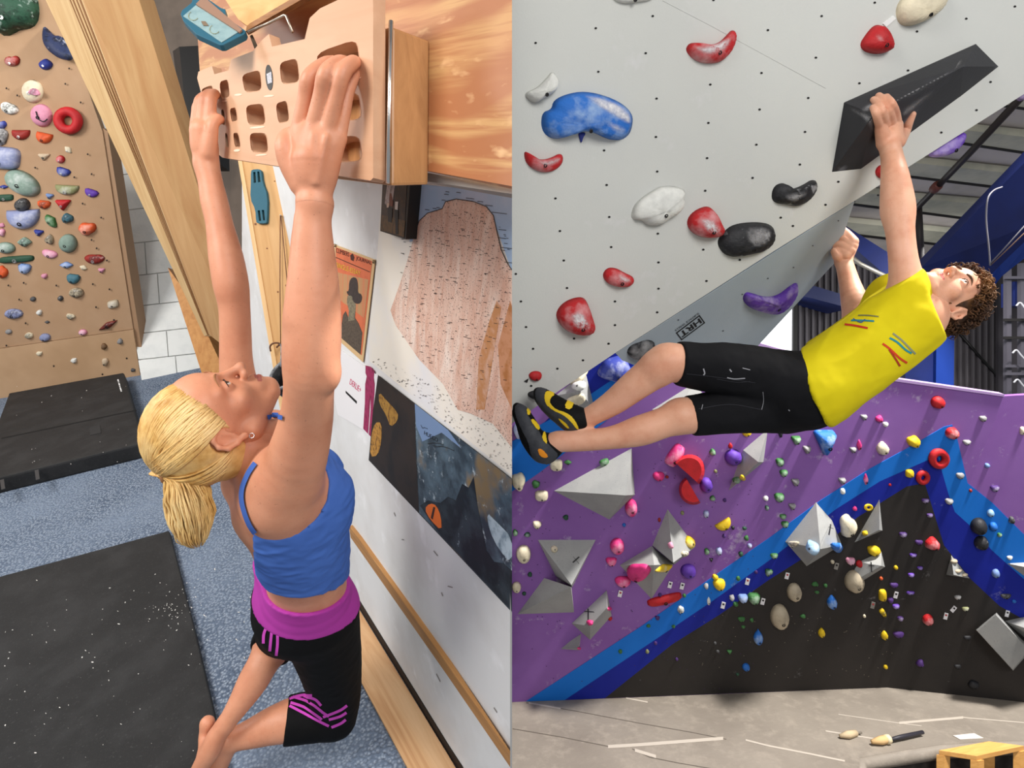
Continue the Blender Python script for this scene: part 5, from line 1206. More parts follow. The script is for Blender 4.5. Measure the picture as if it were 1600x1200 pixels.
# red half discs and red rings
def half_disc(label, cx, cy, r0, r1, ang):
    ol = []
    for k in range(13):
        t = math.pi * k / 12; x, y = r0 * math.cos(t), r1 * math.sin(t); a = math.radians(ang)
        ol.append((cx + x * math.cos(a) - y * math.sin(a), cy - (x * math.sin(a) + y * math.cos(a))))
    n = len(ol); V = BL.poly(ol, 0) + BL.poly([(cx + (x - cx) * .82, cy + (y - cy) * .82) for x, y in ol], .13)
    Fc = [list(range(n)), list(range(n, 2 * n))] + [[i, i + 1, i + 1 + n, i + n] for i in range(n - 1)] + [[n - 1, 0, n, 2 * n - 1]]
    o = fix_normals(mesh('half_disc_hold', V, Fc, hmat('red'))); tag(o, label, 'climbing hold', 'red half disc holds')
    mid = [(cx + (x - cx) * .9, cy + (y - cy) * .9) for x, y in (ol[0], ol[-1])]
    return o
half_disc('upper red half disc hold, tilted flat side down left', 1073, 739, 26, 31, -42)
half_disc('lower red half disc hold pointing down', 1083, 766, 23, 22, 120)
hold(BL, 1464, 715, 31, 32, 0, 'ring', hmat('red'), 'larger red ring hold near the stripe peak', group=H4)
hold(BL, 1440, 745, 21, 23, -20, 'ring', hmat('red'), 'smaller red ring hold below the larger ring', group=H4)
# white route cards
for i, (x, y, lb) in enumerate([(969, 928, 'white route card upper right of the tilted block volume'), (1047, 914, 'white route card left of the pair above the red bar'), (1066, 916, 'white route card right of the pair above the red bar'), (1168, 909, 'white route card on navy stripe near a green hold'), (1130, 946, 'white route card on navy stripe below yellow kidney'), (1192, 940, 'white route card on charcoal edge beside green hold'), (1230, 900, 'white route card above the upper tan egg'),
        (1400, 930, 'white route card among the purple holds near the corner'), (1490, 952, 'tilted white route card below the grey half-moon hold'), (1478, 963, 'upright white route card right of the chalked red hold'), (1574, 959, 'white route card above the tilted square volume'), (1307, 885, 'dull route card right of the tiny cream hold'), (1364, 946, 'dull route card left of the yellow holds')]):
    pl = wall_pl(x, y); a = .25 if i != 8 else .7
    f = lambda u, v: (x + u * math.cos(a) - v * math.sin(a), y + u * math.sin(a) + v * math.cos(a))
    o = tag(panel('route_card', pl, [f(-3, -5), f(3, -5), f(3, 5), f(-3, 5)], mat('card_white', (226, 224, 228), .6) if i < 11 else mat('card_dull', (130, 126, 120), .7), off=.009, t=.004), lb, 'card', 'route cards')
    panel('card_print', pl, [f(-1.6, -3), f(1.6, -3), f(1.6, -.4), f(-1.6, -.4)], M_print if i % 3 else mat('card_red', (170, 60, 60)), o, off=.0096, t=.0003)
holes(BL, [(random.uniform(830, 1180), random.uniform(690, 1080)) for _ in range(150)], .8, mat('nut_purple', (60, 40, 76), .8), wl, off=.0045)
holes(BL, [(random.uniform(1080, 1400), random.uniform(960, 1060)) for _ in range(60)], .7, mat('nut_grey', (120, 112, 100), .8), wl, off=.0045)
# ================================================================== PEOPLE: smooth implicit bodies
class Grid:
    def __init__(s, lo, hi, h):
        s.lo = np.array(lo, float); s.h = h
        s.n = np.maximum(4, np.ceil((np.array(hi) - s.lo) / h).astype(int) + 1)
        s.ax = [(s.lo[i] + h * np.arange(s.n[i])).astype(np.float32) for i in range(3)]
def bounds(prims, pad=.03):
    lo = np.full(3, 1e9); hi = -lo
    for p in prims:
        if p[0] == 'h':
            for q, r in zip(p[1], p[2]): lo = np.minimum(lo, q - r); hi = np.maximum(hi, q + r)
        elif p[0] == 'c':
            for q, r in ((p[1], p[3]), (p[2], p[4])): lo = np.minimum(lo, np.array(q) - r); hi = np.maximum(hi, np.array(q) + r)
        else:
            r = max(p[3]); lo = np.minimum(lo, np.array(p[1]) - r); hi = np.maximum(hi, np.array(p[1]) + r)
    return lo - pad, hi + pad
def ev(g, prims, grow=0.0, init=.08):
    D = np.full(tuple(g.n), init, np.float32)
    for p in prims:
        k = p[5]; sg = p[6]
        if p[0] == 'h':
            Pq, Rq = p[1], p[2]; lo = (Pq - Rq[:, None]).min(0); hi = (Pq + Rq[:, None]).max(0)
        elif p[0] == 'c':
            lo = np.minimum(np.array(p[1]) - p[3], np.array(p[2]) - p[4]); hi = np.maximum(np.array(p[1]) + p[3], np.array(p[2]) + p[4])
        else:
            r = max(p[3]); lo = np.array(p[1]) - r; hi = np.array(p[1]) + r
        e = k + grow + .012
        i0 = np.clip(np.floor((lo - e - g.lo) / g.h).astype(int), 0, g.n); i1 = np.clip(np.ceil((hi + e - g.lo) / g.h).astype(int) + 1, 0, g.n)
        if np.any(i1 <= i0): continue
        X = g.ax[0][i0[0]:i1[0]][:, None, None]; Y = g.ax[1][i0[1]:i1[1]][None, :, None]; Z = g.ax[2][i0[2]:i1[2]][None, None, :]
        if p[0] == 'h':
            d = np.full((X.size, Y.size, Z.size), 1e3, np.float32)
            for a, b, ra, rb in zip(Pq[:-1], Pq[1:], Rq[:-1], Rq[1:]):
                j0 = np.clip(np.floor((np.minimum(a - ra, b - rb) - e - g.lo) / g.h).astype(int), i0, i1) - i0; j1 = np.clip(np.ceil((np.maximum(a + ra, b + rb) + e - g.lo) / g.h).astype(int) + 1, i0, i1) - i0
                if np.any(j1 <= j0): continue
                a = a.astype(np.float32); ab = (b - a).astype(np.float32); L2 = float(ab @ ab) + 1e-12
                x, y, z = X[j0[0]:j1[0]] - a[0], Y[:, j0[1]:j1[1]] - a[1], Z[:, :, j0[2]:j1[2]] - a[2]
                t = np.clip((x * ab[0] + y * ab[1] + z * ab[2]) / L2, 0, 1)
                dd = np.sqrt((x - t * ab[0]) ** 2 + (y - t * ab[1]) ** 2 + (z - t * ab[2]) ** 2) - (ra + (rb - ra) * t)
                sl = d[j0[0]:j1[0], j0[1]:j1[1], j0[2]:j1[2]]; np.minimum(sl, dd, out=sl)
        elif p[0] == 'c':
            a = np.array(p[1], np.float32); b = np.array(p[2], np.float32); ab = b - a; L2 = float(ab @ ab) + 1e-12
            x, y, z = X - a[0], Y - a[1], Z - a[2]
            t = np.clip((x * ab[0] + y * ab[1] + z * ab[2]) / L2, 0, 1)
            qx, qy, qz = x - t * ab[0], y - t * ab[1], z - t * ab[2]
            if p[7] is not None:
                ax, s = p[7]; ax = np.array(ax, np.float32)
                c = qx * ax[0] + qy * ax[1] + qz * ax[2]; f = (1 / s - 1)
                qx, qy, qz = qx + c * f * ax[0], qy + c * f * ax[1], qz + c * f * ax[2]
            d = np.sqrt(qx * qx + qy * qy + qz * qz) - (p[3] + (p[4] - p[3]) * t)
        else:
            c = np.array(p[1], np.float32); R = np.array(p[2], np.float32); r = p[3]
            x, y, z = X - c[0], Y - c[1], Z - c[2]
            u = [(R[i][0] * x + R[i][1] * y + R[i][2] * z) for i in range(3)]
            k0 = np.sqrt(sum((u[i] / r[i]) ** 2 for i in range(3))) + 1e-9; k1 = np.sqrt(sum((u[i] / r[i] ** 2) ** 2 for i in range(3))) + 1e-9
            d = k0 * (k0 - 1) / k1
        d = d - grow
        S = D[i0[0]:i1[0], i0[1]:i1[1], i0[2]:i1[2]]
        if sg > 0:
            hh = np.clip(.5 + .5 * (d - S) / k, 0, 1); S[...] = d * (1 - hh) + S * hh - k * hh * (1 - hh)
        else:
            d = -d; hh = np.clip(.5 - .5 * (d - S) / k, 0, 1); S[...] = d * (1 - hh) + S * hh + k * hh * (1 - hh)
    return D
def half(g, p, n):
    """signed distance to a plane; positive on the side of n"""
    n = np.array(n, np.float32); n = n / np.linalg.norm(n); p = np.array(p, np.float32)
    return ((g.ax[0] - p[0]) * n[0])[:, None, None] + ((g.ax[1] - p[1]) * n[1])[None, :, None] + ((g.ax[2] - p[2]) * n[2])[None, None, :]
def nets(D, g):
    s = D < 0
    cnt = np.zeros(tuple(np.array(D.shape) - 1), np.uint8)
    for i in (0, 1):
        for j in (0, 1):
            for k in (0, 1): cnt += s[i:D.shape[0] - 1 + i, j:D.shape[1] - 1 + j, k:D.shape[2] - 1 + k]
    act = np.argwhere((cnt > 0) & (cnt < 8))
    idx = np.full(cnt.shape, -1, np.int32); idx[tuple(act.T)] = np.arange(len(act))
    cor = np.array([(i, j, k) for i in (0, 1) for j in (0, 1) for k in (0, 1)])
    val = np.stack([D[tuple((act + c).T)] for c in cor], 1)
    pos = np.zeros((len(act), 3)); num = np.zeros(len(act))
    for a in range(8):
        for b in range(a + 1, 8):
            if np.abs(cor[a] - cor[b]).sum() != 1: continue
            da, db = val[:, a], val[:, b]; m = (da < 0) != (db < 0)
            t = np.where(m, da / np.where(m, da - db, 1), 0)
            pos += np.where(m[:, None], cor[a] + t[:, None] * (cor[b] - cor[a]), 0); num += m
    V = g.lo + (act + pos / num[:, None]) * g.h
    Q = []
    for ax in range(3):
        o1, o2 = [(1, 2), (2, 0), (0, 1)][ax]
        sl0 = [slice(None)] * 3; sl1 = [slice(None)] * 3
        sl0[ax] = slice(0, -1); sl1[ax] = slice(1, None)
        e = s[tuple(sl0)] != s[tuple(sl1)]
        ii = np.argwhere(e)
        ok = (ii[:, o1] > 0) & (ii[:, o2] > 0) & (ii[:, o1] < cnt.shape[o1]) & (ii[:, o2] < cnt.shape[o2])
        ii = ii[ok]
        if len(ii) == 0: continue
        def cell(d1, d2):
            c = ii.copy(); c[:, o1] -= d1; c[:, o2] -= d2; return idx[tuple(c.T)]
        q = np.stack([cell(1, 1), cell(0, 1), cell(0, 0), cell(1, 0)], 1)
        inside = s[tuple(ii.T)]
        q[~inside] = q[~inside][:, ::-1]
        Q.append(q)
    Q = np.concatenate(Q); Q = Q[(Q >= 0).all(1)]
    return V, Q
def smooth_mesh(V, Q, it=2, lam=.5):
    e = np.concatenate([Q[:, [0, 1]], Q[:, [1, 2]], Q[:, [2, 3]], Q[:, [3, 0]]]); e = np.concatenate([e, e[:, ::-1]])
    for _ in range(it):
        A = np.zeros_like(V); n = np.bincount(e[:, 0], minlength=len(V))
        for c in range(3): A[:, c] = np.bincount(e[:, 0], V[e[:, 1], c], minlength=len(V))
        ok = n > 0; V = V.copy(); V[ok] = V[ok] * (1 - lam) + lam * A[ok] / n[ok][:, None]
    return V
def cone(a, b, ra, rb, k=.012, sg=1, flat=None): return ('c', tuple(a), tuple(b), ra, rb, k, sg, flat)
I3 = ((1, 0, 0), (0, 1, 0), (0, 0, 1))
def ell(c, r, k=.012, sg=1, R=I3): return ('e', tuple(c), R, tuple(r), None, k, sg)
def J(px, py, d, r): return P(px, py, d), r * d / F
def chain(pts, k=.012, sub=4):
    """one limb: a smooth curve through pixel/depth/radius points, without bulges at the joints"""
    q = [J(*p) for p in pts]
    A = np.array([(*v, r) for v, r in q])
    if len(A) == 2: C = np.array([A[0] + (A[1] - A[0]) * t for t in np.linspace(0, 1, sub + 1)])
    else:
        E = np.vstack([2 * A[0] - A[1], A, 2 * A[-1] - A[-2]]); C = []
        for i in range(1, len(E) - 2):
            p0, p1, p2, p3 = E[i - 1], E[i], E[i + 1], E[i + 2]
            for t in np.arange(sub) / sub:
                C.append(.5 * (2 * p1 + (p2 - p0) * t + (2 * p0 - 5 * p1 + 4 * p2 - p3) * t * t + (3 * p1 - p0 - 3 * p2 + p3) * t ** 3))
        C.append(A[-1]); C = np.array(C)
    return [('h', C[:, :3], np.maximum(C[:, 3], .003), None, None, k, 1)]
def ball(px, py, d, r, k=.015): a, ra = J(px, py, d, r); return cone(a, a + Vector((0, 0, 1e-4)), ra, ra, k)
def plane3(a, b, c, keep):
    """plane through three pixel/depth points; returned normal points away from KEEP (so max() trims the other side)"""
    a, b, c, kp = P(*a), P(*b), P(*c), P(*keep)
    n = (b - a).cross(c - a).normalized()
    if n.dot(kp - a) > 0: n = -n
    return a, n
def perp(at, toward):
    """plane across a limb at a pixel/depth point, trimming everything beyond it as seen from TOWARD"""
    a, t = P(*at), P(*toward); return a, (a - t).normalized()
def make(name, V, Q, m, parent, sm=True, mi=None): return mesh(name, np.asarray(V), Q.tolist() if isinstance(Q, np.ndarray) else Q, m, parent, smooth=sm, mi=mi)
def cat(parts):
    V = []; Q = []; o = 0
    for v, q in parts: V.append(v); Q.append(q + o); o += len(v)
    return np.concatenate(V), np.concatenate(Q)
def bvh_of(V, Q): return BVHTree.FromPolygons([Vector(v) for v in V], Q.tolist())
def cast(bv, px, py):
    r = ray(px, py); loc, nor, i, d = bv.ray_cast(CAM, r.normalized()); 
    if loc is None: return None
    if nor.dot(r) > 0: nor = -nor
    return loc, nor
def ribbon(name, bv, pts, w, m, parent, off=.0015, n=14, taper=False):
    """a printed stripe or strap lying on a surface: pixel polyline of width w"""
    pl = bez([Vector((x, y, 0)) for x, y in pts], n); V = []; Fc = []; last = None
    for i, p in enumerate(pl):
        t = (pl[min(i + 1, len(pl) - 1)] - pl[max(i - 1, 0)]).normalized(); nn = Vector((-t.y, t.x, 0))
        ww = w * (1 if not taper else .25 + .75 * math.sin(math.pi * (i + .5) / len(pl)))
        row = []
        for s in (-.5, -.17, .17, .5):
            h = cast(bv, p.x + nn.x * ww * s, p.y + nn.y * ww * s); row.append(None if h is None else h[0] + h[1] * off)
        if all(r is not None for r in row):
            b = len(V); V += row
            if last is not None:
                for k in range(3): Fc.append([last + k, last + k + 1, b + k + 1, b + k])
            last = b
        else: last = None
    if Fc: return mesh(name, V, Fc, m, parent, smooth=True)
def patch(name, bv, poly, m, parent, off=.0015, step=1.5):
    """a printed or sewn-on area on a surface, given by a pixel outline"""
    xs = [p[0] for p in poly]; ys = [p[1] for p in poly]; V = []; ix = {}; Fc = []
    nx = int((max(xs) - min(xs)) / step) + 2; ny = int((max(ys) - min(ys)) / step) + 2
    def ins(x, y):
        r = False
        for i in range(len(poly)):
            (x0, y0), (x1, y1) = poly[i], poly[i - 1]
            if (y0 > y) != (y1 > y) and x < (x1 - x0) * (y - y0) / (y1 - y0) + x0: r = not r
        return r
    def vid(i, j):
        if (i, j) not in ix:
            h = cast(bv, min(xs) + i * step, min(ys) + j * step)
            if h is None: ix[(i, j)] = None
            else: ix[(i, j)] = len(V); V.append(h[0] + h[1] * off)
        return ix[(i, j)]
    for i in range(nx):
        for j in range(ny):
            if ins(min(xs) + (i + .5) * step, min(ys) + (j + .5) * step):
                q = [vid(i, j), vid(i + 1, j), vid(i + 1, j + 1), vid(i, j + 1)]
                if None not in q: Fc.append(q)
    if Fc: return mesh(name, V, Fc, m, parent, smooth=True)

# ------------------------------------------------------------------ head in its own frame: x right ear, y face, z crown
def head_prims(fem=True, stub=True):
    p = []
    p.append(ell((0, -.012, .028), (.074, .096, .086), .01))
    p.append(ell((0, .038, .035), (.060, .053, .052), .02))
    p.append(ell((0, .042, -.035), (.052, .048, .062), .02))
    w = .046 if fem else .05
    for s in (-1, 1):
        p.append(ell((s * .041, .054, -.026), (.021, .022, .018), .02))
        p.append(cone((s * .055, .004, -.055), (s * (.022 if fem else .026), .070, -.098), .017, .015, .025))
        p.append(cone((s * .046, .066, .019), (s * .012, .086, .016), .008, .007, .012))
    p.append(ell((0, .080, -.099), (.021, .018, .017), .02))
    p.append(ell((0, .079, -.070), (.027, .019, .022), .015))
    p.append(cone((0, .086, .008), (0, .108, -.030), .0075, .0085, .012))
    p.append(ell((0, .111, -.034), (.0105, .0105, .0095), .008))
    for s in (-1, 1):
        p.append(ell((s * .0115, .099, -.0385), (.0075, .011, .0075), .006))
        p.append(ell((s * .031, .0935, .002), (.018, .0125, .0115), .010, -1))
        p.append(ell((s * .031, .0735, .001), (.0155, .0155, .0145), .004))
        p.append(ell((s * .0325, .0895, .0005), (.0138, .0085, .0054), .002, -1))
        p.append(ell((s * .006, .108, -.0455), (.0036, .005, .004), .002, -1))
    for z, r, y in ((-.0625, .0048, .0935), (-.0745, .0058, .0925)):
        for s in (-1, 1): p.append(cone((0, y + .003, z), (s * .0215, y - .0135, -.0685), r, .002, .004))
    for s in (-1, 1): p.append(cone((0, .1035, -.0685), (s * .021, .086, -.0688), .0017, .0012, .0015, -1))
    for s in (-1, 1):
        E = [(.0715, .004, .010), (.078, .002, .026), (.083, -.013, .030), (.086, -.024, .018), (.085, -.026, .0), (.080, -.016, -.018), (.075, -.004, -.030)]
        for a, b in zip(E, E[1:]): p.append(cone((s * a[0], a[1], a[2]), (s * b[0], b[1], b[2]), .0042, .0042, .004))
        p.append(ell((s * .0755, -.011, .002), (.0055, .014, .026), .006))
        p.append(ell((s * .0765, -.003, -.031), (.005, .0065, .008), .004))
        p.append(ell((s * .083, -.009, .002), (.006, .008, .015), .003, -1))
    if stub: p.append(cone((0, -.025, -.06), (0, -.05, -.17), .050, .054, .03))
    else: p.append(cone((0, -.028, -.045), (0, -.050, -.10), .046, .046, .03))
    return p
def frame_from(f, u):
    f = f.normalized(); u = (u - f * u.dot(f)).normalized(); r = f.cross(u)
    return Matrix((r, f, u)).transposed()
def place(V, M, c, sc):
    A = np.array(M); return (np.asarray(V) * sc) @ A.T + np.array(c)
def eyes(M, c, sc, iris, parent, gaze=Vector((0, 1, 0))):
    for s in (-1, 1):
        V = []; Fc = []; mi = []; n = 16
        a = gaze.normalized(); b = a.orthogonal().normalized(); cc = a.cross(b)
        rings = [0, .22, .24, .48, .5, .9, 1.4, 2.0, 2.6, 3.1]
        for t in rings:
            for k in range(n):
                q = 2 * math.pi * k / n
                V.append(Vector((s * .031, .0735, .001)) + (a * math.cos(t) + (b * math.cos(q) + cc * math.sin(q)) * max(.002, math.sin(t))) * .0138)
        for i in range(len(rings) - 1):
            for k in range(n):
                Fc.append([i * n + k, i * n + (k + 1) % n, (i + 1) * n + (k + 1) % n, (i + 1) * n + k]); mi.append(0 if i < 1 else (1 if i < 3 else 2))
        Fc.append(list(range(n))); mi.append(0)
        mesh('eye', place(V, M, c, sc), Fc, [mat('pupil', (12, 10, 10), .1), iris, mat('eye_white', (226, 220, 214), .2)], parent, smooth=True, mi=mi)
def brow(M, c, sc, m, parent, th=.0022):
    for s in (-1, 1):
        pts = [Vector((s * x, y, z)) for x, y, z in ((.012, .0945, .0175), (.022, .0935, .0225), (.034, .088, .0245), (.047, .0765, .0195))]
        pts = bez(pts, 12); pts = [Vector(v) for v in place(pts, M, c, sc)]
        tube('eyebrow', pts, [th * q for q in np.interp(np.linspace(0, 1, len(pts)), [0, .4, 1], [1, 1.15, .35])], m, parent, seg=6)
def lashes(M, c, sc, m, parent, th=.0011):
    for s in (-1, 1):
        pts = []
        for k in range(9):
            t = -1 + k / 4; x = .0325 + .0135 * t
            pts.append(Vector((s * x, .0735 + math.sqrt(max(1e-6, .0160 ** 2 - (x - .031) ** 2)) * .96, .0015 + .0058 * math.sqrt(max(0, 1 - t * t)))))
        tube('eyelash', [Vector(v) for v in place(pts, M, c, sc)], [th * q for q in (.4, .8, 1, 1, 1, 1, 1, .9, .5)], m, parent, seg=5)
def lips_mi(Vl, Q):
    C = Vl[Q].mean(1); x, y, z = C[:, 0], C[:, 1], C[:, 2]
    up = .0075 - .0042 * (np.abs(x) / .022) ** 1.5
    return ((np.abs(x) < .022) & (z > -.0685 - up * 1.15) & (z < -.0685 + up) & (y > .08)).astype(int)
def strands(name, paths, r, m, parent, seg=4):
    prt = [tube_arrays(p, [r * q for q in np.interp(np.linspace(0, 1, len(p)), [0, .15, .8, 1], [.6, 1, .9, .25])], seg) for p in paths]
    V = []; Fc = []
    for v, f in prt:
        o = len(V); V += v; Fc += [[i + o for i in q] for q in f]
    o = mesh(name, V, Fc, m, parent, smooth=True); return o
def skin_mat(name, c, c2, c3):
    m, nt, b, N, L = _base(name)
    n = noise_node(nt, 14, 4); n2 = noise_node(nt, 260, 2); n3 = noise_node(nt, 5, 3)
    o = mixc(nt, ramp(nt, n.outputs[0], .4, .7), lin(c), lin(c2)); o = mixc(nt, ramp(nt, n3.outputs[0], .5, .75), o, lin(c3))
    o = mixc(nt, ramp(nt, n2.outputs[0], .66, .8), o, lin(tuple(int(v * .84) for v in c2)))
    L.new(o, b.inputs['Base Color']); b.inputs['Roughness'].default_value = .48; b.inputs['Specular IOR Level'].default_value = .4
    b.inputs['Subsurface Weight'].default_value = .07; b.inputs['Subsurface Radius'].default_value = (.9, .35, .2); b.inputs['Subsurface Scale'].default_value = .003
    bp = N.new('ShaderNodeBump'); bp.inputs['Strength'].default_value = .12; bp.inputs['Distance'].default_value = .002
    n4 = noise_node(nt, 190, 3); L.new(n4.outputs[0], bp.inputs['Height']); L.new(bp.outputs[0], b.inputs['Normal'])
    return m
def cloth_mat(name, c, c2=None, rough=.85, bs=420, wr=14, wrs=.25):
    m, nt, b, N, L = _base(name)
    n = noise_node(nt, 6, 3); L.new(mixc(nt, ramp(nt, n.outputs[0], .35, .7), lin(c), lin(c2 or tuple(int(v * .93) for v in c))), b.inputs['Base Color'])
    b.inputs['Roughness'].default_value = rough; b.inputs['Specular IOR Level'].default_value = .15; b.inputs['Sheen Weight'].default_value = 0.0
    n1 = noise_node(nt, bs, 2); bp = N.new('ShaderNodeBump'); bp.inputs['Strength'].default_value = .2; bp.inputs['Distance'].default_value = .001; L.new(n1.outputs[0], bp.inputs['Height'])
    n2 = noise_node(nt, wr, 2); b2 = N.new('ShaderNodeBump'); b2.inputs['Strength'].default_value = wrs; b2.inputs['Distance'].default_value = .02
    L.new(n2.outputs[0], b2.inputs['Height']); L.new(bp.outputs[0], b2.inputs['Normal']); L.new(b2.outputs[0], b.inputs['Normal'])
    return m

def bv_obj(o):
    w = WPOS[o.name]; return BVHTree.FromPolygons([v.co + w for v in o.data.vertices], [list(p.vertices) for p in o.data.polygons])
def chalk_mat():
    if 'chalk_dust' in MATS: return MATS['chalk_dust']
    m, nt, b, N, L = _base('chalk_dust')
    b.inputs['Base Color'].default_value = lin((228, 226, 228)); b.inputs['Roughness'].default_value = .95; b.inputs['Specular IOR Level'].default_value = .05
    at = N.new('ShaderNodeAttribute'); at.attribute_name = 'dust'
    n = noise_node(nt, 22, 5, .7); ml = N.new('ShaderNodeMath'); ml.operation = 'MULTIPLY'
    L.new(at.outputs['Fac'], ml.inputs[0]); L.new(ramp(nt, n.outputs[0], .25, .62), ml.inputs[1]); L.new(ml.outputs[0], b.inputs['Alpha'])
    MATS['chalk_dust'] = m; return m
def dust(parent, poly, strength=.8, soft=10.0, step=2.0, off=.0015, bv=None):
    """chalk rubbed onto a hold: thin layer that fades toward its outline"""
    bv = bv or bv_obj(parent); poly = smooth_poly(poly, 1)
    o = patch('chalk_dust', bv, poly, chalk_mat(), parent, off, step)
    if o is None: return
    w = WPOS[o.name]; vals = []
    for v in o.data.vertices:
        x, y = proj(v.co + w); d = 1e9
        for i in range(len(poly)):
            ax, ay = poly[i - 1]; bx, by = poly[i]; l2 = (bx - ax) ** 2 + (by - ay) ** 2 + 1e-9
            t = max(0, min(1, ((x - ax) * (bx - ax) + (y - ay) * (by - ay)) / l2)); d = min(d, math.hypot(x - ax - t * (bx - ax), y - ay - t * (by - ay)))
        q = min(1, max(0, d - step) / soft); vals.append(strength * q * q * (3 - 2 * q))
    at = o.data.attributes.new('dust', 'FLOAT', 'POINT'); at.data.foreach_set('value', vals)
    return o
def by_label(s): return [o for o in COL.objects if o.get('label', '').startswith(s)][0]
blv = by_label('long black')
dust(blv, [(1335, 172), (1380, 140), (1440, 108), (1500, 84), (1512, 100), (1450, 142), (1372, 178), (1345, 180)], .95, 16, 3)
dust(blv, [(1400, 172), (1450, 140), (1480, 130), (1440, 168), (1410, 190)], .5, 12, 3)
dust(blv, [(1318, 160), (1345, 170), (1372, 180), (1362, 218), (1350, 190), (1322, 172)], .55, 9, 3)
for lb, poly, st in (('red kidney', [(1076, 68), (1105, 70), (1135, 56), (1148, 56), (1140, 78), (1115, 90), (1090, 84)], .95), ('red smiling', [(828, 242), (846, 251), (878, 240), (880, 254), (860, 264), (840, 258)], .9), ('red rounded hold touching', [(1088, 340), (1112, 336), (1130, 356), (1128, 370), (1105, 368), (1094, 352)], .9),
                     ('small red wedge', [(958, 424), (976, 427), (992, 436), (986, 447), (968, 444)], .85), ('large red rounded', [(886, 490), (908, 480), (924, 500), (928, 518), (905, 520), (892, 508)], .95), ('big blue whale', [(905, 146), (935, 146), (975, 162), (992, 182), (986, 200), (960, 186), (925, 165)], 1.0),
                     ('big blue whale', [(938, 182), (965, 190), (985, 200), (975, 214), (950, 204)], .5), ('red rounded hold under', [(1362, 52), (1378, 50), (1388, 66), (1372, 70)], .4), ('big black rounded', [(1160, 352), (1200, 350), (1212, 366), (1196, 390), (1168, 388)], .35), ('black hooked', [(1222, 300), (1258, 296), (1268, 302), (1246, 320), (1226, 316)], .4)):
    dust(by_label(lb), poly, st, 9, 1.6)

def wrinkle(V, Q, amp, sc, stretch=None):
    """push cloth in and out along its normals so that folds are real"""
    V = np.asarray(V); n = np.zeros_like(V)
    fn = np.cross(V[Q[:, 2]] - V[Q[:, 0]], V[Q[:, 3]] - V[Q[:, 1]])
    for k in range(4): np.add.at(n, Q[:, k], fn)
    n /= np.linalg.norm(n, axis=1)[:, None] + 1e-12
    out = V.copy(); ax = None if stretch is None else np.array(stretch[0]) / np.linalg.norm(stretch[0])
    for i in range(len(V)):
        p = V[i]
        if ax is not None: p = p - ax * (p @ ax) * (1 - stretch[1])
        f = noise.noise(Vector(p * sc)); g_ = noise.noise(Vector(p * sc * 2.3 + 7))
        out[i] += n[i] * amp * ((1 - abs(f) * 2.2) * .8 + .4 * g_)
    return out
hkd = (CW.hit(86, 70, .035) - CAM).y
hkp = chain([(72, 46, hkd, 4), (76, 58, hkd, 8), (84, 70, hkd, 12), (95, 82, hkd, 9), (106, 88, hkd, 6)], .02) + chain([(92, 60, hkd, 4), (98, 64, hkd, 4.5), (103, 74, hkd, 4.5), (107, 86, hkd, 5)], .015)
g = Grid(*bounds(hkp, .02), .008); V, Q = nets(ev(g, hkp), g)
tag(make('climbing_hold', V, Q, hmat('navy', 'm'), None), 'navy blue hooked hold with a hole beside the beam', 'climbing hold', G1)
# ================================================================== woman hanging from the hangboard
M_skw = skin_mat('skin_tanned', (212, 148, 116), (200, 132, 100), (220, 152, 120))
M_lipw = mat('lips_rose', (178, 104, 92), .4)
woman = root('person', P(345, 1190, 1.55), 'woman in blue tank top and black leggings hanging from hangboard', 'person')
# --- limbs and trunk
armR = chain([(492, 318, .835, 29), (490, 345, .84, 27), (489, 385, .845, 32), (490, 440, .85, 38), (488, 510, .86, 44), (486, 570, .87, 43), (483, 605, .885, 38), (479, 655, .93, 40), (464, 715, .985, 46), (444, 765, 1.04, 52)], .02)
armR += [ball(507, 598, .865, 13, .012), ball(512, 585, .87, 16, .02), ball(432, 792, 1.045, 44, .03), ball(445, 745, 1.03, 50, .03)]
armR += chain([(474, 345, .83, 9), (470, 420, .83, 12), (466, 500, .84, 16)], .015)
armL = chain([(322, 256, 1.22, 19), (329, 285, 1.22, 18), (335, 315, 1.22, 20), (343, 350, 1.22, 20), (353, 400, 1.22, 25), (361, 445, 1.22, 26), (366, 478, 1.23, 23), (368, 520, 1.24, 23), (370, 575, 1.25, 25), (381, 650, 1.27, 34)], .02)
trunk = chain([(448, 750, 1.10, 66), (452, 785, 1.12, 76), (470, 850, 1.21, 68), (480, 905, 1.3, 58), (477, 950, 1.38, 68)], .03)
trunk += chain([(425, 720, 1.24, 60), (445, 800, 1.32, 58), (462, 880, 1.4, 54)], .04)
trunk += [ball(410, 800, 1.13, 42, .03), ball(385, 755, 1.15, 36, .03), ball(436, 676, 1.25, 34, .03)]
neck = chain([(425, 745, 1.17, 50), (398, 715, 1.12, 44), (380, 690, 1.08, 40)], .03) + chain([(440, 700, 1.2, 40), (400, 680, 1.27, 36)], .03)
bust = [ball(508, 770, 1.13, 37, .03), ball(490, 740, 1.27, 40, .03), ball(500, 800, 1.15, 40, .03)]
legR = chain([(497, 958, 1.4, 58), (508, 1000, 1.46, 50), (518, 1045, 1.53, 42), (524, 1090, 1.6, 35), (524, 1120, 1.63, 29)], .02) + chain([(520, 1119, 1.63, 30), (470, 1122, 1.6, 33), (430, 1132, 1.58, 28), (395, 1145, 1.57, 22), (360, 1157, 1.555, 16)], .015)
legL = chain([(455, 965, 1.5, 50), (440, 990, 1.6, 36), (430, 1005, 1.62, 30)], .02) + chain([(430, 1003, 1.62, 29), (412, 1035, 1.57, 24), (395, 1065, 1.55, 23), (375, 1098, 1.53, 18), (352, 1132, 1.515, 13)], .015)
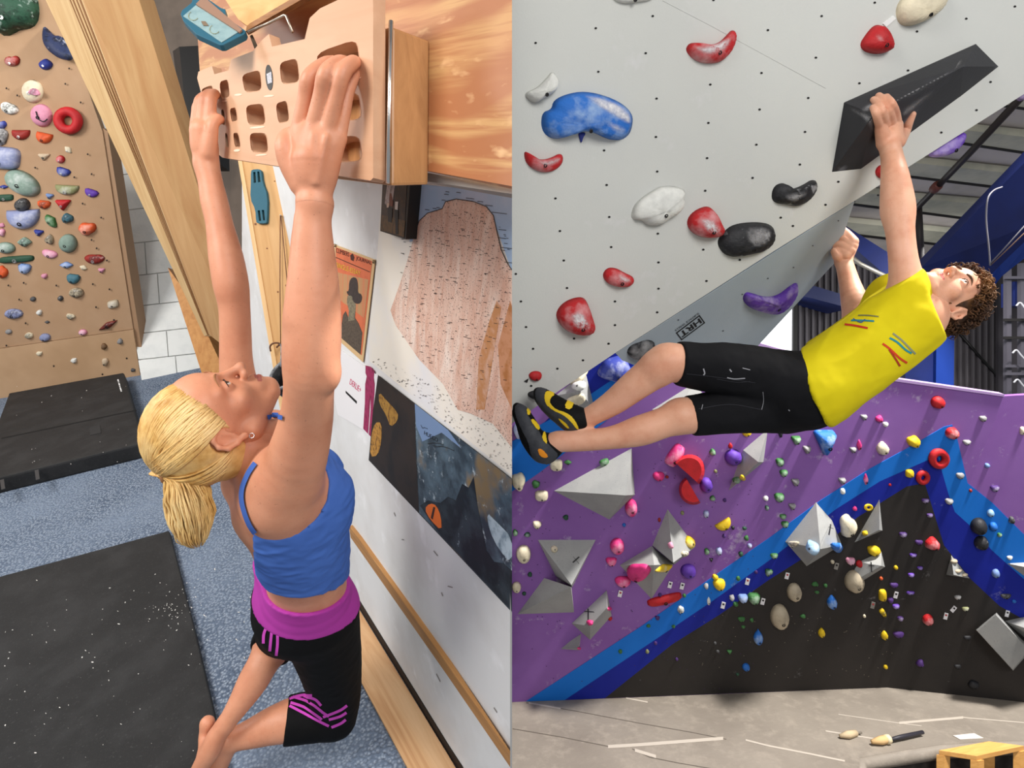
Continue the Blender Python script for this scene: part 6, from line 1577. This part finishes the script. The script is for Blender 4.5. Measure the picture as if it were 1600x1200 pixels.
hips = [ball(474, 948, 1.4, 68, .03), ball(440, 935, 1.45, 40, .03), ball(455, 925, 1.52, 48, .04)]
foot = chain([(352, 1132, 1.515, 13), (338, 1152, 1.51, 15), (326, 1178, 1.51, 15), (308, 1206, 1.52, 11), (298, 1222, 1.53, 8)], .012) + [ball(324, 1130, 1.545, 10, .012)]
foot += chain([(324, 1130, 1.545, 9), (320, 1150, 1.54, 9), (322, 1172, 1.52, 11)], .012)
foot += chain([(360, 1157, 1.555, 16), (350, 1176, 1.56, 15), (342, 1196, 1.57, 14), (332, 1220, 1.58, 10)], .012)
body = armR + armL + trunk + neck + bust + legR + legL + hips + foot
g = Grid(*bounds(body, .012), .0046)
parts = []
V, Q = nets(ev(g, body), g); parts.append((V, Q))
# --- right hand, in the big top pocket
hd = armR[:1] + chain([(491, 292, .832, 24), (492, 275, .829, 32), (492, 255, .827, 36)], .008)
fl = (tuple(camv(.1, .1, 1).normalized()), .62)
hd += [cone(*[P(*p) for p in ((492, 285, .833), (494, 225, .82))], .026, .035, .010, 1, fl)]
for mc in ((468, 207, .822, 14), (490, 204, .812, 15), (511, 207, .812, 15), (529, 216, .82, 13)):
    hd += chain([(490 + (mc[0] - 490) * .3, 292, .83, 14), mc], .010)
FGR = [[(467, 207, .822, 13), (476, 155, .808, 11), (483, 122, .80, 12), (506, 101, .815, 10.5), (521, 97, .845, 9.5)],
       [(489, 204, .812, 14), (501, 150, .795, 12), (509, 116, .785, 13), (528, 99, .805, 11.5), (540, 98, .84, 10)],
       [(511, 207, .812, 14), (525, 154, .795, 12), (535, 115, .787, 13), (550, 99, .805, 11.5), (557, 99, .84, 10)],
       [(529, 216, .82, 12), (538, 176, .815, 10), (543, 146, .815, 10), (554, 116, .825, 9.5), (559, 108, .85, 9)]]
for c in FGR: hd += chain(c, .0026)
hd += chain([(470, 288, .83, 18), (453, 256, .824, 17), (444, 230, .818, 14), (449, 214, .825, 12.5), (462, 209, .84, 11)], .006)
for a, b in (((486, 285, .812), (472, 215, .808)), ((491, 285, .808), (490, 212, .799)), ((496, 285, .808), (510, 214, .799))):
    hd.append(cone(P(*a), P(*b), .0025, .0032, .006))
g = Grid(*bounds(hd[1:], .006), .0021); V, Q = nets(ev(g, hd), g); V = smooth_mesh(V, Q, 1); parts.append((V, Q)); hand_bv = bvh_of(V, Q)
# --- left hand at the far end
hl = armL[:1] + chain([(324, 252, 1.22, 15), (320, 232, 1.215, 20), (317, 205, 1.205, 19)], .008)
for c in ([(325, 200, 1.2, 9), (329, 170, 1.195, 8.5), (330, 155, 1.195, 8.5), (335, 147, 1.21, 7.5), (337, 148, 1.235, 7)], [(315, 198, 1.2, 9.5), (318, 168, 1.195, 8.5), (320, 154, 1.195, 8.5), (327, 147, 1.21, 7.5), (331, 147, 1.24, 7)],
          [(308, 200, 1.21, 9), (310, 172, 1.205, 8), (312, 158, 1.205, 8), (320, 150, 1.22, 7), (324, 150, 1.245, 6.5)], [(304, 206, 1.225, 8), (306, 180, 1.22, 7), (308, 166, 1.22, 7), (315, 156, 1.235, 6.5), (318, 155, 1.255, 6)]):
    hl += chain(c, .0035)
hl += chain([(325, 240, 1.205, 12), (330, 212, 1.195, 10), (333, 194, 1.19, 8.5), (341, 186, 1.2, 7.5), (344, 187, 1.22, 7)], .006)
g = Grid(*bounds(hl[1:], .006), .0028); V, Q = nets(ev(g, hl), g); V = smooth_mesh(V, Q, 1); parts.append((V, Q))
# --- head, thrown back, looking up
WF = camv(.188, -.980, -.06); WU = camv(-.697, -.090, -.712)
WM = frame_from(WF, WU); WSC = np.array((.99, .97, .88)); WC = P(335, 662, 1.05)
hp = head_prims(True)
g = Grid((-.1, -.13, -.155), (.1, .135, .13), .0021); Vh, Qh = nets(ev(g, hp), g); Vh = smooth_mesh(Vh, Qh, 1)
nb = sum(len(q) for v, q in parts)
lm = lips_mi(Vh, Qh)
Vw = place(Vh, WM, WC, WSC); parts.append((Vw, Qh))
V, Q = cat(parts)
make('body', V, Q, [M_skw, M_lipw], woman, mi=[0] * nb + lm.tolist())
wbody_bv = bvh_of(V, Q)
eyes(WM, WC, WSC, mat('iris_hazel', (84, 66, 48), .2), woman, Vector((.15, 1, .25)))
lashes(WM, WC, WSC, mat('lash_dark', (46, 30, 24), .7), woman)
brow(WM, WC, WSC, mat('brow_blond', (150, 104, 66), .8), woman, .0016)
# --- hair drawn back into a ponytail
def hair_mat(name, c, c2, c3, rough=.42):
    m, nt, b, N, L = _base(name)
    n = noise_node(nt, 60, 3); n2 = noise_node(nt, 9, 3)
    o = mixc(nt, ramp(nt, n.outputs[0], .35, .65), lin(c), lin(c2)); o = mixc(nt, ramp(nt, n2.outputs[0], .45, .7), o, lin(c3))
    L.new(o, b.inputs['Base Color']); b.inputs['Roughness'].default_value = rough; b.inputs['Specular IOR Level'].default_value = .45
    return m
M_hairw = hair_mat('hair_blond', (226, 184, 112), (196, 146, 76), (240, 210, 150))
hc = np.array((0, -.018, .032)); hr = np.array((.083, .098, .094))
hp2 = [ell(hc, hr, .005), ell((0, -.05, -.03), (.058, .055, .05), .03)]
g = Grid((-.1, -.16, -.11), (.1, .12, .15), .0032); D = ev(g, hp2)
D = np.maximum(D, half(g, (0, .012, 0), (0, 1, -.78))); D = np.maximum(D, half(g, (0, 0, -.075), (0, 0, -1)))
EAR = [ell((s * .088, -.012, .0), (.030, .026, .036), .004) for s in (-1, 1)]
D = np.maximum(D, -ev(g, EAR))
Vc, Qc = nets(D, g); make('hair_cap', place(Vc, WM, WC, WSC), Qc, M_hairw, woman)
random.seed(3); paths = []
tie = Vector((0, -.085, .075)); tn = Vector((0, -.62, .55)).normalized()
def hairline(phi):
    # points of the hair ellipsoid on the slanted hairline plane
    e1 = Vector((1, 0, 0)); e2 = Vector((0, .78, 1)).normalized()
    o = Vector((0, .012, 0)) + e2 * .03
    d = e1 * math.cos(phi) + e2 * math.sin(phi)
    lo, hi = 0.0, .3
    for _ in range(30):
        md = (lo + hi) / 2; q = np.array(o + d * md) - hc
        if ((q / hr) ** 2).sum() < 1: lo = md
        else: hi = md
    return o + d * lo
for i in range(700):
    phi = random.uniform(-.75, math.pi + .75)
    a = Vector((np.array(hairline(phi)) - hc) / hr).normalized()
    if random.random() < .34:
        a = Vector((random.choice((-1, 1)) * random.uniform(.15, 1.1), random.uniform(-.75, -.1), random.uniform(-.95, -.35))).normalized()
    b = (tn + Vector((random.uniform(-.14, .14), random.uniform(-.1, .1), random.uniform(-.14, .14)))).normalized()
    pts = []
    rr_ = 1 + random.uniform(-.004, .022)
    for t in np.linspace(0, 1, 12):
        q = a.slerp(b, float(t)); bul = 1 + .03 * math.sin(math.pi * t)
        pts.append(Vector(hc + np.array(q) * hr * rr_ * bul))
    if any(((abs(q.x) - .086) / .028) ** 2 + ((q.y + .006) / .019) ** 2 + (q.z / .030) ** 2 < 1 for q in pts): continue
    paths.append([Vector(v) for v in place(pts, WM, WC, WSC)])
strands('hair_strand', paths, .0021, M_hairw, woman)
tiew = Vector(place([hc + np.array(tn) * hr * 1.02], WM, WC, WSC)[0]); tpx = proj(tiew); print('tie at', tpx, (tiew - CAM).y)
paths = []
td = (tiew - CAM).y
cl = [tiew, P(278, 742, td + .005), P(292, 770, td + .02), P(299, 805, td + .03), P(303, 838, td + .04), P(310, 856, td + .05)]
rad = [.008, .022, .036, .036, .026, .006]
cl = bez(cl, 20); rad = np.interp(np.linspace(0, 1, len(cl)), np.linspace(0, 1, 6), rad)
for i in range(430):
    a = random.uniform(0, 2 * math.pi); s = math.sqrt(random.random()); L_ = random.uniform(.72, 1.0); n = int(len(cl) * L_); w = random.uniform(-.3, .3)
    pts = []
    for k in range(n):
        an = a + w * k / len(cl) * 2
        pts.append(cl[k] + (Vector((math.cos(an), 0, 0)) + Vector((0, math.sin(an), 0)) + Vector((0, 0, .3 * math.sin(an)))) * rad[k] * s * (1 + .08 * math.sin(k * .9 + i)))
    if n > 3: paths.append(pts)
strands('ponytail', paths, .0019, M_hairw, woman)
tdir_ = (cl[3] - cl[1]).normalized(); ta = tdir_.orthogonal().normalized(); tb = tdir_.cross(ta)
V, Fc = tube_arrays([cl[2] + (ta * math.cos(k * .5236) + tb * math.sin(k * .5236)) * .0165 for k in range(12)], .0045, 6, True)
mesh('hair_tie', V, Fc, mat('tie_tan', (150, 104, 66), .7), woman, smooth=True)
ec = Vector(place([(.080, -.002, -.043)], WM, WC, WSC)[0])
V, Fc = tube_arrays([ec + (Vector((1, 0, 0)) * math.cos(k * .5236) + Vector((0, .3, .95)) * math.sin(k * .5236)) * .0045 for k in range(12)], .0007, 6, True)
mesh('hoop_earring', V, Fc, mat('silver', (210, 210, 214), .2, metal=1.0), woman, smooth=True)
# --- tank top
M_top = cloth_mat('tank_blue', (74, 112, 190), (66, 102, 178), .8, 500, 16, .3)
tp = trunk[:-1] + bust
g = Grid(*bounds(tp, .02), .0042); D = ev(g, tp, .007)
pa, pn = plane3((408, 866, 1.33), (478, 913, 1.23), (538, 892, 1.32), (470, 800, 1.2)); D = np.maximum(D, half(g, pa, pn))
arm_hole = [ball(437, 762, 1.03, 76, .01), ball(392, 690, 1.1, 80, .01), ball(425, 735, 1.1, 66, .01), ball(420, 690, 1.26, 66, .01), ball(392, 770, 1.12, 58, .01), ball(366, 797, 1.2, 58, .01), ball(405, 790, 1.1, 46, .01)]
D2 = ev(g, arm_hole); D = np.maximum(D, -D2)
D = np.maximum(D, half(g, *(lambda n: (CAM, n if n.dot(P(470, 800, 1.2) - CAM) < 0 else -n))((P(387, 700, 1) - CAM).cross(P(399, 880, 1) - CAM).normalized())))
V, Q = nets(D, g); V = smooth_mesh(V, Q, 1); V = wrinkle(V, Q, .0025, 18, (camv(-.1, .5, .6), 2.2)); make('tank_top', V, Q, M_top, woman); top_bv = bvh_of(V, Q)
M_strap = cloth_mat('strap_blue', (70, 106, 184))
ribbon('shoulder_strap', wbody_bv, [(401, 724), (390, 740), (381, 762), (380, 782), (385, 803), (392, 820), (400, 832)], 7.5, M_strap, woman, .003, 30)
ribbon('shoulder_strap', wbody_bv, [(416, 652), (428, 650), (444, 652)], 7, M_strap, woman, .003, 10)
# --- leggings and waistband
M_leg = cloth_mat('leggings_black', (9, 9, 10), (12, 12, 13), .75, 500, 12, .2)
M_band = cloth_mat('waistband_magenta', (176, 62, 160), (166, 56, 150), .8, 500, 12, .15)
topA = plane3((402, 846, 1.44), (478, 924, 1.3), (541, 900, 1.38), (470, 1000, 1.5))
botB = plane3((396, 884, 1.46), (462, 966, 1.33), (547, 943, 1.42), (470, 850, 1.3))
botC = plane3((396, 880, 1.46), (462, 960, 1.33), (547, 938, 1.42), (470, 1050, 1.5))
low = trunk + hips + legR + legL
g = Grid(*bounds(hips + trunk, .03), .0042); D = ev(g, low, .0085)
D = np.maximum(D, half(g, *topA)); D = np.maximum(D, half(g, *botB)); V, Q = nets(D, g); V = smooth_mesh(V, Q, 1); make('waistband', V, Q, M_band, woman)
g = Grid(*bounds(hips + trunk[:1] + legR + legL, .03), .0044)
D = np.maximum(ev(g, low, .006), half(g, *botC))
for sh, cut in ((legR[1:], perp((447, 1124, 1.59), (520, 1119, 1.63))), (legL[1:], perp((418, 1022, 1.59), (430, 1003, 1.62)))):
    hf = half(g, *cut); Ds = ev(g, sh, .03)
    D = np.where((hf > -.004) & (Ds < 0), np.maximum(D, hf), D)
V, Q = nets(D, g); V = smooth_mesh(V, Q, 2); V = wrinkle(V, Q, .001, 22); make('leggings', V, Q, M_leg, woman); leg_bv = bvh_of(V, Q)
M_str = cloth_mat('stripe_magenta', (206, 78, 190))
for pts in ([(449, 1093), (470, 1087), (488, 1086)], [(447, 1096), (475, 1105), (497, 1119), (503, 1124)], [(458, 1089), (485, 1098), (505, 1113), (514, 1119)], [(474, 1088), (492, 1092), (502, 1102)],
            [(542, 1102), (530, 1110), (505, 1120)], [(541, 1113), (531, 1119), (514, 1124)], [(540, 1124), (532, 1130), (518, 1136)], [(447, 1100), (480, 1117), (514, 1134)]):
    ribbon('side_stripe', leg_bv, pts, 4.2, M_str, woman, .0012, 12)
for pts in ([(418, 977), (413, 990), (412, 1005)], [(426, 978), (424, 996), (422, 1017)], [(434, 983), (434, 1005), (432, 1024)]):
    ribbon('side_stripe', leg_bv, pts, 4.4, M_str, woman, .0012, 12)
ribbon('waist_print', leg_bv, [(456, 975), (466, 976), (476, 976)], 2.2, mat('print_silver', (130, 130, 134)), woman, .001, 8)
slab('drawcord_tab', [P(405, 963, 1.47), P(418, 961, 1.47), P(420, 973, 1.47), P(407, 976, 1.47)], (0, .006, 0), M_leg, woman)
# ================================================================== young man climbing under the overhang
M_skb = skin_mat('skin_fair', (226, 170, 140), (214, 150, 120), (232, 176, 150))
M_lipb = mat('lips_boy', (196, 110, 100), .4)
boy = root('person', P(840, 690, 2.05), 'young man in yellow shirt and black shorts climbing the overhang', 'person')
blade = [q for q in VOLS if q[0]['label'].startswith('long black')][0]
blade_bv = BVHTree.FromPolygons([Vector(v) for v in blade[1]], [list(f) for f in blade[2]])
def sd(x, y, off):
    h = cast(blade_bv, x, y)
    return ((h[0] + h[1] * off if h else OV.hit(x, y, .03 + off)) - CAM).y
print('hand depth', sd(1385, 160, .01), sd(1390, 200, .01), 'dp', (DPl.hit(1312, 385) - CAM).y)
hz = sd(1388, 200, .02)
armA = chain([(1391, 232, hz - .01, 15), (1394, 247, hz - .015, 15.5), (1398, 275, 1.95, 19), (1401, 305, 1.94, 22.5), (1403, 330, 1.93, 24), (1406, 358, 1.915, 20), (1410, 395, 1.905, 19.5), (1414, 425, 1.90, 22), (1418, 450, 1.905, 27)], .02)
dz = (DPl.hit(1312, 385) - CAM).y
armB = chain([(1317, 405, dz - .02, 12), (1320, 415, dz - .03, 12.5), (1328, 445, dz - .06, 15), (1337, 478, dz - .1, 20), (1339, 496, dz - .12, 19)], .015) + chain([(1339, 498, dz - .12, 19), (1370, 500, dz - .15, 22), (1405, 485, 2.08, 26)], .02)
trk = chain([(1240, 612, 1.99, 52), (1265, 610, 1.98, 56), (1320, 572, 1.97, 52), (1378, 530, 1.95, 52), (1418, 496, 1.935, 52), (1430, 492, 1.96, 38)], .03) + chain([(1262, 598, 2.13, 46), (1320, 560, 2.12, 44), (1400, 505, 2.09, 46)], .04)
nk = chain([(1428, 500, 2.0, 34), (1458, 494, 1.99, 24), (1482, 485, 1.98, 23)], .02)
lgU = chain([(1230, 600, 1.99, 46), (1150, 578, 1.95, 38), (1085, 572, 1.93, 33), (1050, 566, 1.92, 29), (1030, 574, 1.925, 28)], .02) + chain([(1040, 566, 1.92, 29), (1018, 583, 1.94, 27), (990, 604, 1.96, 24), (958, 629, 1.99, 20), (925, 649, 2.01, 16), (903, 660, 2.02, 16)], .02)
lgL = chain([(1225, 632, 2.03, 42), (1150, 640, 2.0, 33), (1090, 648, 1.98, 29), (1062, 650, 1.97, 27)], .02) + chain([(1066, 650, 1.97, 27), (1035, 661, 1.97, 24), (1000, 673, 1.975, 24), (955, 684, 1.985, 18), (905, 689, 2.0, 16.5), (872, 690, 2.01, 17), (856, 697, 2.02, 15)], .02)
bod = armA + armB + trk + nk + lgU + lgL
g = Grid(*bounds(bod, .012), .0055); V, Q = nets(ev(g, bod), g); V = smooth_mesh(V, Q, 1); parts = [(V, Q)]
# near hand pressed on the blade volume
o_ = lambda x, y, f: sd(x, y, f)
hb_ = armA[:1]
hf = []
hf += chain([(1391, 228, hz - .004, 13), (1390, 218, hz, 16), (1389, 204, sd(1389, 204, .024), 17)], .008)
hf += chain([(1398, 222, hz, 12), (1401, 196, sd(1401, 196, .02), 9)], .01) + chain([(1382, 222, hz, 12), (1375, 196, sd(1375, 196, .02), 8)], .01)
for c in ([(1402, 196, .02, 7.2), (1399, 176, .018, 6.4), (1393, 162, .014, 6.2), (1385, 152, .009, 5.4)], [(1393, 193, .021, 7.4), (1388, 172, .02, 6.6), (1381, 158, .015, 6.3), (1373, 150, .009, 5.4)],
          [(1384, 194, .02, 7.2), (1378, 174, .018, 6.3), (1372, 163, .014, 6), (1365, 156, .009, 5.2)], [(1375, 198, .018, 6.6), (1370, 183, .016, 5.8), (1367, 174, .012, 5.4), (1364, 168, .009, 4.8)]):
    hf += chain([(x, y, sd(x, y, f), r) for x, y, f, r in c], .0035)
hf += chain([(1404, 222, hz, 10), (1413, 206, sd(1413, 206, .02), 8.5), (1419, 192, sd(1419, 192, .015), 7), (1426, 179, sd(1426, 179, .01), 5)], .006)
g = Grid(*bounds(hf, .006), .0026); V, Q = nets(ev(g, hb_ + hf), g); V = smooth_mesh(V, Q, 1); parts.append((V, Q))
# far hand pinching the panel edge
hg = chain([(1317, 408, dz - .02, 11.5), (1322, 394, dz - .02, 13), (1329, 383, dz - .02, 11)], .01)
for c in ([(1332, 378, 9), (1324, 367, 7), (1315, 359, 6), (1309, 356, 5)], [(1330, 384, 9), (1320, 374, 7), (1312, 370, 6), (1306, 370, 5)], [(1327, 391, 9), (1317, 384, 7), (1310, 382, 6), (1304, 383, 5)], [(1322, 398, 8), (1314, 393, 6.5), (1308, 392, 5.5), (1303, 393, 5)]):
    hg += chain([(x, y, dz - .05 + .010 * i, r) for i, (x, y, r) in enumerate(c)], .002)
hg += chain([(1313, 404, dz - .03, 8), (1308, 400, dz - .04, 7), (1304, 392, dz - .035, 5.5)], .005)
g = Grid(*bounds(hg, .006), .003); V, Q = nets(ev(g, armB[:1] + hg), g); V = smooth_mesh(V, Q, 1); parts.append((V, Q))
# head
BF = camv(.01, -.664, -.748); BU = camv(.983, -.132, .13)
BM = frame_from(BF, BU); BSC = 1.02; BC = P(1472, 462, 1.93)
g = Grid((-.1, -.13, -.155), (.1, .135, .13), .0026); Vh, Qh = nets(ev(g, head_prims(False, False)), g); Vh = smooth_mesh(Vh, Qh, 1)
nb = sum(len(q) for v, q in parts); lm = lips_mi(Vh, Qh)
parts.append((place(Vh, BM, BC, BSC), Qh)); V, Q = cat(parts)
make('body', V, Q, [M_skb, M_lipb], boy, mi=[0] * nb + lm.tolist())
eyes(BM, BC, BSC, mat('iris_brown', (70, 48, 34), .2), boy, Vector((-.1, 1, .2)))
lashes(BM, BC, BSC, mat('lash_brown', (50, 34, 26), .7), boy)
brow(BM, BC, BSC, mat('brow_brown', (84, 56, 36), .8), boy, .003)
# curly hair
M_hairb = hair_mat('hair_brown', (82, 52, 30), (50, 32, 20), (140, 94, 46), .85)
bc = np.array((0, -.030, .044)); brd = np.array((.088, .108, .094))
HP = [ell(bc, brd, .005), ell((0, -.06, -.03), (.06, .05, .05), .03)]
EAR2 = [ell((s * .09, -.010, -.002), (.03, .03, .04), .004) for s in (-1, 1)]
g = Grid((-.11, -.17, -.12), (.11, .12, .17), .004); D = ev(g, HP); D = np.maximum(D, half(g, (0, .03, 0), (0, 1, -.62))); D = np.maximum(D, half(g, (0, 0, -.08), (0, 0, -1))); D = np.maximum(D, -ev(g, EAR2))
Vc, Qc = nets(D, g); make('hair_cap', place(Vc, BM, BC, BSC), Qc, M_hairb, boy)
random.seed(8); paths = []
while len(paths) < 1000:
    v = Vector((random.gauss(0, 1), random.gauss(0, 1), random.gauss(0, 1))).normalized()
    p = bc + np.array(v) * brd
    if p[1] - .62 * p[2] > .034 or p[2] < -.07: continue
    if abs(p[0]) > .055 and -.045 < p[1] and -.06 < p[2] < .035: continue
    n = Vector(np.array(v) / brd).normalized(); t1 = n.orthogonal().normalized(); t2 = n.cross(t1)
    a0 = random.uniform(0, 6.28); tdir = t1 * math.cos(a0) + t2 * math.sin(a0)
    rad_ = random.uniform(.004, .0075); L_ = random.uniform(.018, .04) * (1.2 if p[2] > .06 else .75); tw = random.uniform(1.2, 2.2); pts = []
    b1 = n.cross(tdir)
    for k in range(13):
        s = k / 12; ang = a0 + tw * 2 * math.pi * s
        q = Vector(p) + n * (.002 + L_ * .45 * math.sin(s * 2.0)) + tdir * L_ * s + (n * math.cos(ang) + b1 * math.sin(ang)) * rad_ * min(1, s * 4)
        pts.append(q)
    paths.append([Vector(x) for x in place(pts, BM, BC, BSC)])
strands('curl', paths, .0023, M_hairb, boy)
# shirt
M_shirt = cloth_mat('shirt_yellow', (220, 202, 24), (210, 190, 18), .8, 500, 9, .4)
stp = trk + [ball(1419, 457, 1.905, 29, .03), ball(1400, 470, 2.08, 36, .03)]
g = Grid(*bounds(stp, .03), .0052)
D1 = ev(g, stp, .015)
D1 = np.maximum(D1, half(g, *plane3((1249, 546, 1.95), (1297, 664, 1.95), (1262, 600, 1.85), (1400, 520, 1.95))))
D1 = np.maximum(D1, half(g, *plane3((1431, 420, 1.92), (1475, 524, 1.92), (1446, 470, 2.2), (1380, 520, 1.95))))
D2 = np.maximum(ev(g, armA, .012), half(g, *perp((1413, 436, 1.90), (1424, 452, 1.90))))
h2 = np.clip(.5 + .5 * (D2 - D1) / .02, 0, 1); D = D2 * (1 - h2) + D1 * h2 - .02 * h2 * (1 - h2)
D = np.maximum(D, half(g, *perp((1413, 436, 1.90), (1424, 452, 1.90))) * np.where(ev(g, armA, .05) < 0, 1, 0) - np.where(ev(g, armA, .05) < 0, 0, 1))
D = np.maximum(D, half(g, *plane3((1440, 420, 1.92), (1475, 524, 1.92), (1451, 470, 2.2), (1380, 520, 1.95))))
V, Q = nets(D, g); V = smooth_mesh(V, Q, 2); V = wrinkle(V, Q, .0075, 8.5, (camv(.8, -.55, 0), .5)); V = smooth_mesh(V, Q, 1); make('t_shirt', V, Q, M_shirt, boy); sb_ = bvh_of(V, Q)
for pts, c, w in (([(1395, 521), (1408, 531), (1420, 543), (1430, 553)], (136, 140, 110), 3), ([(1390, 528), (1402, 535), (1414, 546), (1424, 552)], (30, 136, 150), 3.2), ([(1379, 537), (1390, 545), (1405, 559), (1417, 567)], (206, 60, 20), 3.4), ([(1389, 546), (1398, 559), (1406, 572)], (170, 44, 20), 3),
                  ([(1341, 493), (1356, 493), (1373, 495)], (120, 120, 70), 2), ([(1330, 501), (1348, 501), (1366, 502)], (30, 130, 140), 2.6), ([(1320, 507), (1336, 509), (1356, 513)], (190, 44, 20), 3.2), ([(1333, 498), (1345, 504), (1352, 499)], (50, 80, 140), 1.6)):
    ribbon('shirt_print', sb_, pts, w, mat('print_%d_%d' % (c[0], c[1]), c, .8), boy, .0014, 16)
# shorts
M_sho = cloth_mat('shorts_black', (17, 17, 20), (24, 24, 27), .85, 500, 10, .5)
sp2 = trk[:1] + lgU[:1] + lgL[:1] + [ball(1232, 606, 1.99, 50, .03)]
g = Grid(*bounds(lgU[:1] + lgL[:1] + trk[:1], .03), .0052); D = ev(g, sp2, .007)
D = np.maximum(D, half(g, *plane3((1262, 540, 1.95), (1310, 660, 1.95), (1275, 600, 1.8), (1150, 600, 1.95))))
for limb, cut in ((lgU, perp((1059, 570, 1.92), (1100, 573, 1.93))), (lgL, perp((1079, 654, 1.975), (1120, 645, 1.98)))):
    hf2 = half(g, *cut); Ds = ev(g, limb, .02); D = np.where((hf2 > -.004) & (Ds < 0), np.maximum(D, hf2), D)
V, Q = nets(D, g); V = smooth_mesh(V, Q, 2); V = wrinkle(V, Q, .0035, 10, (camv(.9, .1, 0), .8)); make('shorts', V, Q, M_sho, boy); hb2 = bvh_of(V, Q)
M_ck = mat('chalk_mark', (150, 150, 156), .9)
for pts, w in (([(1099, 576), (1101, 583), (1099, 586)], 2), ([(1136, 590), (1148, 592), (1164, 591)], 1.6), ([(1140, 577), (1143, 581)], 2), ([(1232, 640), (1234, 642)], 1.5), ([(1192, 612), (1193, 626), (1190, 640)], .8), ([(1098, 632), (1096, 640)], 1), ([(1160, 575), (1172, 578)], 1.2)):
    ribbon('chalk_mark', hb2, pts, w, M_ck, boy, .001, 8)
for pts in ([(1062, 583), (1110, 588), (1180, 598)], [(1085, 640), (1140, 632), (1190, 640)], [(1120, 592), (1150, 597), (1172, 596)]):
    ribbon('seam', hb2, pts, .8, mat('seam_thread', (44, 44, 50), .9), boy, .0008, 16)
# climbing shoes
M_shu = cloth_mat('shoe_black', (16, 16, 17), None, .7, 300, 40, .2); M_rub = mat('shoe_rubber', (58, 60, 66), .6, (48, 50, 56), 40, bump=.1); M_yel = mat('shoe_yellow', (226, 190, 30), .6); M_org = mat('shoe_orange', (228, 140, 24), .6)
def shoe(label, prims, decs):
    g = Grid(*bounds(prims, .012), .003); V, Q = nets(ev(g, prims), g); V = smooth_mesh(V, Q, 1)
    o = make('climbing_shoe', V, Q, M_shu, boy); o['label'] = label; bv = bvh_of(V, Q)
    for nm, poly, m, off in decs: patch(nm, bv, smooth_poly(poly, 1), m, o, off, .7)
    return o
shoe('black and yellow upper shoe', chain([(841, 613, 2.07, 8), (849, 621, 2.06, 14), (862, 632, 2.045, 17.5), (880, 645, 2.03, 20), (897, 654, 2.02, 19)], .02) + chain([(893, 655, 2.022, 19.5), (906, 656, 2.018, 18.5)], .02),
     [('sole_rubber', [(837, 611), (840, 606), (857, 605), (851, 615), (852, 627), (860, 637), (880, 644), (893, 655), (906, 673), (891, 675), (875, 668), (860, 658), (843, 636), (837, 622)], M_rub, .002),
      ('yellow_rand', [(851, 615), (856, 611), (868, 616), (859, 624), (860, 631), (869, 640), (885, 645), (896, 653), (905, 669), (901, 670), (892, 658), (880, 648), (864, 641), (852, 630)], M_yel, .0035),
      ('yellow_strap', [(881, 637), (888, 623), (898, 626), (892, 642)], M_yel, .004), ('yellow_logo', [(872, 652), (882, 658), (891, 668), (886, 668), (878, 660)], M_yel, .004)])
shoe('black and yellow lower shoe with orange heel oval', chain([(808, 636, 2.08, 7), (814, 646, 2.07, 13), (822, 662, 2.055, 16), (832, 684, 2.04, 19), (846, 702, 2.03, 20), (854, 708, 2.03, 17)], .02) + chain([(848, 696, 2.028, 19), (864, 695, 2.02, 19)], .02),
     [('sole_rubber', [(805, 632), (821, 630), (824, 637), (823, 647), (831, 659), (841, 672), (848, 685), (863, 700), (873, 710), (864, 721), (852, 728), (838, 724), (830, 711), (826, 691), (815, 671), (805, 647)], M_rub, .002),
      ('yellow_toe', [(822, 638), (828, 638), (828, 648), (824, 650)], M_yel, .0035), ('yellow_strap', [(828, 657), (833, 655), (844, 669), (840, 674)], M_yel, .004), ('yellow_rand', [(848, 677), (852, 675), (856, 696), (847, 687)], M_yel, .004),
      ('heel_oval', [(840, 701), (847, 701), (857, 712), (852, 715), (844, 712)], M_org, .004)])
